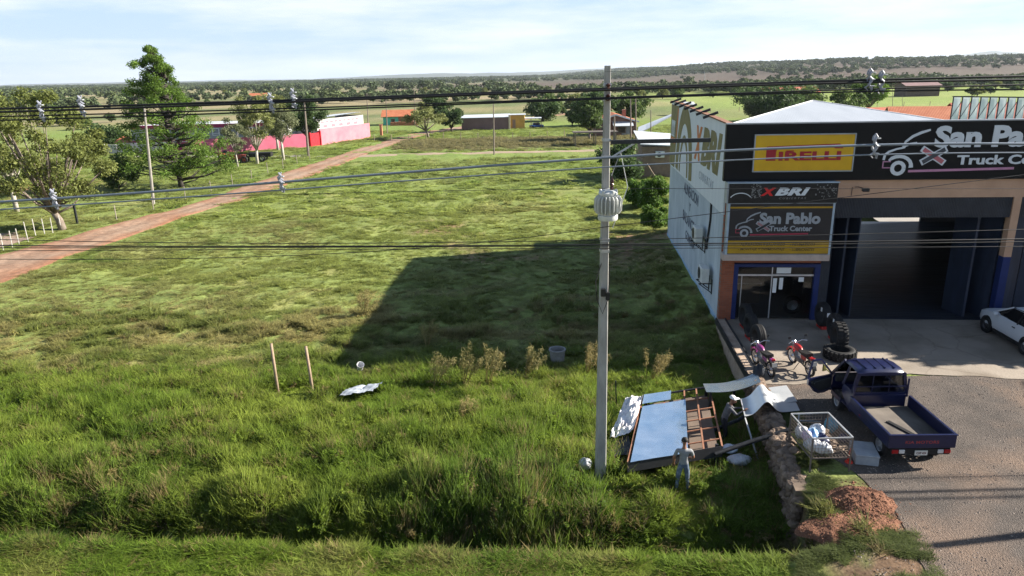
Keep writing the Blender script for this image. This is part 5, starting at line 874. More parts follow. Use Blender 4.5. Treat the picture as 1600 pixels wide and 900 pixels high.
J1 = dict(pel=(0, 0, .93), wai=(0, .0, 1.08), che=(0, -.02, 1.30), nk0=(0, .0, 1.45), nk1=(0, .015, 1.52), head=(.0, .04, 1.62), face=(-.25, .95, -.15), lsh=(-.19, -.02, 1.40), rsh=(.19, -.01, 1.40), lel=(-.27, .03, 1.12), rel=(.27, .06, 1.13), lwr=(-.26, .15, .90), rwr=(.20, .26, 1.02), lhp=(-.09, 0, .88), rhp=(.09, 0, .88), lkn=(-.14, .02, .48), rkn=(.13, .05, .48), lan=(-.17, -.03, .09), ran=(.16, .0, .09))
person('person', 'person with short dark hair in grey t-shirt and pale jeans standing before the zinc sheet', (4.78, 17.75, -1.12), -.15, J1, [('skin', (.24, .115, .07), None), ('shirt', (.19, .195, .20), (.25, .255, .26)), ('trousers', (.045, .07, .12), (.16, .20, .26)), ('shoes', (.05, .045, .04), None)])
J2 = dict(pel=(0, -.04, .90), wai=(.0, .02, 1.05), che=(0, .10, 1.26), nk0=(0, .14, 1.41), nk1=(0, .17, 1.47), head=(.0, .22, 1.57), face=(-.15, .95, -.28), lsh=(-.19, .11, 1.36), rsh=(.19, .11, 1.36), lel=(-.25, .30, 1.16), rel=(.25, .30, 1.18), lwr=(-.18, .52, 1.22), rwr=(.20, .50, 1.30), lhp=(-.09, -.04, .86), rhp=(.09, -.04, .86), lkn=(-.13, .08, .47), rkn=(.12, .04, .47), lan=(-.15, -.04, .09), ran=(.15, -.10, .09))
person('person', 'person in white cap, grey long-sleeved top and dark trousers holding the bent zinc sheet', (6.72, 20.35, -1.05), -PI / 2 - .1, J2, [('skin', (.20, .10, .065), None), ('shirt', (.06, .06, .068), (.13, .13, .14)), ('trousers', (.014, .014, .018), None), ('shoes', (.02, .02, .02), None), ('long', (0, 0, 0), None)], cap=('white', (.72, .72, .72)))
# ------------------------------------------------------------------ background buildings
def gz(x, y): return float(hz(np.array(float(x)), np.array(float(y))))
M_pink = mat('pink_wall', (.46, .10, .165), .85, scale=.6, col2=(.54, .15, .225), detail=8); M_mag = mat('magenta_paint_wall', (.33, .035, .10), .85, scale=.7, var=.2); M_gwall = mat('grey_block_wall', (.27, .27, .29), .9, scale=.6, col2=(.36, .36, .37), detail=8)
M_wwall = mat('whitewash', (.38, .365, .365), .9, scale=.4, col2=(.46, .44, .44)); M_tile = corrugate(mat('orange_tile', (.33, .10, .045), .85, scale=1.2, col2=(.43, .16, .08), detail=8), 'X', 2.2, .6); M_redroof = corrugate(mat('red_roof', (.33, .085, .05), .85, scale=1, col2=(.43, .13, .08)), 'X', 2.0, .5)
M_brk = mat('brick_wall_far', (.24, .125, .10), .9, scale=2, col2=(.30, .17, .13), detail=8); M_mauve = mat('mauve_wall', (.20, .125, .125), .9, scale=.7, var=.12); M_turq = mat('turquoise_wall', (.12, .48, .38), .85, scale=1); M_yell = mat('ochre_wall', (.52, .31, .08), .9, scale=1)
M_win = mat('window_dark', (.02, .022, .025), .15, spec=.6); M_wroof = corrugate(mat('white_tin', (.42, .45, .49), .45, scale=.8, col2=(.50, .53, .56)), 'X', 2.2, .4); M_redgate = mat('red_gate', (.42, .01, .02), .6); M_wood = mat('weathered_wood', (.20, .15, .11), .9, scale=6, col2=(.30, .24, .19))
def wall_between(mb, a, b, z0, z1, th=.2, mi=0):
    a, b = Vector((a[0], a[1], 0)), Vector((b[0], b[1], 0)); d = b - a; mb.box(((a.x + b.x) / 2, (a.y + b.y) / 2, (z0 + z1) / 2), (d.length, th, z1 - z0), mi, math.atan2(d.y, d.x))
pk = thing('pink_wall', 'long pink garden wall turning the corner at the dirt road', 'wall', (0, 0, 0)); c0, c1, c2 = (-52.5, 119.5), (-36.0, 130.0), (-28.6, 148.2)
mb = MB(); wall_between(mb, c0, c1, -1.4, 1.35); mb.build('front_wall', M_pink, pk)
mb = MB(); wall_between(mb, (-34.8, 132.6), c2, -1.4, 1.9, .22); mb.build('side_wall', mat('pale_pink_wall', (.42, .13, .17), .85, scale=.5, col2=(.47, .19, .22)), pk)
mb = MB(); wall_between(mb, (-36.0, 130.0), (-34.8, 132.6), -1.4, 1.3, .14); mb.build('gate', M_redgate, pk); MB().bx(-36.25, -35.8, 129.75, 130.2, -1.4, 1.5).bx(-35.0, -34.6, 132.4, 132.8, -1.4, 1.6).build('gate_post', M_redgate, pk)
bl = thing('white_building', 'white upper walled building with round drawing rising behind the pink wall', 'building', (0, 0, 0))
mb = MB(); wall_between(mb, (-35.5, 132.8), (-29.6, 147.2), -1.2, 3.55, .25); wall_between(mb, (-35.5, 132.8), (-38.2, 134.5), -1.2, 3.5, .25); wall_between(mb, (-38.2, 134.5), (-43.5, 136.5), -1.2, 3.0, .25); wall_between(mb, (-29.6, 147.2), (-36, 151), -1.2, 3.6, .25); wall_between(mb, (-43.5, 136.5), (-36, 151), -1.2, 3.0, .25); mb.build('wall', M_wwall, bl)
mb = MB(); mb.add([(-43.4, 136.6, 3.1), (-38.2, 134.8, 3.4), (-36, 150.8, 3.7), (-29.8, 147.2, 4.2)], [(0, 1, 3, 2)]); mb.add([(-43.4, 136.6, 3.0), (-38.2, 134.8, 3.3), (-36, 150.8, 3.6), (-29.8, 147.2, 4.1)], [(2, 3, 1, 0)]); mb.build('roof', M_wroof, bl)
d = Vector((2.7, -1.7, 0)).normalized(); n = Vector((-.53, -.85, 0)); mb = MB(); Tl = Matrix(((d.x, 0, n.x, -36.85), (d.y, 0, n.y, 133.65), (0, 1, 0, 2.4), (0, 0, 0, 1)))
mb.ribbon([(.62 * math.cos(a), .45 * math.sin(a)) for a in np.linspace(0, 2 * PI, 21)], .09, .13, .15, 0, Tl); mb.ribbon([(-.45, -.3), (0, .0), (.5, .32)], .09, .13, .155, 0, Tl); mb.build('emblem', M_frame, bl)
d = Vector((5.9, 14.4, 0)).normalized(); n = Vector((d.y, -d.x, 0)); Tl = Matrix(((d.x, 0, n.x, -35.5), (d.y, 0, n.y, 132.8), (0, 1, 0, 0), (0, 0, 0, 1))); mb = MB()
for k in range(5): mb.prism([(2.2 + k * 2.5, 2.0), (3.4 + k * 2.5, 2.0), (3.4 + k * 2.5, 2.5), (2.2 + k * 2.5, 2.5)], .13, .145, 0, Tl)
for k in range(9): mb.prism([(1.6 + k * 1.4, 2.85), (2.5 + k * 1.4, 2.85), (2.5 + k * 1.4, 3.15), (1.6 + k * 1.4, 3.15)], .13, .145, 0, Tl)
mb.build('faded_lettering', mat('faded_pink_letters', (.38, .17, .20), .8), bl)
b2 = thing('magenta_building', 'long grey and magenta banded building behind the roadside trees', 'building', (0, 0, 0)); a, b = (-66, 126.5), (-40.5, 128.0)
mb = MB(); wall_between(mb, a, b, 1.0, 2.9, .3); wall_between(mb, a, (-64, 140), -1.3, 2.9, .3); wall_between(mb, b, (-39.5, 140), -1.3, 2.9, .3); mb.build('wall', M_gwall, b2)
mb = MB(); wall_between(mb, a, b, -1.3, 1.0, .34); mb.build('lower_band', M_mag, b2); mb = MB(); wall_between(mb, a, b, 2.9, 3.5, .36); mb.build('upper_band', M_mag, b2); mb = MB(); wall_between(mb, a, b, .55, .63, .38); wall_between(mb, a, b, -.05, .03, .38); mb.build('white_stripe', M_white, b2)
mb = MB(); mb.add([(-66, 126.7, 3.45), (-40.5, 128.2, 3.45), (-39.5, 140, 3.3), (-64, 140, 3.3)], [(0, 1, 2, 3)]); mb.build('roof', M_wroof, b2)
for x, c in ((-51.6, 0), (-45.8, 1), (-58, 0)):
    y = 126.5 + (x + 66) * .0588 - .19; w_ = MB().box((x, y, 2.15), (1.3, .06, 1.25), 0).build('window', M_white, b2); MB().box((x, y - .04, 2.3), (1.0, .03, .7)).box((x, y - .04, 1.75), (1.0, .03, .2)).build('pane', M_win if c else mat('curtain_grey', (.25, .26, .28), .6), w_)
b3 = thing('grey_annex', 'grey block annex with magenta top edge and low walls at the left', 'building', (0, 0, 0)); mb = MB(); mb.bx(-65.5, -60, 127.6, 133, -1.3, 2.6); wall_between(mb, (-68, 124.6), (-60.2, 126.2), -1.3, .6, .25); mb.build('wall', M_gwall, b3); MB().bx(-65.7, -60, 127.4, 127.9, 2.6, 3.3).build('top_band', M_mag, b3)
o = thing('white_block_wall', 'short whitish block wall left of the grey annex', 'wall', (0, 0, 0)); mb = MB(); wall_between(mb, (-74.5, 124.8), (-68.2, 124.7), -1.3, .55, .25); mb.build('blocks', M_wwall, o); mb = MB(); [mb.bx(x - .15, x + .15, 124.55, 124.95, -1.3, .68) for x in (-74.3, -72.2, -70.3)]; mb.build('pillars', M_wwall, o)
o = thing('low_roof', 'small orange tiled roof behind the white block wall', 'shed', (-67.5, 129, 0)); mb = MB(); mb.add([(-2.6, -1.6, .6), (2.4, -1.6, .6), (2.4, 1.6, 1.5), (-2.6, 1.6, 1.5)], [(0, 1, 2, 3)]); mb.build('roof', M_tile, o); MB().bx(-2.4, 2.2, -1.2, 1.5, -1.3, .68).build('wall', M_gwall, o)
def gable_house(name, label, c, rz, w, d, h, rise, mwall, mroof, over=.4, ridge='x', wins=(), z0=None, fascia=None):
    o = thing(name, label, 'house', (c[0], c[1], gz(*c) - .1), rz); MB().bx(-w / 2, w / 2, -d / 2, d / 2, -.5, h).build('wall', mwall, o)
    mb = MB(); W2, D2 = w / 2 + over, d / 2 + over
    if ridge == 'x':
        g_ = MB(); g_.prism([(-d / 2, h), (d / 2, h), (0, h + rise * (d / 2) / D2)], -w / 2, w / 2, 0, Matrix(((0, 0, 1, 0), (1, 0, 0, 0), (0, 1, 0, 0), (0, 0, 0, 1)))); g_.build('gable', mwall, o)
        for s in (-1, 1): mb.add([(-W2, s * D2, h - .05), (W2, s * D2, h - .05), (W2, 0, h + rise), (-W2, 0, h + rise), (-W2, s * D2, h - .17), (W2, s * D2, h - .17), (W2, 0, h + rise - .12), (-W2, 0, h + rise - .12)], [(0, 1, 2, 3), (4, 5, 6, 7), (0, 1, 5, 4), (0, 3, 7, 4), (1, 2, 6, 5)])
    else:
        g_ = MB(); g_.prism([(-w / 2, h), (w / 2, h), (0, h + rise * (w / 2) / W2)], -d / 2, d / 2, 0, Matrix(((1, 0, 0, 0), (0, 0, 1, 0), (0, 1, 0, 0), (0, 0, 0, 1)))); g_.build('gable', mwall, o)
        for s in (-1, 1): mb.add([(s * W2, -D2, h - .05), (s * W2, D2, h - .05), (0, D2, h + rise), (0, -D2, h + rise), (s * W2, -D2, h - .17), (s * W2, D2, h - .17), (0, D2, h + rise - .12), (0, -D2, h + rise - .12)], [(0, 1, 2, 3), (4, 5, 6, 7), (0, 1, 5, 4), (0, 3, 7, 4), (1, 2, 6, 5)])
    mb.build('roof', mroof, o)
    if fascia:
        mb = MB()
        for s in (-1, 1): mb.bar((s * W2, -D2 - .03, h - .12), (0, -D2 - .03, h + rise - .08), .05, .28)
        mb.build('fascia', fascia, o)
    for (x, z, ww, hh) in wins: f_ = MB().box((x, -d / 2 - .03, z), (ww, .08, hh)).build('window', M_wood, o); MB().box((x, -d / 2 - .08, z), (ww * .8, .03, hh * .8)).build('pane', M_win, o if False else f_)
    return o
th = gable_house('turquoise_house', 'small house with turquoise front, brick side and orange tiled roof', (-28.6, 189.5), .05, 7.6, 6, 2.35, 1.5, M_brk, M_tile, .5, 'x', ((-1.3, 1.2, 1.1, 1.1),))
MB().bx(-3.8, .1, -3.06, -3.0, -.3, 2.3).build('painted_front', M_turq, th); MB().bx(.9, 1.5, -3.08, -3.0, 0, 2).build('door', M_wood, th)
o = thing('brick_stack', 'long stack of orange bricks in front of the turquoise house', 'brick stack', (-26.6, 184.3, gz(-26, 184))); mb = MB()
for i in range(7): mb.box((-3 + i, 0, .45), (.95, .8, .9 + .1 * (i % 3)), 0, .03 * i)
mb.build('bricks', mat('loose_brick', (.36, .12, .06), .9, scale=6, col2=(.45, .2, .12)), o)
sh = thing('storage_shed', 'long mauve walled shed with flat white tin roof', 'shed', (-5.2, 164.5, gz(-5, 164)), -.035); MB().bx(-5.3, 5.3, -2.2, 2.6, -.4, 2.75).build('wall', M_mauve, sh)
mb = MB(); mb.add([(-5.5, -2.4, 2.72), (5.5, -2.4, 2.78), (5.5, 2.9, 3.25), (-5.5, 2.9, 3.1), (-5.5, -2.4, 2.62), (5.5, -2.4, 2.68), (5.5, 2.9, 3.15), (-5.5, 2.9, 3.0)], [(0, 1, 2, 3), (4, 5, 6, 7), (0, 1, 5, 4), (1, 2, 6, 5), (0, 3, 7, 4)]); mb.build('roof', M_wroof, sh); MB().bx(5.31, 5.7, -2.5, -2.1, -.4, 3.2).build('end_pillar', mat('cream', (.62, .5, .36), .9), sh)
yh = thing('ochre_house', 'small ochre room with open timber porch beside the mauve shed', 'house', (2.0, 166.2, gz(2, 166)), -.035); MB().bx(-1.7, 1.7, -1.6, 2.6, -.4, 3.0).build('wall', M_yell, yh); MB().bx(-1.9, 1.95, -1.8, 2.8, 3.0, 3.12).build('roof', M_wroof, yh); MB().box((-.7, -1.64, 1.1), (.7, .08, 1.9)).build('door', M_wood, yh)
MB().bx(1.72, 5.6, -1.5, 2.4, 2.15, 2.27).build('porch_roof', M_wroof, yh)
for x in (3.2, 5.5):
    for y in (-1.4, 2.3): MB().bx(x - .07, x + .07, y - .07, y + .07, -.4, 2.15).build('porch_post', M_wood, yh)
o = thing('parked_car', 'blue car under the timber porch', 'car', (6.4, 165.8, gz(6, 166) + .0), .2); MB().bx(-1.6, 1.6, -.7, .7, .25, .75, bev=.12).build('body', mat('car_blue', (.03, .08, .25), .3), o, smooth=40); MB().bx(-.9, .8, -.6, .6, .74, 1.25, bev=.2).build('cabin', M_win, o)
for x in (-1.0, 1.0):
    for y in (-.62, .62): MB().lathe([(.001, -.08), (.3, -.08), (.3, .08), (.001, .08)], 12, 0, Matrix.Translation((x, y, .3)) @ Matrix.Rotation(PI / 2, 4, 'X')).build('wheel', M_rub, o)
bh = gable_house('brick_house', 'brick house with orange gabled roof edged in white', (20.6, 141.5), -.05, 7.6, 8, 2.9, 1.35, M_brk, M_tile, .6, 'y', ((1.2, 1.3, 1.6, 1.2), (-2.2, 1.3, 1.0, 1.1)), fascia=M_white); MB().bx(1.6, 2.3, -.5, .3, 3.4, 4.9).build('chimney', M_brk, bh)
mb = MB(); mb.add([(-.6, -6.2, 2.2), (3.2, -6.2, 2.2), (3.2, -4, 2.9), (-.6, -4, 2.9), (-.6, -6.2, 2.12), (3.2, -6.2, 2.12), (3.2, -4, 2.82), (-.6, -4, 2.82)], [(0, 1, 2, 3), (4, 5, 6, 7), (0, 1, 5, 4)]); mb.build('porch_roof', M_wroof, bh)
for x in (-.5, 3.1): MB().bx(x - .06, x + .06, -6.2, -6.08, -.4, 2.15).build('porch_post', M_wood, bh)
MB().bx(1.2, 2.8, -4.03, -3.95, -.1, 2.0).build('garage_door', mat('grey_door', (.36, .38, .40), .6), bh)
o = thing('field_shelter', 'low dark open shelter with flat roof near the track', 'shelter', (14.6, 122, gz(14, 122))); MB().box((0, 0, 2.2), (7.5, 3.2, .16)).build('roof', mat('dark_sheet_roof', (.10, .085, .075), .8), o)
for x in (-3.4, 0, 3.4):
    for y in (-1.4, 1.4): MB().bx(x - .08, x + .08, y - .08, y + .08, -.4, 2.14).build('post', M_wood, o)
wh = thing('small_house', 'small brick house with white tin roof and wall air conditioner', 'house', (17.7, 82.5, gz(17, 82) - .1), -.04); MB().bx(-2.6, 3.2, -2.2, 3, -.5, 3.5).build('wall', mat('raw_block', (.22, .155, .12), .9, scale=2, col2=(.29, .21, .165), detail=8), wh)
mb = MB(); mb.add([(-2.9, -2.7, 3.9), (3.5, -2.7, 3.5), (3.5, 3.6, 4.3), (-2.9, 3.6, 4.9), (-2.9, -2.7, 3.8), (3.5, -2.7, 3.4), (3.5, 3.6, 4.2), (-2.9, 3.6, 4.8)], [(0, 1, 2, 3), (4, 5, 6, 7), (0, 1, 5, 4), (1, 2, 6, 5), (0, 3, 7, 4)]); mb.build('roof', M_wroof, wh)
o = thing('air_conditioner', 'white air conditioner on the small brick house', 'air conditioner', (16.9, 80.05, 1.75)); MB().bx(-.5, .5, -.3, 0, -.35, .35, bev=.03).build('casing', M_white, o); MB().lathe([(.001, 0), (.26, 0), (.26, .02), (.001, .02)], 18, 0, Matrix.Translation((-.1, -.3, 0)) @ Matrix.Rotation(PI / 2, 4, 'X')).build('fan_grille', M_frame, o)
o = tag(MB().bar((15.3, 79.2, .8), (16.6, 78.8, -1.2), .22).build('timber_prop', M_wood), 'leaning timber against the small brick house', 'timber')
cs = thing('carport', 'long pale tin carport behind the small brick house', 'carport', (0, 0, 0)); mb = MB(); q = [(18.6, 104, 2.1), (25.6, 112, 4.3), (27.5, 118, 4.4), (20, 111, 2.6)]; mb.add(q, [(0, 1, 2, 3)]); mb.add([(a_, b_, c_ - .1) for a_, b_, c_ in q], [(3, 2, 1, 0)]); mb.build('roof', M_wroof, cs)
for p in q: MB().bx(p[0] - .07, p[0] + .07, p[1] - .07, p[1] + .07, -1.3, p[2] - .1).build('post', M_wood, cs)
# right-hand houses and far meadow buildings
rh = gable_house('tiled_house', 'white walled house with orange tiled roof right behind the workshop', (44.0, 76), -.35, 6.6, 9, 6.0, 1.6, M_wwall, M_tile, .5, 'x')
gable_house('tiled_house', 'farther house with wide red tiled roof at the right edge', (82, 120), -.2, 15, 9, 3.5, 2.3, M_brk, M_redroof, .6, 'x'); gable_house('tiled_house', 'red roofed brick house in the trees beyond the orange roof', (64, 124), .1, 10, 8, 3.2, 2.0, M_brk, M_redroof, .6, 'x')
gable_house('field_shed', 'dark block shed standing in the bright meadow', (52, 118), .05, 6.5, 4, 2.6, .3, mat('dark_block', (.10, .085, .085), .9, scale=2), M_mauve, .2, 'x'); gable_house('field_shed', 'little white shed among the bushes behind the workshop', (50, 205), .0, 4, 4, 3.0, .6, M_wwall, M_wroof, .3, 'x')
gable_house('farm_house', 'long low red roofed farm building across the meadow', (115, 300), .05, 22, 9, 3.0, 2.0, M_wwall, M_redroof, .6, 'x'); gable_house('farm_house', 'dark brown barn across the meadow', (171, 305), .0, 14, 9, 4.5, 1.5, mat('barn_brown', (.11, .08, .07), .9), M_mauve, .6, 'x'); gable_house('farm_house', 'long orange roofed buildings in the far left woods', (-165, 480), .1, 14, 7, 3, 1.6, M_wwall, M_tile, .6, 'x'); gable_house('farm_house', 'smaller orange roofed building in the far left woods', (-128, 478), .0, 7, 6, 3, 1.6, M_wwall, M_tile, .6, 'x')
# poles in the distance
def simple_pole(px, pyb, pyt, label, lean=0, z=-1, r=.13, arm=0, m=None):
    b = gp(px, pyb, z); t_ = dp(px - lean, pyt, b.y); o = thing('wooden_pole', label, 'pole', (b.x, b.y, gz(b.x, b.y) - .4), 0, 'roadside utility poles'); h = t_.z - o.location.z
    MB().tube([(0, 0, 0), ((t_.x - b.x), 0, h)], [r, r * .6], 8).build('shaft', m or mat('pole_wood', (.15, .12, .10), .9, scale=4, col2=(.24, .20, .17), stretch=(3, 3, .4)), o, smooth=40)
    if arm: mb = MB(); mb.bar((t_.x - b.x - arm, 0, h - .35), (t_.x - b.x + arm, 0, h - .35), .1); mb.build('cross_arm', M_wood, o)
    return o
po = simple_pole(240, 322, 166, 'tall leaning pole before the bright pine tree', 15, r=.16, m=mat('pole_grey', (.22, .20, .18), .9, scale=4, col2=(.30, .28, .25)))
MB().bar((-.75, 0, 7.2), (.5, 0, 7.3), .06).build('bracket', M_galv, po); MB().bar((-.3, 0, 6.1), (.3, 0, 6.1), .05).build('bracket', M_galv, po)
simple_pole(482, 245, 156, 'pole beside the pink wall corner', 7, arm=.7, r=.2); simple_pole(576, 212, 146, 'pole at the far end of the white building', 3, arm=.8); simple_pole(605, 209, 155, 'dark pole on the green verge before the turquoise house', 2); simple_pole(648, 196, 139, 'thin pale pole right of the turquoise house', 1); simple_pole(772, 242, 160, 'lone dark pole at the track across the field', 1, r=.12)
simple_pole(986, 218, 150, 'left pole of the pair beside the brick house', 1, r=.16); simple_pole(994, 222, 152, 'right pole of the pair beside the brick house, holding a pale tank', 1, r=.16); simple_pole(1017, 246, 172, 'slim pole before the small white roofed house', 0, r=.1); simple_pole(600, 150, 127, 'tiny far pole in the brown fields', 0, r=.2); simple_pole(742, 146, 124, 'tiny far pole in the brown fields right of the other', 0, r=.2); simple_pole(1101, 137, 113, 'pale far pole before the wooded rise', 0, r=.25, m=M_galv); simple_pole(960, 248, 182, 'short crooked post beside the concrete pole far behind', 0, r=.16); simple_pole(1231, 175, 145, 'rusty pole behind the workshop roof', 0, r=.12)
simple_pole(1395, 172, 125, 'thin pole in the meadow behind the roof', 0, r=.08); simple_pole(1410, 178, 148, 'lower thin pole in the meadow', 0, r=.07)
# fences
M_post = mat('fence_post', (.20, .17, .14), .9, scale=6, col2=(.32, .28, .23))
M_wirefence = mat('fence_wire', (.10, .095, .09), .6, metal=.3)
def fence(label, pts, h=1.1, wires=True, m=None, post='post', r=.05):
    o = thing('post_fence', label, 'fence', (0, 0, 0)); rr = random.Random(len(pts)); tops = []
    for x, y in pts:
        z = gz(x, y); k = rr.uniform(.85, 1.1); MB().tube([(x, y, z - .3), (x + rr.uniform(-.06, .06), y, z + h * k)], r, 6).build(post, m or M_post, o); tops.append((x, y, z + h * .85))
    if wires:
        mb = MB()
        for dz in (0, -.35, -.7): mb.tube([(a_, b_, c_ + dz * h) for a_, b_, c_ in tops], .005, 4)
        mb.build('wire', M_wirefence, o)
    return o
fence('row of short white stakes along the yard mouth at the left', [gp(x, y, -1).to_2d()[:] for x, y in ((6, 395), (20, 389), (31, 385), (45, 381), (57, 374), (71, 371), (83, 367), (97, 363))], 1.4, False, mat('stake_white', (.42, .40, .37), .8, scale=8, var=.25), r=.032)
gb = thing('gate_barrier', 'white bar gate beside the big leafy tree', 'gate', (0, 0, 0)); a, b = gp(103, 350, -1), gp(122, 354, -1); MB().bar((a.x, a.y, .55), (b.x, b.y, .75), .16).build('bar', M_white, gb); MB().bar((b.x, b.y, -1.2), (b.x, b.y, 1.0), .14).build('gate_post', M_frame, gb)
fence('wire fence along the left side of the dirt road', [(float(np.interp(y, [60, 73, 95, 110], [-33.9, -32.2, -30.8, -29.6])), y) for y in np.arange(60, 108, 5.2)], 1.3, True, None, 'post', .04); fence('wire fence in the dry grass beyond the cross track', [gp(x, 221 - (x - 620) * .026, -1).to_2d()[:] for x in range(585, 900, 27)], 1.35, True, M_wood, r=.07); fence('sparse fence round the bright meadow', [(60 + i * 9, 215 + i * 1.5) for i in range(16)], 1.4, True, M_wood, r=.08)
o = MB().bx(-29.4, -28.9, 151.5, 152, -1.4, 1.2).bx(-29.5, -28.8, 151.4, 152.1, 1.2, 1.3).build('gate_pillar', mat('salmon_pillar', (.5, .2, .13), .9)); o.location = (2.3, 0, 0); tag(o, 'reddish gate pillar past the end of the white building', 'pillar')
# tractor behind the trees
tr_ = thing('tractor', 'old red tractor parked under the trees by the grey gravel path', 'tractor', (-40.6, 105.5, gz(-40, 105)), .15)
for x, R in ((-1.5, .75), (1.5, .5)):
    for y in (-.7, .7): road_wheel(tr_, (x, y, R), R, .35, mat('faded_red', (.32, .07, .05), .6), axis='Y')
MB().bx(-1.2, -.2, -.4, .4, .6, 1.3, bev=.08).bx(-.3, 1.7, -.3, .3, .6, 1.25, bev=.08).build('body', mat('faded_red', (.32, .07, .05), .6), tr_); MB().box((-1.2, 0, 1.6), (.5, .6, .5), bev=.1).build('seat', M_seat, tr_); MB().tube([(1.0, 0, 1.2), (1.0, 0, 2.2)], .05, 8).build('exhaust', M_frame, tr_); MB().bx(-2.2, -1.1, -.9, -.5, 1.3, 1.5).bx(-2.2, -1.1, .5, .9, 1.3, 1.5).build('mudguard', mat('orange_paint', (.55, .16, .06), .6), tr_)
o = thing('farm_trailer', 'dark farm trailer beside the red tractor', 'trailer', (-37.0, 106.5, gz(-37, 106)), .1); MB().bx(-1.6, 1.6, -.8, .8, .7, 1.3).build('tray', M_tdark, o)
for y in (-.8, .8): road_wheel(o, (0.3, y, .5), .5, .25, M_galv, axis='Y')
# ------------------------------------------------------------------ trees
M_bark = mat('bark', (.13, .10, .08), .95, scale=5, col2=(.24, .20, .165), bump=.5, stretch=(2, 2, .5)); M_barkp = mat('pale_bark', (.30, .27, .23), .9, scale=4, col2=(.44, .40, .35)); M_barkd = mat('dark_bark', (.045, .038, .033), .95, scale=5)
LEAF = {k: mat('leaf_' + k, c, .6, scale=.7, col2=c2, island=.35, transl=.42, spec=.2) for k, c, c2 in (
    ('olive', (.115, .140, .036), (.185, .205, .058)), ('pine', (.085, .150, .020), (.135, .215, .036)), ('dark', (.044, .078, .024), (.072, .115, .038)), ('pale', (.17, .19, .06), (.24, .26, .095)), ('mid', (.070, .112, .028), (.115, .165, .048)), ('grey', (.13, .15, .075), (.19, .205, .11)), ('vine', (.075, .14, .022), (.12, .20, .04)), ('dry', (.24, .19, .075), (.34, .28, .12)))}
def leaf_arr(rng, centers, radii, per, size, up=.35, aspect=.55, shell=.55):
    n = len(centers) * per; c = np.repeat(np.array(centers, float), per, 0); r = np.repeat(np.array(radii, float), per, 0)
    d = rng.normal(size=(n, 3)); d /= np.linalg.norm(d, axis=1)[:, None]; k = rng.random(n) ** shell; P = c + d * r * k[:, None]
    nrm = d * .6 + rng.normal(size=(n, 3)) * .8; nrm[:, 2] += up; nrm /= np.linalg.norm(nrm, axis=1)[:, None]
    t1 = np.cross(nrm, rng.normal(size=(n, 3))); t1 /= np.linalg.norm(t1, axis=1)[:, None]; t2 = np.cross(nrm, t1); s = size * (.6 + .8 * rng.random(n))[:, None]
    a = t1 * s; b = t2 * s * aspect; V_ = np.stack([P - a, P - b * .9 + a * .1, P + a, P + b * .9 + a * .1], 1).reshape(-1, 3); return V_
def quad_mesh(name, V_, m, extra=None):
    me = bpy.data.meshes.new(name); n = len(V_); me.vertices.add(n); me.vertices.foreach_set('co', V_.astype(np.float32).ravel()); me.loops.add(n); me.loops.foreach_set('vertex_index', np.arange(n, dtype=np.int32)); me.polygons.add(n // 4); me.polygons.foreach_set('loop_start', np.arange(0, n, 4, dtype=np.int32)); me.update(calc_edges=True); me.materials.append(m); return me
def make_tree(name, label, loc, kind_, H, R, leaf, bark, n_cl=26, per=260, size=.16, trunk=.22, base=.28, seed=1, group=None, cat='tree', shape='round', cl_r=.32, rz=0, parts=True, lean=(0, 0)):
    rng = np.random.default_rng(seed); rr = random.Random(seed); o = thing(name, label, cat, loc, rz, group); cen = []; rad = []; tb = MB(); fork = Vector((lean[0] * .5 + rr.uniform(-.2, .2), lean[1] * .5, H * base))
    tb.tube([(0, 0, -.6), (fork.x * .3, fork.y * .3, fork.z * .5), fork], [trunk * 1.25, trunk, trunk * .8], 9)
    for i in range(n_cl):
        f = (i + .5) / n_cl
        if shape == 'cone':
            z = H * (base * .75 + (1 - base * .75) * f); k = (1 - f) ** .58 * (.85 + .4 * rr.random()); a = i * 2.4 + rr.uniform(-.6, .6); q = R * (.2 + .85 * rr.random() ** .7) * k * (1.0 if f > .12 else .8); p = Vector((math.cos(a) * q, math.sin(a) * q, z + rr.uniform(-.8, .6) - q * .06)); rd = (cl_r * R * (.35 + .65 * k), cl_r * R * (.35 + .65 * k), cl_r * R * .62 * (.5 + .5 * k))
        elif shape == 'spread':
            a = i * 2.4 + rr.uniform(-.5, .5); e = rr.random() ** .6; z = H * (base + .08 + (.92 - base) * (1 - .75 * e * e) * rr.uniform(.45, 1)); p = Vector((math.cos(a) * R * e, math.sin(a) * R * e, z)); q = cl_r * R * rr.uniform(.6, 1.15); rd = (q, q, q * .6)
        else:
            a = i * 2.4; cz = 2 * rr.random() - 1; e = rr.uniform(.45, .95); sq = math.sqrt(1 - cz * cz); p = Vector((math.cos(a) * R * sq * e, math.sin(a) * R * sq * e, H * (base + (1 - base) * .5) + cz * e * H * (1 - base) * .48)); q = cl_r * R * rr.uniform(.7, 1.25); rd = (q, q, q * .75)
        p += Vector((lean[0], lean[1], 0)) * (p.z / H); cen.append(tuple(p)); rad.append(rd)
        if shape == 'cone': s = Vector((0, 0, max(.5, p.z - .2 * R))); 
        else: s = fork * rr.uniform(.75, 1.0)
        if shape != 'cone' and i % 2 and n_cl > 18: continue
        mid = s.lerp(p, .5) + Vector((0, 0, -.06 * R)); tb.tube([s, mid, p], [trunk * .42, trunk * .26, trunk * .08], 5)
    if shape == 'cone': tb.tube([fork, (lean[0] * .7, lean[1] * .7, H * .7), (lean[0], lean[1], H * .97)], [trunk * .8, trunk * .45, .03], 7)
    tb.build('trunk', bark, o, smooth=True); me = quad_mesh('crown', leaf_arr(rng, cen, rad, per, size), leaf); c = bpy.data.objects.new('crown', me); COL.objects.link(c); c.parent = o; return o
def on(x, y, dz=0): return (x, y, gz(x, y) + dz)
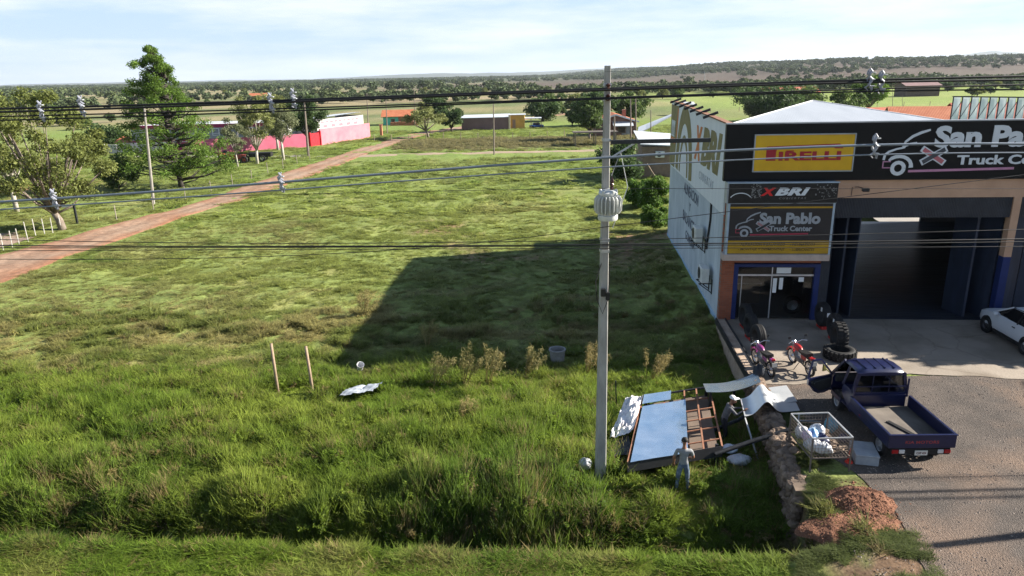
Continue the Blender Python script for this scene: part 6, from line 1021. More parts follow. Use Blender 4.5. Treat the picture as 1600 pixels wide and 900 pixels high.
q = gp(100, 362, -1)
make_tree('leafy_tree', 'big loose olive green tree at the left edge by the white stakes', on(q.x, q.y), 0, 11.6, 5.6, LEAF['olive'], M_bark, 64, 360, .12, .28, .14, 3, shape='round', cl_r=.175, lean=(-1.0, 0))
make_tree('sapling_tree', 'thin tall top shoots of a tree at the far left edge', on(-46.5, 66), 0, 9.5, 2.6, LEAF['olive'], M_barkp, 18, 380, .14, .2, .3, 4, cl_r=.34)
q = gp(285, 296, -1)
make_tree('pine_tree', 'tall bright green pine standing behind the leaning pole', on(q.x, q.y), 0, 14.8, 6.0, LEAF['pine'], M_barkd, 165, 240, .105, .26, .20, 5, shape='cone', cl_r=.185, lean=(-1.2, 0))
make_tree('slender_tree', 'slender pale leaved tree before the magenta building', on(*gp(372, 262, -1).to_2d()), 0, 7.4, 2.0, LEAF['grey'], M_barkp, 18, 220, .12, .10, .3, 7, cl_r=.36)
make_tree('roadside_tree', 'olive roadside tree with bright top above the grey building', on(*gp(402, 256, -1).to_2d()), 0, 10.8, 3.1, LEAF['pale'], M_barkp, 34, 300, .13, .2, .2, 8, cl_r=.30, lean=(.6, 0))
make_tree('roadside_tree', 'roadside tree with forked white trunk before the pink wall', on(*gp(443, 250, -1).to_2d()), 0, 8.4, 2.9, LEAF['grey'], M_barkp, 26, 260, .13, .2, .36, 9, cl_r=.32)
make_tree('roadside_tree', 'dark dense roadside tree behind the pole at the pink wall', on(-33.7, 120), 0, 9.0, 3.3, LEAF['dark'], M_barkd, 36, 420, .14, .2, .34, 10, cl_r=.32)
make_tree('roadside_tree', 'farther olive tree between the bright topped tree and the dark one', on(-40, 124), 0, 10.4, 3.4, LEAF['pale'], M_barkp, 28, 260, .16, .2, .3, 12, cl_r=.32)
make_tree('willow_tree', 'pale feathery tree beside the bend of the dirt road', on(*gp(670, 216, -1).to_2d()), 0, 6.6, 4.3, LEAF['pale'], M_bark, 34, 200, .17, .22, .25, 13, shape='spread', cl_r=.26, lean=(-1.0, 0))
make_tree('round_tree', 'round dark green tree left of the mauve shed', on(*gp(706, 206, -1).to_2d()), 0, 5.6, 2.7, LEAF['dark'], M_barkd, 26, 220, .22, .2, .18, 14, cl_r=.36)
make_tree('round_tree', 'dark tree behind the pale feathery tree', on(-19.5, 196), 0, 7, 4.2, LEAF['dark'], M_barkd, 24, 200, .28, .25, .2, 15, cl_r=.36)
make_tree('round_tree', 'wide dark tree behind the ochre house', on(9, 190), 0, 5.6, 5.0, LEAF['dark'], M_barkd, 30, 240, .30, .3, .15, 16, cl_r=.34)
make_tree('leafy_bush', 'small dark round bush in the field right of the porch', on(15, 170), 0, 3.6, 2.0, LEAF['dark'], M_barkd, 14, 160, .24, .15, .1, 17, cl_r=.42, cat='bush'); make_tree('leafy_bush', 'second small bush right of the porch, paler', on(18.2, 172), 0, 3.6, 1.9, LEAF['mid'], M_barkd, 14, 160, .24, .15, .1, 18, cl_r=.42, cat='bush')
make_tree('garden_tree', 'mid green tree left of the brick house', on(14.6, 130), 0, 8.2, 3.2, LEAF['mid'], M_bark, 32, 240, .24, .22, .2, 19, cl_r=.34); make_tree('garden_tree', 'dark broad tree behind the brick house', on(20, 168), 0, 7.5, 4.8, LEAF['dark'], M_barkd, 34, 240, .32, .3, .2, 20, cl_r=.34); make_tree('garden_tree', 'dark tree behind the pair of poles', on(29, 172), 0, 7, 4.4, LEAF['mid'], M_barkd, 28, 220, .30, .3, .2, 21, cl_r=.36)
make_tree('shade_tree', 'broad dark tree behind the long workshop roof', on(62, 172), 0, 8.4, 7.5, LEAF['dark'], M_barkd, 40, 260, .32, .3, .08, 22, cl_r=.32); make_tree('shade_tree', 'yellow green tree right of the broad dark one behind the roof', on(74, 182), 0, 7.6, 5, LEAF['mid'], M_barkd, 28, 220, .32, .3, .1, 23, cl_r=.36); make_tree('leafy_bush', 'olive bush beyond the rusty edge of the side wall', on(32.5, 122), 0, 4.2, 3.4, LEAF['olive'], M_bark, 22, 200, .26, .2, .05, 24, cl_r=.38, cat='bush')
make_tree('meadow_tree', 'round yellow green tree standing alone in the meadow', on(88.5, 178), 0, 10.5, 4.6, LEAF['pine'], M_bark, 32, 240, .28, .3, .25, 25, cl_r=.34); make_tree('meadow_tree', 'feathery tree before the round yellow green one', on(66, 142), 0, 7.8, 3.4, LEAF['mid'], M_bark, 26, 200, .24, .2, .2, 26, cl_r=.36); make_tree('leafy_bush', 'pale bushes by the dark block shed', on(55, 112), 0, 3.6, 3, LEAF['pale'], M_bark, 18, 180, .22, .15, .05, 27, cl_r=.4, cat='bush'); make_tree('leafy_bush', 'dark hedge bush right of the dark block shed', on(60.5, 119), 0, 4.2, 3.4, LEAF['mid'], M_bark, 20, 180, .24, .15, .05, 28, cl_r=.4, cat='bush')
make_tree('leafy_bush', 'wild green bush along the far end of the workshop side wall', on(11.7, 57.5), 0, 3.3, 1.25, LEAF['vine'], M_bark, 30, 300, .11, .05, .0, 29, cl_r=.36, cat='bush'); make_tree('leafy_bush', 'leafy creeper bush against the side wall foot', on(10.7, 51.5), 0, 1.9, 1.1, LEAF['vine'], M_bark, 20, 280, .10, .04, .0, 30, cl_r=.4, cat='bush'); make_tree('leafy_bush', 'dark hedge before the small white roofed house', on(12.4, 78), 0, 4.2, 2.6, LEAF['dark'], M_bark, 22, 220, .2, .15, .05, 32, cl_r=.38, cat='bush'); make_tree('leafy_bush', 'low dark shrub shading the field beside the wall', on(11.6, 61.5), 0, 2.4, 1.7, LEAF['vine'], M_bark, 18, 220, .16, .1, .05, 33, cl_r=.4, cat='bush'); make_tree('leafy_bush', 'dark bush under the carport edge', on(22.4, 101), 0, 3.0, 2.4, LEAF['dark'], M_bark, 16, 200, .22, .15, .05, 34, cl_r=.4, cat='bush')
make_tree('leafy_bush', 'big dark bush behind the white block wall', on(-74.5, 131), 0, 4.6, 3.8, LEAF['dark'], M_bark, 24, 220, .24, .15, .05, 35, cl_r=.36, cat='bush'); make_tree('leafy_bush', 'low dark shrub under the bright pine', on(-44.0, 79.5), 0, 3.6, 2.2, LEAF['mid'], M_bark, 18, 200, .18, .1, .05, 36, cl_r=.4, cat='bush')
make_tree('shade_tree', 'rounded tree beside the forecourt beyond the right edge', (31.8, 28.1, 0), 0, 9.4, 3.0, LEAF['dark'], M_barkd, 60, 420, .26, .25, .3, 37, cl_r=.36); make_tree('shade_tree', 'smaller tree at the gravel lot beyond the right edge', (29.2, 23.1, 0), 0, 7.0, 1.7, LEAF['dark'], M_barkd, 44, 400, .24, .2, .3, 38, cl_r=.4)
# orchard / hedgerow trees scattered over the middle distance
protos = []
for k, (lf, hh, rr_, sd, shp) in enumerate((('dark', 7, 4.2, 61, 'round'), ('mid', 7.5, 4.6, 62, 'round'), ('olive', 8, 4.2, 63, 'spread'), ('mid', 5.5, 3.8, 64, 'spread'))):
    protos.append(make_tree('field_tree', 'bushy tree among the scattered trees of the far fields', (-400 + k * 12, 420, gz(-400 + k * 12, 420)), 0, hh, rr_, LEAF[lf], M_barkd, 22, 110, .46, .3, .12, sd, 'scattered trees of the far fields', shape=shp, cl_r=.40))
rng = np.random.default_rng(77); pts = []
def region(n, px0, px1, py0, py1):
    for _ in range(n): pts.append(gp(rng.uniform(px0, px1), rng.uniform(py0, py1), -1))
region(34, 0, 250, 156, 170); region(20, 280, 640, 146, 160); region(16, 640, 1010, 146, 160); region(12, 840, 940, 163, 182); region(16, 1000, 1260, 146, 156); region(14, 1260, 1600, 128, 140); region(10, 1480, 1600, 140, 152); region(5, 60, 200, 190, 205)
for i, p in enumerate(pts):
    if i < 4: protos[i].location = on(p.x, p.y); continue
    dup(protos[i % 4], on(p.x, p.y), rng.uniform(0, 6.28), float(rng.uniform(.3, .8)))
# ------------------------------------------------------------------ scattering (geometry nodes instances for grass and far woods)
def clump_collection(name, meshes):
    c = bpy.data.collections.new(name)
    for i, me in enumerate(meshes): c.objects.link(bpy.data.objects.new(f'{name}_{i:02d}', me))
    return c
def scatter(name, P, rot, scl, idx, tint, coll, label=None):
    me = bpy.data.meshes.new(name); n = len(P); me.vertices.add(n); me.vertices.foreach_set('co', P.astype(np.float32).ravel())
    for nm, ty, arr, f in (('rot', 'FLOAT_VECTOR', rot, 'vector'), ('scl', 'FLOAT_VECTOR', scl, 'vector'), ('idx', 'INT', idx, 'value'), ('tint', 'FLOAT_COLOR', np.concatenate([tint, np.ones((n, 1))], 1), 'color')):
        a = me.attributes.new(nm, ty, 'POINT'); a.data.foreach_set(f, arr.astype(np.int32 if ty == 'INT' else np.float32).ravel())
    o = bpy.data.objects.new(name, me); COL.objects.link(o); ng = bpy.data.node_groups.new(name, 'GeometryNodeTree'); ng.interface.new_socket('Geometry', in_out='INPUT', socket_type='NodeSocketGeometry'); ng.interface.new_socket('Geometry', in_out='OUTPUT', socket_type='NodeSocketGeometry')
    N = ng.nodes.new; gi = N('NodeGroupInput'); go_ = N('NodeGroupOutput'); ip = N('GeometryNodeInstanceOnPoints'); ci = N('GeometryNodeCollectionInfo'); ci.inputs['Collection'].default_value = coll; ci.inputs['Separate Children'].default_value = True; ci.inputs['Reset Children'].default_value = True; ip.inputs['Pick Instance'].default_value = True
    def na(nm, ty): q = N('GeometryNodeInputNamedAttribute'); q.data_type = ty; q.inputs['Name'].default_value = nm; return [s for s in q.outputs if s.enabled][0]
    er = N('FunctionNodeEulerToRotation'); l = ng.links.new; l(gi.outputs[0], ip.inputs['Points']); l(ci.outputs[0], ip.inputs['Instance']); l(na('idx', 'INT'), ip.inputs['Instance Index']); l(na('rot', 'FLOAT_VECTOR'), er.inputs[0]); l(er.outputs[0], ip.inputs['Rotation']); l(na('scl', 'FLOAT_VECTOR'), ip.inputs['Scale']); l(ip.outputs[0], go_.inputs[0])
    md = o.modifiers.new('scatter', 'NODES'); md.node_group = ng; kind(o, 'stuff')
    if label: o['label'] = label
    return o
def tint_mat(name, transl=.35, lo=.75, hi=1.25, rough=.6, up=0):
    m = bpy.data.materials.new(name); m.use_nodes = True; t = m.node_tree; b = t.nodes['Principled BSDF']; b.inputs['Roughness'].default_value = rough; b.inputs['Specular IOR Level'].default_value = .25
    a = t.nodes.new('ShaderNodeAttribute'); a.attribute_type = 'INSTANCER'; a.attribute_name = 'tint'; g = t.nodes.new('ShaderNodeNewGeometry'); mr = t.nodes.new('ShaderNodeMapRange'); mr.inputs[3].default_value = lo; mr.inputs[4].default_value = hi; mm = t.nodes.new('ShaderNodeMixRGB'); mm.blend_type = 'MULTIPLY'; mm.inputs[0].default_value = 1
    t.links.new(g.outputs['Random Per Island'], mr.inputs[0]); t.links.new(a.outputs['Color'], mm.inputs[1]); t.links.new(mr.outputs[0], mm.inputs[2]); t.links.new(mm.outputs[0], b.inputs['Base Color'])
    if up:
        mv = t.nodes.new('ShaderNodeMix'); mv.data_type = 'VECTOR'; mv.inputs[0].default_value = up; mv.inputs[5].default_value = (0, 0, 1); t.links.new(g.outputs['Normal'], mv.inputs[4]); vn = t.nodes.new('ShaderNodeVectorMath'); vn.operation = 'NORMALIZE'; t.links.new(mv.outputs[1], vn.inputs[0]); t.links.new(vn.outputs[0], b.inputs['Normal'])
    tr = t.nodes.new('ShaderNodeBsdfTranslucent'); ms = t.nodes.new('ShaderNodeMixShader'); ms.inputs[0].default_value = transl; t.links.new(mm.outputs[0], tr.inputs[0]); t.links.new(b.outputs[0], ms.inputs[1]); t.links.new(tr.outputs[0], ms.inputs[2]); t.links.new(ms.outputs[0], t.nodes['Material Output'].inputs[0]); return m
M_grass = tint_mat('grass_blades', .5, .65, 1.35, up=.6)
def blades(seed, n, rad, h, w, bend, m=None):
    rng = np.random.default_rng(seed); a = rng.random(n) * 2 * PI; r = rad * np.sqrt(rng.random(n)); bx_, by_ = r * np.cos(a), r * np.sin(a); hh = h * (.55 + .6 * rng.random(n)); d = rng.random(n) * 2 * PI; bd = bend * (.3 + 1.0 * rng.random(n)) * hh; ww = w * (.7 + .6 * rng.random(n)); px_, py_ = -np.sin(d), np.cos(d); V_ = []
    for f0, f1, k0, k1 in ((0, .5, 1, .8), (.5, 1.0, .8, .12)):
        o0, o1 = bd * f0 ** 2, bd * f1 ** 2; z0 = hh * (f0 - .12 * f0 * bend) - .04 * (f0 == 0); z1 = hh * (f1 - .25 * f1 * bend)
        V_.append(np.stack([np.stack([bx_ + np.cos(d) * o0 - px_ * ww * k0, by_ + np.sin(d) * o0 - py_ * ww * k0, z0 + 0 * ww], 1), np.stack([bx_ + np.cos(d) * o0 + px_ * ww * k0, by_ + np.sin(d) * o0 + py_ * ww * k0, z0 + 0 * ww], 1), np.stack([bx_ + np.cos(d) * o1 + px_ * ww * k1, by_ + np.sin(d) * o1 + py_ * ww * k1, z1], 1), np.stack([bx_ + np.cos(d) * o1 - px_ * ww * k1, by_ + np.sin(d) * o1 - py_ * ww * k1, z1], 1)], 1))
    V_ = np.stack(V_, 1).reshape(-1, 8, 3); n = len(V_); v = V_[:, [0, 1, 2, 3, 6, 7]].reshape(-1, 3); f = (np.arange(n) * 6)[:, None, None] + np.array([[0, 1, 2, 3], [3, 2, 4, 5]])[None]
    me = bpy.data.meshes.new('grass_tuft'); me.vertices.add(len(v)); me.vertices.foreach_set('co', v.astype(np.float32).ravel()); f = f.reshape(-1, 4).astype(np.int32); me.loops.add(f.size); me.loops.foreach_set('vertex_index', f.ravel()); me.polygons.add(len(f)); me.polygons.foreach_set('loop_start', np.arange(0, f.size, 4, dtype=np.int32)); me.update(calc_edges=True); me.materials.append(m or M_grass); return me
def weed(seed):
    rng = np.random.default_rng(seed); cen = []; rad = []
    for i in range(7): a = rng.random() * 6.28; e = .26 * rng.random() ** .5; cen.append((math.cos(a) * e, math.sin(a) * e, .35 + .45 * rng.random())); rad.append((.11, .11, .22))
    return quad_mesh('weed_tuft', leaf_arr(rng, cen, rad, 20, .055, .9, .5, .7), M_grass)
C_tall = clump_collection('tall_tuft', [blades(100 + i, 54, .28, 1.0, .017, .42) for i in range(6)] + [weed(160 + i) for i in range(3)] + [blades(170, 14, .25, 1.25, .012, .5)])
C_short = clump_collection('short_tuft', [blades(120 + i, 64, .38, 1.0, .022, .55) for i in range(6)])
C_wide = clump_collection('wide_tuft', [blades(140 + i, 60, .85, 1.0, .05, .8) for i in range(5)])
def sample(n, x0, x1, y0, y1, seed): r = np.random.default_rng(seed); return r.uniform(x0, x1, n), r.uniform(y0, y1, n), r
def in_view(x, y, m=1.5): return (np.abs(x) < y * .80 + m + 1.5) & (y > 11)
def free(x, y):
    xw = xwall(y); lot = (x > xw - .18) & (y > 15.9) & (y < 48) | ((x > 8.3 + .4 * (fbm(x * 1.5, y * 1.5, 71) - .5)) & (y <= 15.9)) | ((x > 6.2) & (y <= 15.9) & (fbm(x * 1.2, y * 1.2, 72) > .40 + .12 * (x < 6.9)))
    pole_ = (np.abs(x - PX) < .24) & (np.abs(y - PY) < .24)
    return ~lot & (road_d(x, y) > -.05) & ~pole_
def under(x, y):        # footprint of the dismantled billboard: grass is flattened there
    u = (x - 3.0 - (y - 18.1) * .26) / 3.1; v = (y - 18.0 - (x - 3) * .15) / 4.6; return (u > 0.0) & (u < 1.0) & (v > 0.02) & (v < 1)
def grass_layer(name, n, box, dens, height, wid, coll, ncl, seed, label, tintf):
    x, y, r = sample(n, *box, seed); k = in_view(x, y) & free(x, y); x, y = x[k], y[k]; k = r.random(len(x)) < dens(x, y); x, y = x[k], y[k]; h = height(x, y, r); N_ = len(x); z = hz(x, y) - .02
    lean = r.normal(size=(N_, 2)) * .16; rot = np.stack([lean[:, 0], lean[:, 1] + .03, r.random(N_) * 6.283], 1); w_ = wid(x, y, r) if callable(wid) else np.full(N_, wid); scl = np.stack([w_, w_, h], 1)
    print(name, N_); return scatter(name, np.stack([x, y, z], 1), rot, scl, r.integers(0, ncl, N_), tintf(x, y, r), coll, label)
def tint_near(x, y, r):
    n1 = fbm(x / 1.6, y / 1.6, 50); n2 = fbm(x / 6, y / 6, 51); c = np.zeros((len(x), 3)) + np.array([.150, .225, .026]); t_ = (ss(.4, .75, n1) * .8)[:, None]; c = c * (1 - t_) + np.array([.255, .31, .050]) * t_
    t_ = (ss(.50, .70, n2) * .55)[:, None]; c = c * (1 - t_) + np.array([.10, .175, .024]) * t_
    s = y - verge_y(x); t_ = ((1 - ss(-.1, .4, s)) * ss(.5, .75, n1) * .7)[:, None]; c = c * (1 - t_) + np.array([.24, .23, .08]) * t_
    fd = (ss(25, 31, y) * .75)[:, None]; c = c * (1 - fd) + (np.array([.205, .225, .065]) * (1 - ss(.5, .66, fbm(x / 3.2, y / 1.6, 63)))[:, None] + np.array([.36, .30, .13]) * ss(.5, .66, fbm(x / 3.2, y / 1.6, 63))[:, None]) * fd
    dry = (r.random(len(x)) < .07 + .16 * ss(.55, .7, n2))[:, None]; c = np.where(dry, np.array([.26, .21, .085]), c)
    d2 = (ss(5.2, 7.5, x) * (1 - ss(15, 16.2, y)) * .7)[:, None]; c = c * (1 - d2) + np.array([.15, .13, .05]) * d2
    return c * (.8 + .4 * r.random(len(x)))[:, None]
CL = [(-5.85, 24.0, .9), (-6.22, 26.3, .7), (1.83, 26.9, 1.0), (-8.3, 24.4, .9), (2.1, 18.6, .4), (4.78, 17.3, .55), (4.6, 16.6, .5), (2.48, 17.9, .3), (6.7, 19.0, .6)]
def clear(x, y):
    k = np.zeros(len(x), bool)
    for a, b, q in CL: k |= np.hypot(x - a, y - b) < q
    return k
def h_near(x, y, r):
    s = y - verge_y(x); n1 = .5 * fbm(x / .55, y / .55, 55) + .5 * fbm(x / 2.6, y / 2.6, 56); h = .12 + .46 * ss(.05, 1.0, s) * (1 - .58 * ss(6, 13, s)); h = h * (.45 + 1.1 * ss(.28, .72, n1)) * (1 + .5 * ss(1.7, 2.5, s) * (1 - ss(3.1, 4.5, s)) * (1 - ss(1.5, 3, x))) * (1 - .35 * ss(2.5, 3.5, x) * (s > 1.6)); h = np.where(clear(x, y), h * .3, h); h = np.where(s < 0, .07 + .16 * n1 + .25 * ss(-.7, 0, s) * n1, h); h = np.where(under(x, y), h * .25, h); h = h * (1 - .55 * ss(5, 6.8, x) * (1 - ss(15, 16.3, y))); return h * (.75 + .5 * r.random(len(x)))
grass_layer('tall_grass', 62000, (-30, 10, 13.5, 36), lambda x, y: np.where(y < verge_y(x) + .0, .0, (.30 + .70 * ss(.36, .52, fbm(x / .6, y / .6, 44))) * (1 - (1 - .55 * ss(.52, .62, fbm(x / 1.5, y / .9, 45)) * (1 - ss(31, 36, y))) * ss(24.5, 28.5, y + (fbm(x / 4, y / 4, 46) - .5) * 5))), h_near, lambda x, y, r: .5 + .5 * r.random(len(x)), C_tall, 10, 901, 'tall lush green grass on the near slope and ditch', tint_near)
grass_layer('verge_grass', 26000, (-16, 8.5, 11.5, 16.4), lambda x, y: (.12 + .88 * ss(.38, .56, 1 - fbm(x / 1.1, y / .8, 40))) * (y < verge_y(x) + .25) * (1 - ss(4.8, 6.4, x) * (1 - .5 * ss(.56, .64, fbm(x / .6, y / .6, 93)))), lambda x, y, r: (.05 + .11 * fbm(x / .9, y / .9, 57) + .22 * ss(-.5, .2, y - verge_y(x)) * fbm(x / .5, y / .5, 58)) * (.7 + .6 * r.random(len(x))), lambda x, y, r: .35 + .25 * r.random(len(x)), C_short, 6, 911, 'short roadside grass on the near verge', tint_near)
def tint_mid(x, y, r):
    n1 = fbm(x / 2.4, y / 2.4, 60); n2 = fbm(x / 9, y / 9, 61); c = np.zeros((len(x), 3)) + np.array([.25, .285, .072]); t_ = ss(.42, .72, n2)[:, None] * .8; c = c * (1 - t_) + np.array([.27, .26, .10]) * t_; t_ = ss(.6, .8, n1)[:, None] * .8; c = c * (1 - t_) + np.array([.175, .245, .052]) * t_
    strawb = (ss(.52, .66, fbm(x / 3.2, y / 1.6, 63)) * (1 - ss(33, 44, y)))[:, None] * .75; c = c * (1 - strawb) + np.array([.38, .32, .14]) * strawb
    g_ = (ss(60, 85, y))[:, None] * .45; c = c * (1 - g_) + np.array([.17, .235, .055]) * g_
    return c * (.78 + .44 * r.random(len(x)))[:, None]
def h_mid(x, y, r):
    n1 = fbm(x / 1.7, y / 1.7, 65); n2 = fbm(x / 5, y / 5, 66); return (.045 + .15 * ss(.45, .85, n1) * (.4 + n2) + .10 * (1 - ss(26, 32, y))) * (.7 + .6 * r.random(len(x)))
grass_layer('meadow_grass', 60000, (-46, 14, 26.5, 62), lambda x, y: (.30 + .70 * ss(.42, .62, fbm(x / 1.7, y / 1.7, 65) * .6 + .4 * fbm(x / .6, y / .6, 67))) * (.6 + .4 * (1 - ss(27, 33, y))), h_mid, lambda x, y, r: .35 + .45 * r.random(len(x)), C_short, 6, 902, 'tufted green and straw coloured grass of the open lot', tint_mid)
grass_layer('far_meadow_grass', 30000, (-95, 60, 60, 165), lambda x, y: (.35 + .65 * ss(.3, .55, fbm(x / 5, y / 5, 68))) * (((y < 104) | (y > 114)) | (x < -25) | (x > 24)), lambda x, y, r: (.06 + .22 * ss(.5, .8, fbm(x / 4, y / 4, 69)) + .45 * ss(118, 126, y) * (1 - ss(134, 140, y)) * (x > -20)) * (.7 + .6 * r.random(len(x))), lambda x, y, r: .5 + .6 * r.random(len(x)), C_wide, 5, 903, 'rough grass of the lot toward the pink wall and the track', lambda x, y, r: np.where(((y > 116) & (y < 140) & (x > -20))[:, None], np.array([.22, .20, .09]), tint_mid(x, y, r) * np.array([1.05, 1.08, 1.0])) * (.8 + .4 * r.random(len(x)))[:, None])
# plumed dry grass plants and tall weeds standing out of the slope
def plume(name, label, px, py, h, leafk, seed, n=46, spread=.5, z=-1.0, leanx=.3):
    p = gp(px, py, z); o = thing(name, label, 'plant', on(p.x, p.y), 0, 'plumed dry grasses on the slope'); rr = random.Random(seed); mb = MB()
    cen = []; rad = []
    for i in range(9):
        a = rr.uniform(0, 6.28); e = rr.uniform(0, spread); top = Vector((math.cos(a) * e * 1.2 + leanx * h * rr.uniform(.2, 1.2), math.sin(a) * e, h * rr.uniform(.6, 1.05))); mb.tube([(math.cos(a) * e * .2, math.sin(a) * e * .2, -.1), top * .5 + Vector((0, 0, .05 * h)), top], [.014, .011, .005], 5)
        for q in (.6, .75, .9, 1.0): cen.append(tuple(top * q + Vector((leanx * .2 * q * q, 0, 0)))); rad.append((.13, .10, .17))
    mb.build('stem', LEAF['dry'], o); me = quad_mesh('plume', leaf_arr(np.random.default_rng(seed), cen, rad, n // 2, .085, .1, .09), LEAF[leafk]); c = bpy.data.objects.new('plume', me); COL.objects.link(c); c.parent = o; return o
M_plm = LEAF['plume'] = mat('plume_straw', (.20, .18, .065), .7, scale=2, col2=(.29, .25, .10), island=.3, transl=.3)
for a in (('plumed_grass', 'plumed straw grass, leftmost of the tall row on the slope', 676, 606, 1.55, 'plume', 1), ('plumed_grass', 'plumed yellowish grass second from the left in the tall row', 725, 602, 1.6, 'plume', 2), ('plumed_grass', 'plumed straw grass in the middle of the tall row, bending right', 762, 604, 1.55, 'plume', 3), ('plumed_grass', 'plumed straw grass left of the concrete well ring', 820, 588, 1.2, 'plume', 4), ('plumed_grass', 'reddish plumed grass just left of the concrete pole', 915, 590, 1.35, 'dry', 5), ('plumed_grass', 'thin dry plumed grass right of the concrete pole', 1013, 600, 1.3, 'dry', 6), ('plumed_grass', 'pale plume standing in the building shadow', 668, 545, 1.2, 'plume', 7), ('plumed_grass', 'short dry plume below the tall row', 722, 668, .9, 'dry', 8), ('plumed_grass', 'pale straw plume at the field edge before the shadow', 570, 500, 1.1, 'dry', 9)): plume(*a)
# far woods: low detail trees in belts and forest, one mass
M_wood_far = tint_mat('far_foliage', .2, .7, 1.3, .8)
def lowtree(seed):
    rng = np.random.default_rng(seed); cen = []; rad = []
    for i in range(9): a = rng.random() * 6.28; e = rng.random() ** .5 * .36; cen.append((math.cos(a) * e, math.sin(a) * e, .35 + .5 * rng.random() * (1 - e))); rad.append((.22, .22, .17))
    return quad_mesh('wood_tree', leaf_arr(rng, cen, rad, 22, .10, .5, .7), M_wood_far)
C_wood = clump_collection('wood_tree', [lowtree(200 + i) for i in range(6)])
r = np.random.default_rng(905); P_ = []
def belt(n, fn):
    px = r.uniform(-60, 1660, n); py = fn(px); keep = [];
    for a, b in zip(px, py):
        q = gp(float(a), float(b), -1)
        if 230 < q.y < 6500: P_.append((q.x, q.y))
hzl = lambda px: 136 - px * .02125
for n, lo, hi in ((2600, 1.8, 6), (1500, 5, 10)): belt(n, lambda px: hzl(px) + r.uniform(lo, hi, len(px)))
# wooded rise on the right, wood edge at the left, hedgerows
xx = r.uniform(150, 2600, 7000); yy = r.uniform(900, 2400, 7000); k = fbm(xx / 260, yy / 260, 80) + .30 * ss(1050, 1500, yy) + .15 * ss(300, 900, xx) > .54; P_ += list(zip(xx[k], yy[k]))
xx = r.uniform(-2200, -60, 4200); yy = r.uniform(420, 1700, 4200); k = fbm(xx / 200, yy / 150, 81) + .2 * ss(600, 1100, yy) > .52; P_ += list(zip(xx[k], yy[k]))
xx = r.uniform(-260, 500, 2400); yy = r.uniform(330, 620, 2400); k = fbm(xx / 70, yy / 60, 82) > .53; P_ += list(zip(xx[k], yy[k]))
xx = r.uniform(120, 700, 1300); yy = 400 + .25 * xx + r.normal(size=1300) * 34; P_ += list(zip(xx, yy))
xx = r.uniform(-3500, 4500, 9000); yy = r.uniform(2300, 6000, 9000); P_ += list(zip(xx, yy))
P_ = np.array(P_); zz = hz(P_[:, 0], P_[:, 1]) - .3; n = len(P_); print('woods', n); big = (1 + .9 * ss(1500, 3500, P_[:, 1]))
s_ = r.uniform(5.5, 11, n) * np.where(P_[:, 1] < 600, .75, 1.0); w_ = s_ * r.uniform(.9, 1.4, n) * big
ti = np.array([.066, .092, .040]) * (.7 + .6 * r.random(n))[:, None] + np.array([.03, .028, .006]) * (r.random(n) ** 2)[:, None]
scatter('woodland', np.stack([P_[:, 0], P_[:, 1], zz], 1), np.stack([np.zeros(n), np.zeros(n), r.random(n) * 6.28], 1), np.stack([w_, w_, s_], 1), r.integers(0, 6, n), ti, C_wood, 'far woods and hedgerows out to the horizon')
# gravel stones and litter of twigs on the lot
M_peb = tint_mat('pebbles', 0.0, .7, 1.3, .9)
def pebble(seed):
    rng = np.random.default_rng(seed); mb = MB(); rr = random.Random(seed); vs = []; 
    for (a, b, c) in ((0, 0, 1), (1, 0, 0), (0, 1, 0), (-1, 0, 0), (0, -1, 0)): k = rr.uniform(.7, 1.2); vs.append((a * k, b * k, c * k * .6))
    mb.add(vs, [(0, 1, 2), (0, 2, 3), (0, 3, 4), (0, 4, 1)]); return mb.mesh('pebble', M_peb)
C_peb = clump_collection('pebble', [pebble(i) for i in range(4)])
x, y, r2 = sample(16000, 7.2, 19, 11.5, 23.0, 906); k = (x > np.where(y > 15.9, wl(y) + .3, 7.6)) & (r2.random(16000) < .25 + .75 * ss(.4, .6, fbm(x / 1.3, y / 1.3, 90))); x, y = x[k], y[k]; n = len(x); s_ = .010 + .022 * r2.random(n) ** 3
scatter('gravel', np.stack([x, y, np.maximum(hz(x, y), .006)], 1), np.stack([np.zeros(n), np.zeros(n), r2.random(n) * 6.28], 1), np.stack([s_, s_, s_], 1), r2.integers(0, 4, n), np.array([.22, .18, .15]) * (.5 + 1.0 * r2.random(n))[:, None], C_peb, 'loose stones on the gravel lot')
M_cl = tint_mat('soil_clods', 0.0, .6, 1.4, .95)
C_clod = clump_collection('soil_clod', [(lambda me: (me.materials.clear(), me.materials.append(M_cl), me)[2])(pebble(20 + i)) for i in range(4)])
r4 = np.random.default_rng(912); a_ = r4.random(1500) * 6.283; e_ = r4.random(1500) ** .5 * 1.15; kk = r4.random(1500) < .5; x = np.where(kk, 8.72 + np.cos(a_) * e_ * 1.05, 8.25 + np.cos(a_) * e_ * 1.35); y = np.where(kk, 15.5 + np.sin(a_) * e_ * .8, 14.55 + np.sin(a_) * e_ * .8); n = len(x)
zt = np.zeros(n); dg_ = bpy.context.evaluated_depsgraph_get(); dg_.update(); mo_ = [o_ for o_ in scene.objects if o_.name.startswith('dirt_mound')]
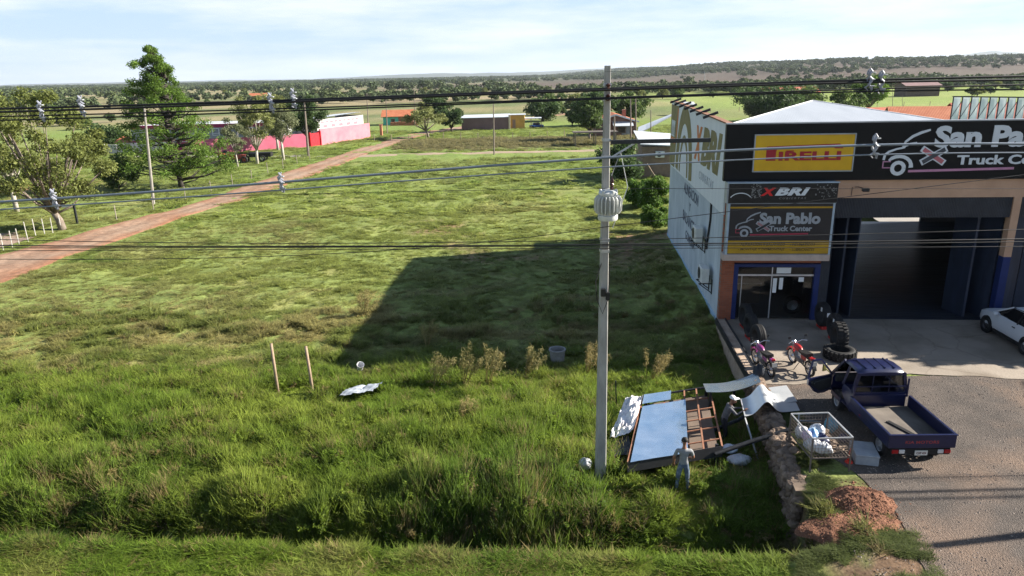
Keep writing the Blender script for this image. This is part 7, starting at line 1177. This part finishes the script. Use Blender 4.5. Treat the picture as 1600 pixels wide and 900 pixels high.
for i in range(n):
    zt[i] = gz(x[i], y[i])
    for o_ in mo_:
        h_, l_, _, _ = o_.ray_cast(Vector((x[i], y[i], 3)) - o_.location, Vector((0, 0, -1)))
        if h_: zt[i] = max(zt[i], l_.z + o_.location.z)
s_ = .012 + .035 * r4.random(n) ** 2.5
scatter('soil_clods', np.stack([x, y, zt], 1), np.stack([r4.normal(size=n) * .3, r4.normal(size=n) * .3, r4.random(n) * 6.28], 1), np.stack([s_, s_, s_], 1), r4.integers(0, 4, n), np.array([.16, .075, .045]) * (.5 + 1.0 * r4.random(n))[:, None], C_clod, 'loose clods of reddish soil around the heap')
# sparse low weeds on the lot edge
x, y, r3 = sample(16000, 5.6, 10.2, 11.5, 21.5, 907); d_ = np.where(y < 16, (1 - ss(8.2, 9.5, x)), (1 - ss(.1, .9, x - wl(y) - .2))) * ss(.40, .58, fbm(x * 1.3, y * 1.3, 91)); k = (r3.random(16000) < d_) & (x > np.where(y > 15.9, wl(y) + .25, 0)) & ~((np.abs(x - 8.6) < .9) & (np.abs(y - 15.3) < .8) & (r3.random(16000) < .85)); x, y = x[k], y[k]; k = (hz(x, y) > -.25) | (y > 16.2); x, y = x[k], y[k]; n = len(x); h_ = .03 + .08 * r3.random(n)
scatter('weeds', np.stack([x, y, np.where(y > 16.2, .004, hz(x, y))], 1), np.stack([np.zeros(n), np.zeros(n), r3.random(n) * 6.28], 1), np.stack([np.full(n, .35), np.full(n, .35), h_], 1), r3.integers(0, 6, n), np.array([.10, .125, .035]) * (.7 + .6 * r3.random(n))[:, None], C_short, 'low weeds along the lot edge')
# ------------------------------------------------------------------ air
hv = MB(); hv.bx(-9200, 9200, -80, 12500, -30, 190); ho = hv.build('haze', bpy.data.materials.new('haze_air')); m = ho.data.materials[0]; m.use_nodes = True; t = m.node_tree; t.nodes.remove(t.nodes['Principled BSDF']); pv = t.nodes.new('ShaderNodeVolumePrincipled'); pv.inputs['Color'].default_value = (.80, .88, 1, 1); pv.inputs['Density'].default_value = 5.5e-5; pv.inputs['Anisotropy'].default_value = .2; t.links.new(pv.outputs[0], t.nodes['Material Output'].inputs['Volume']); kind(ho, 'stuff')
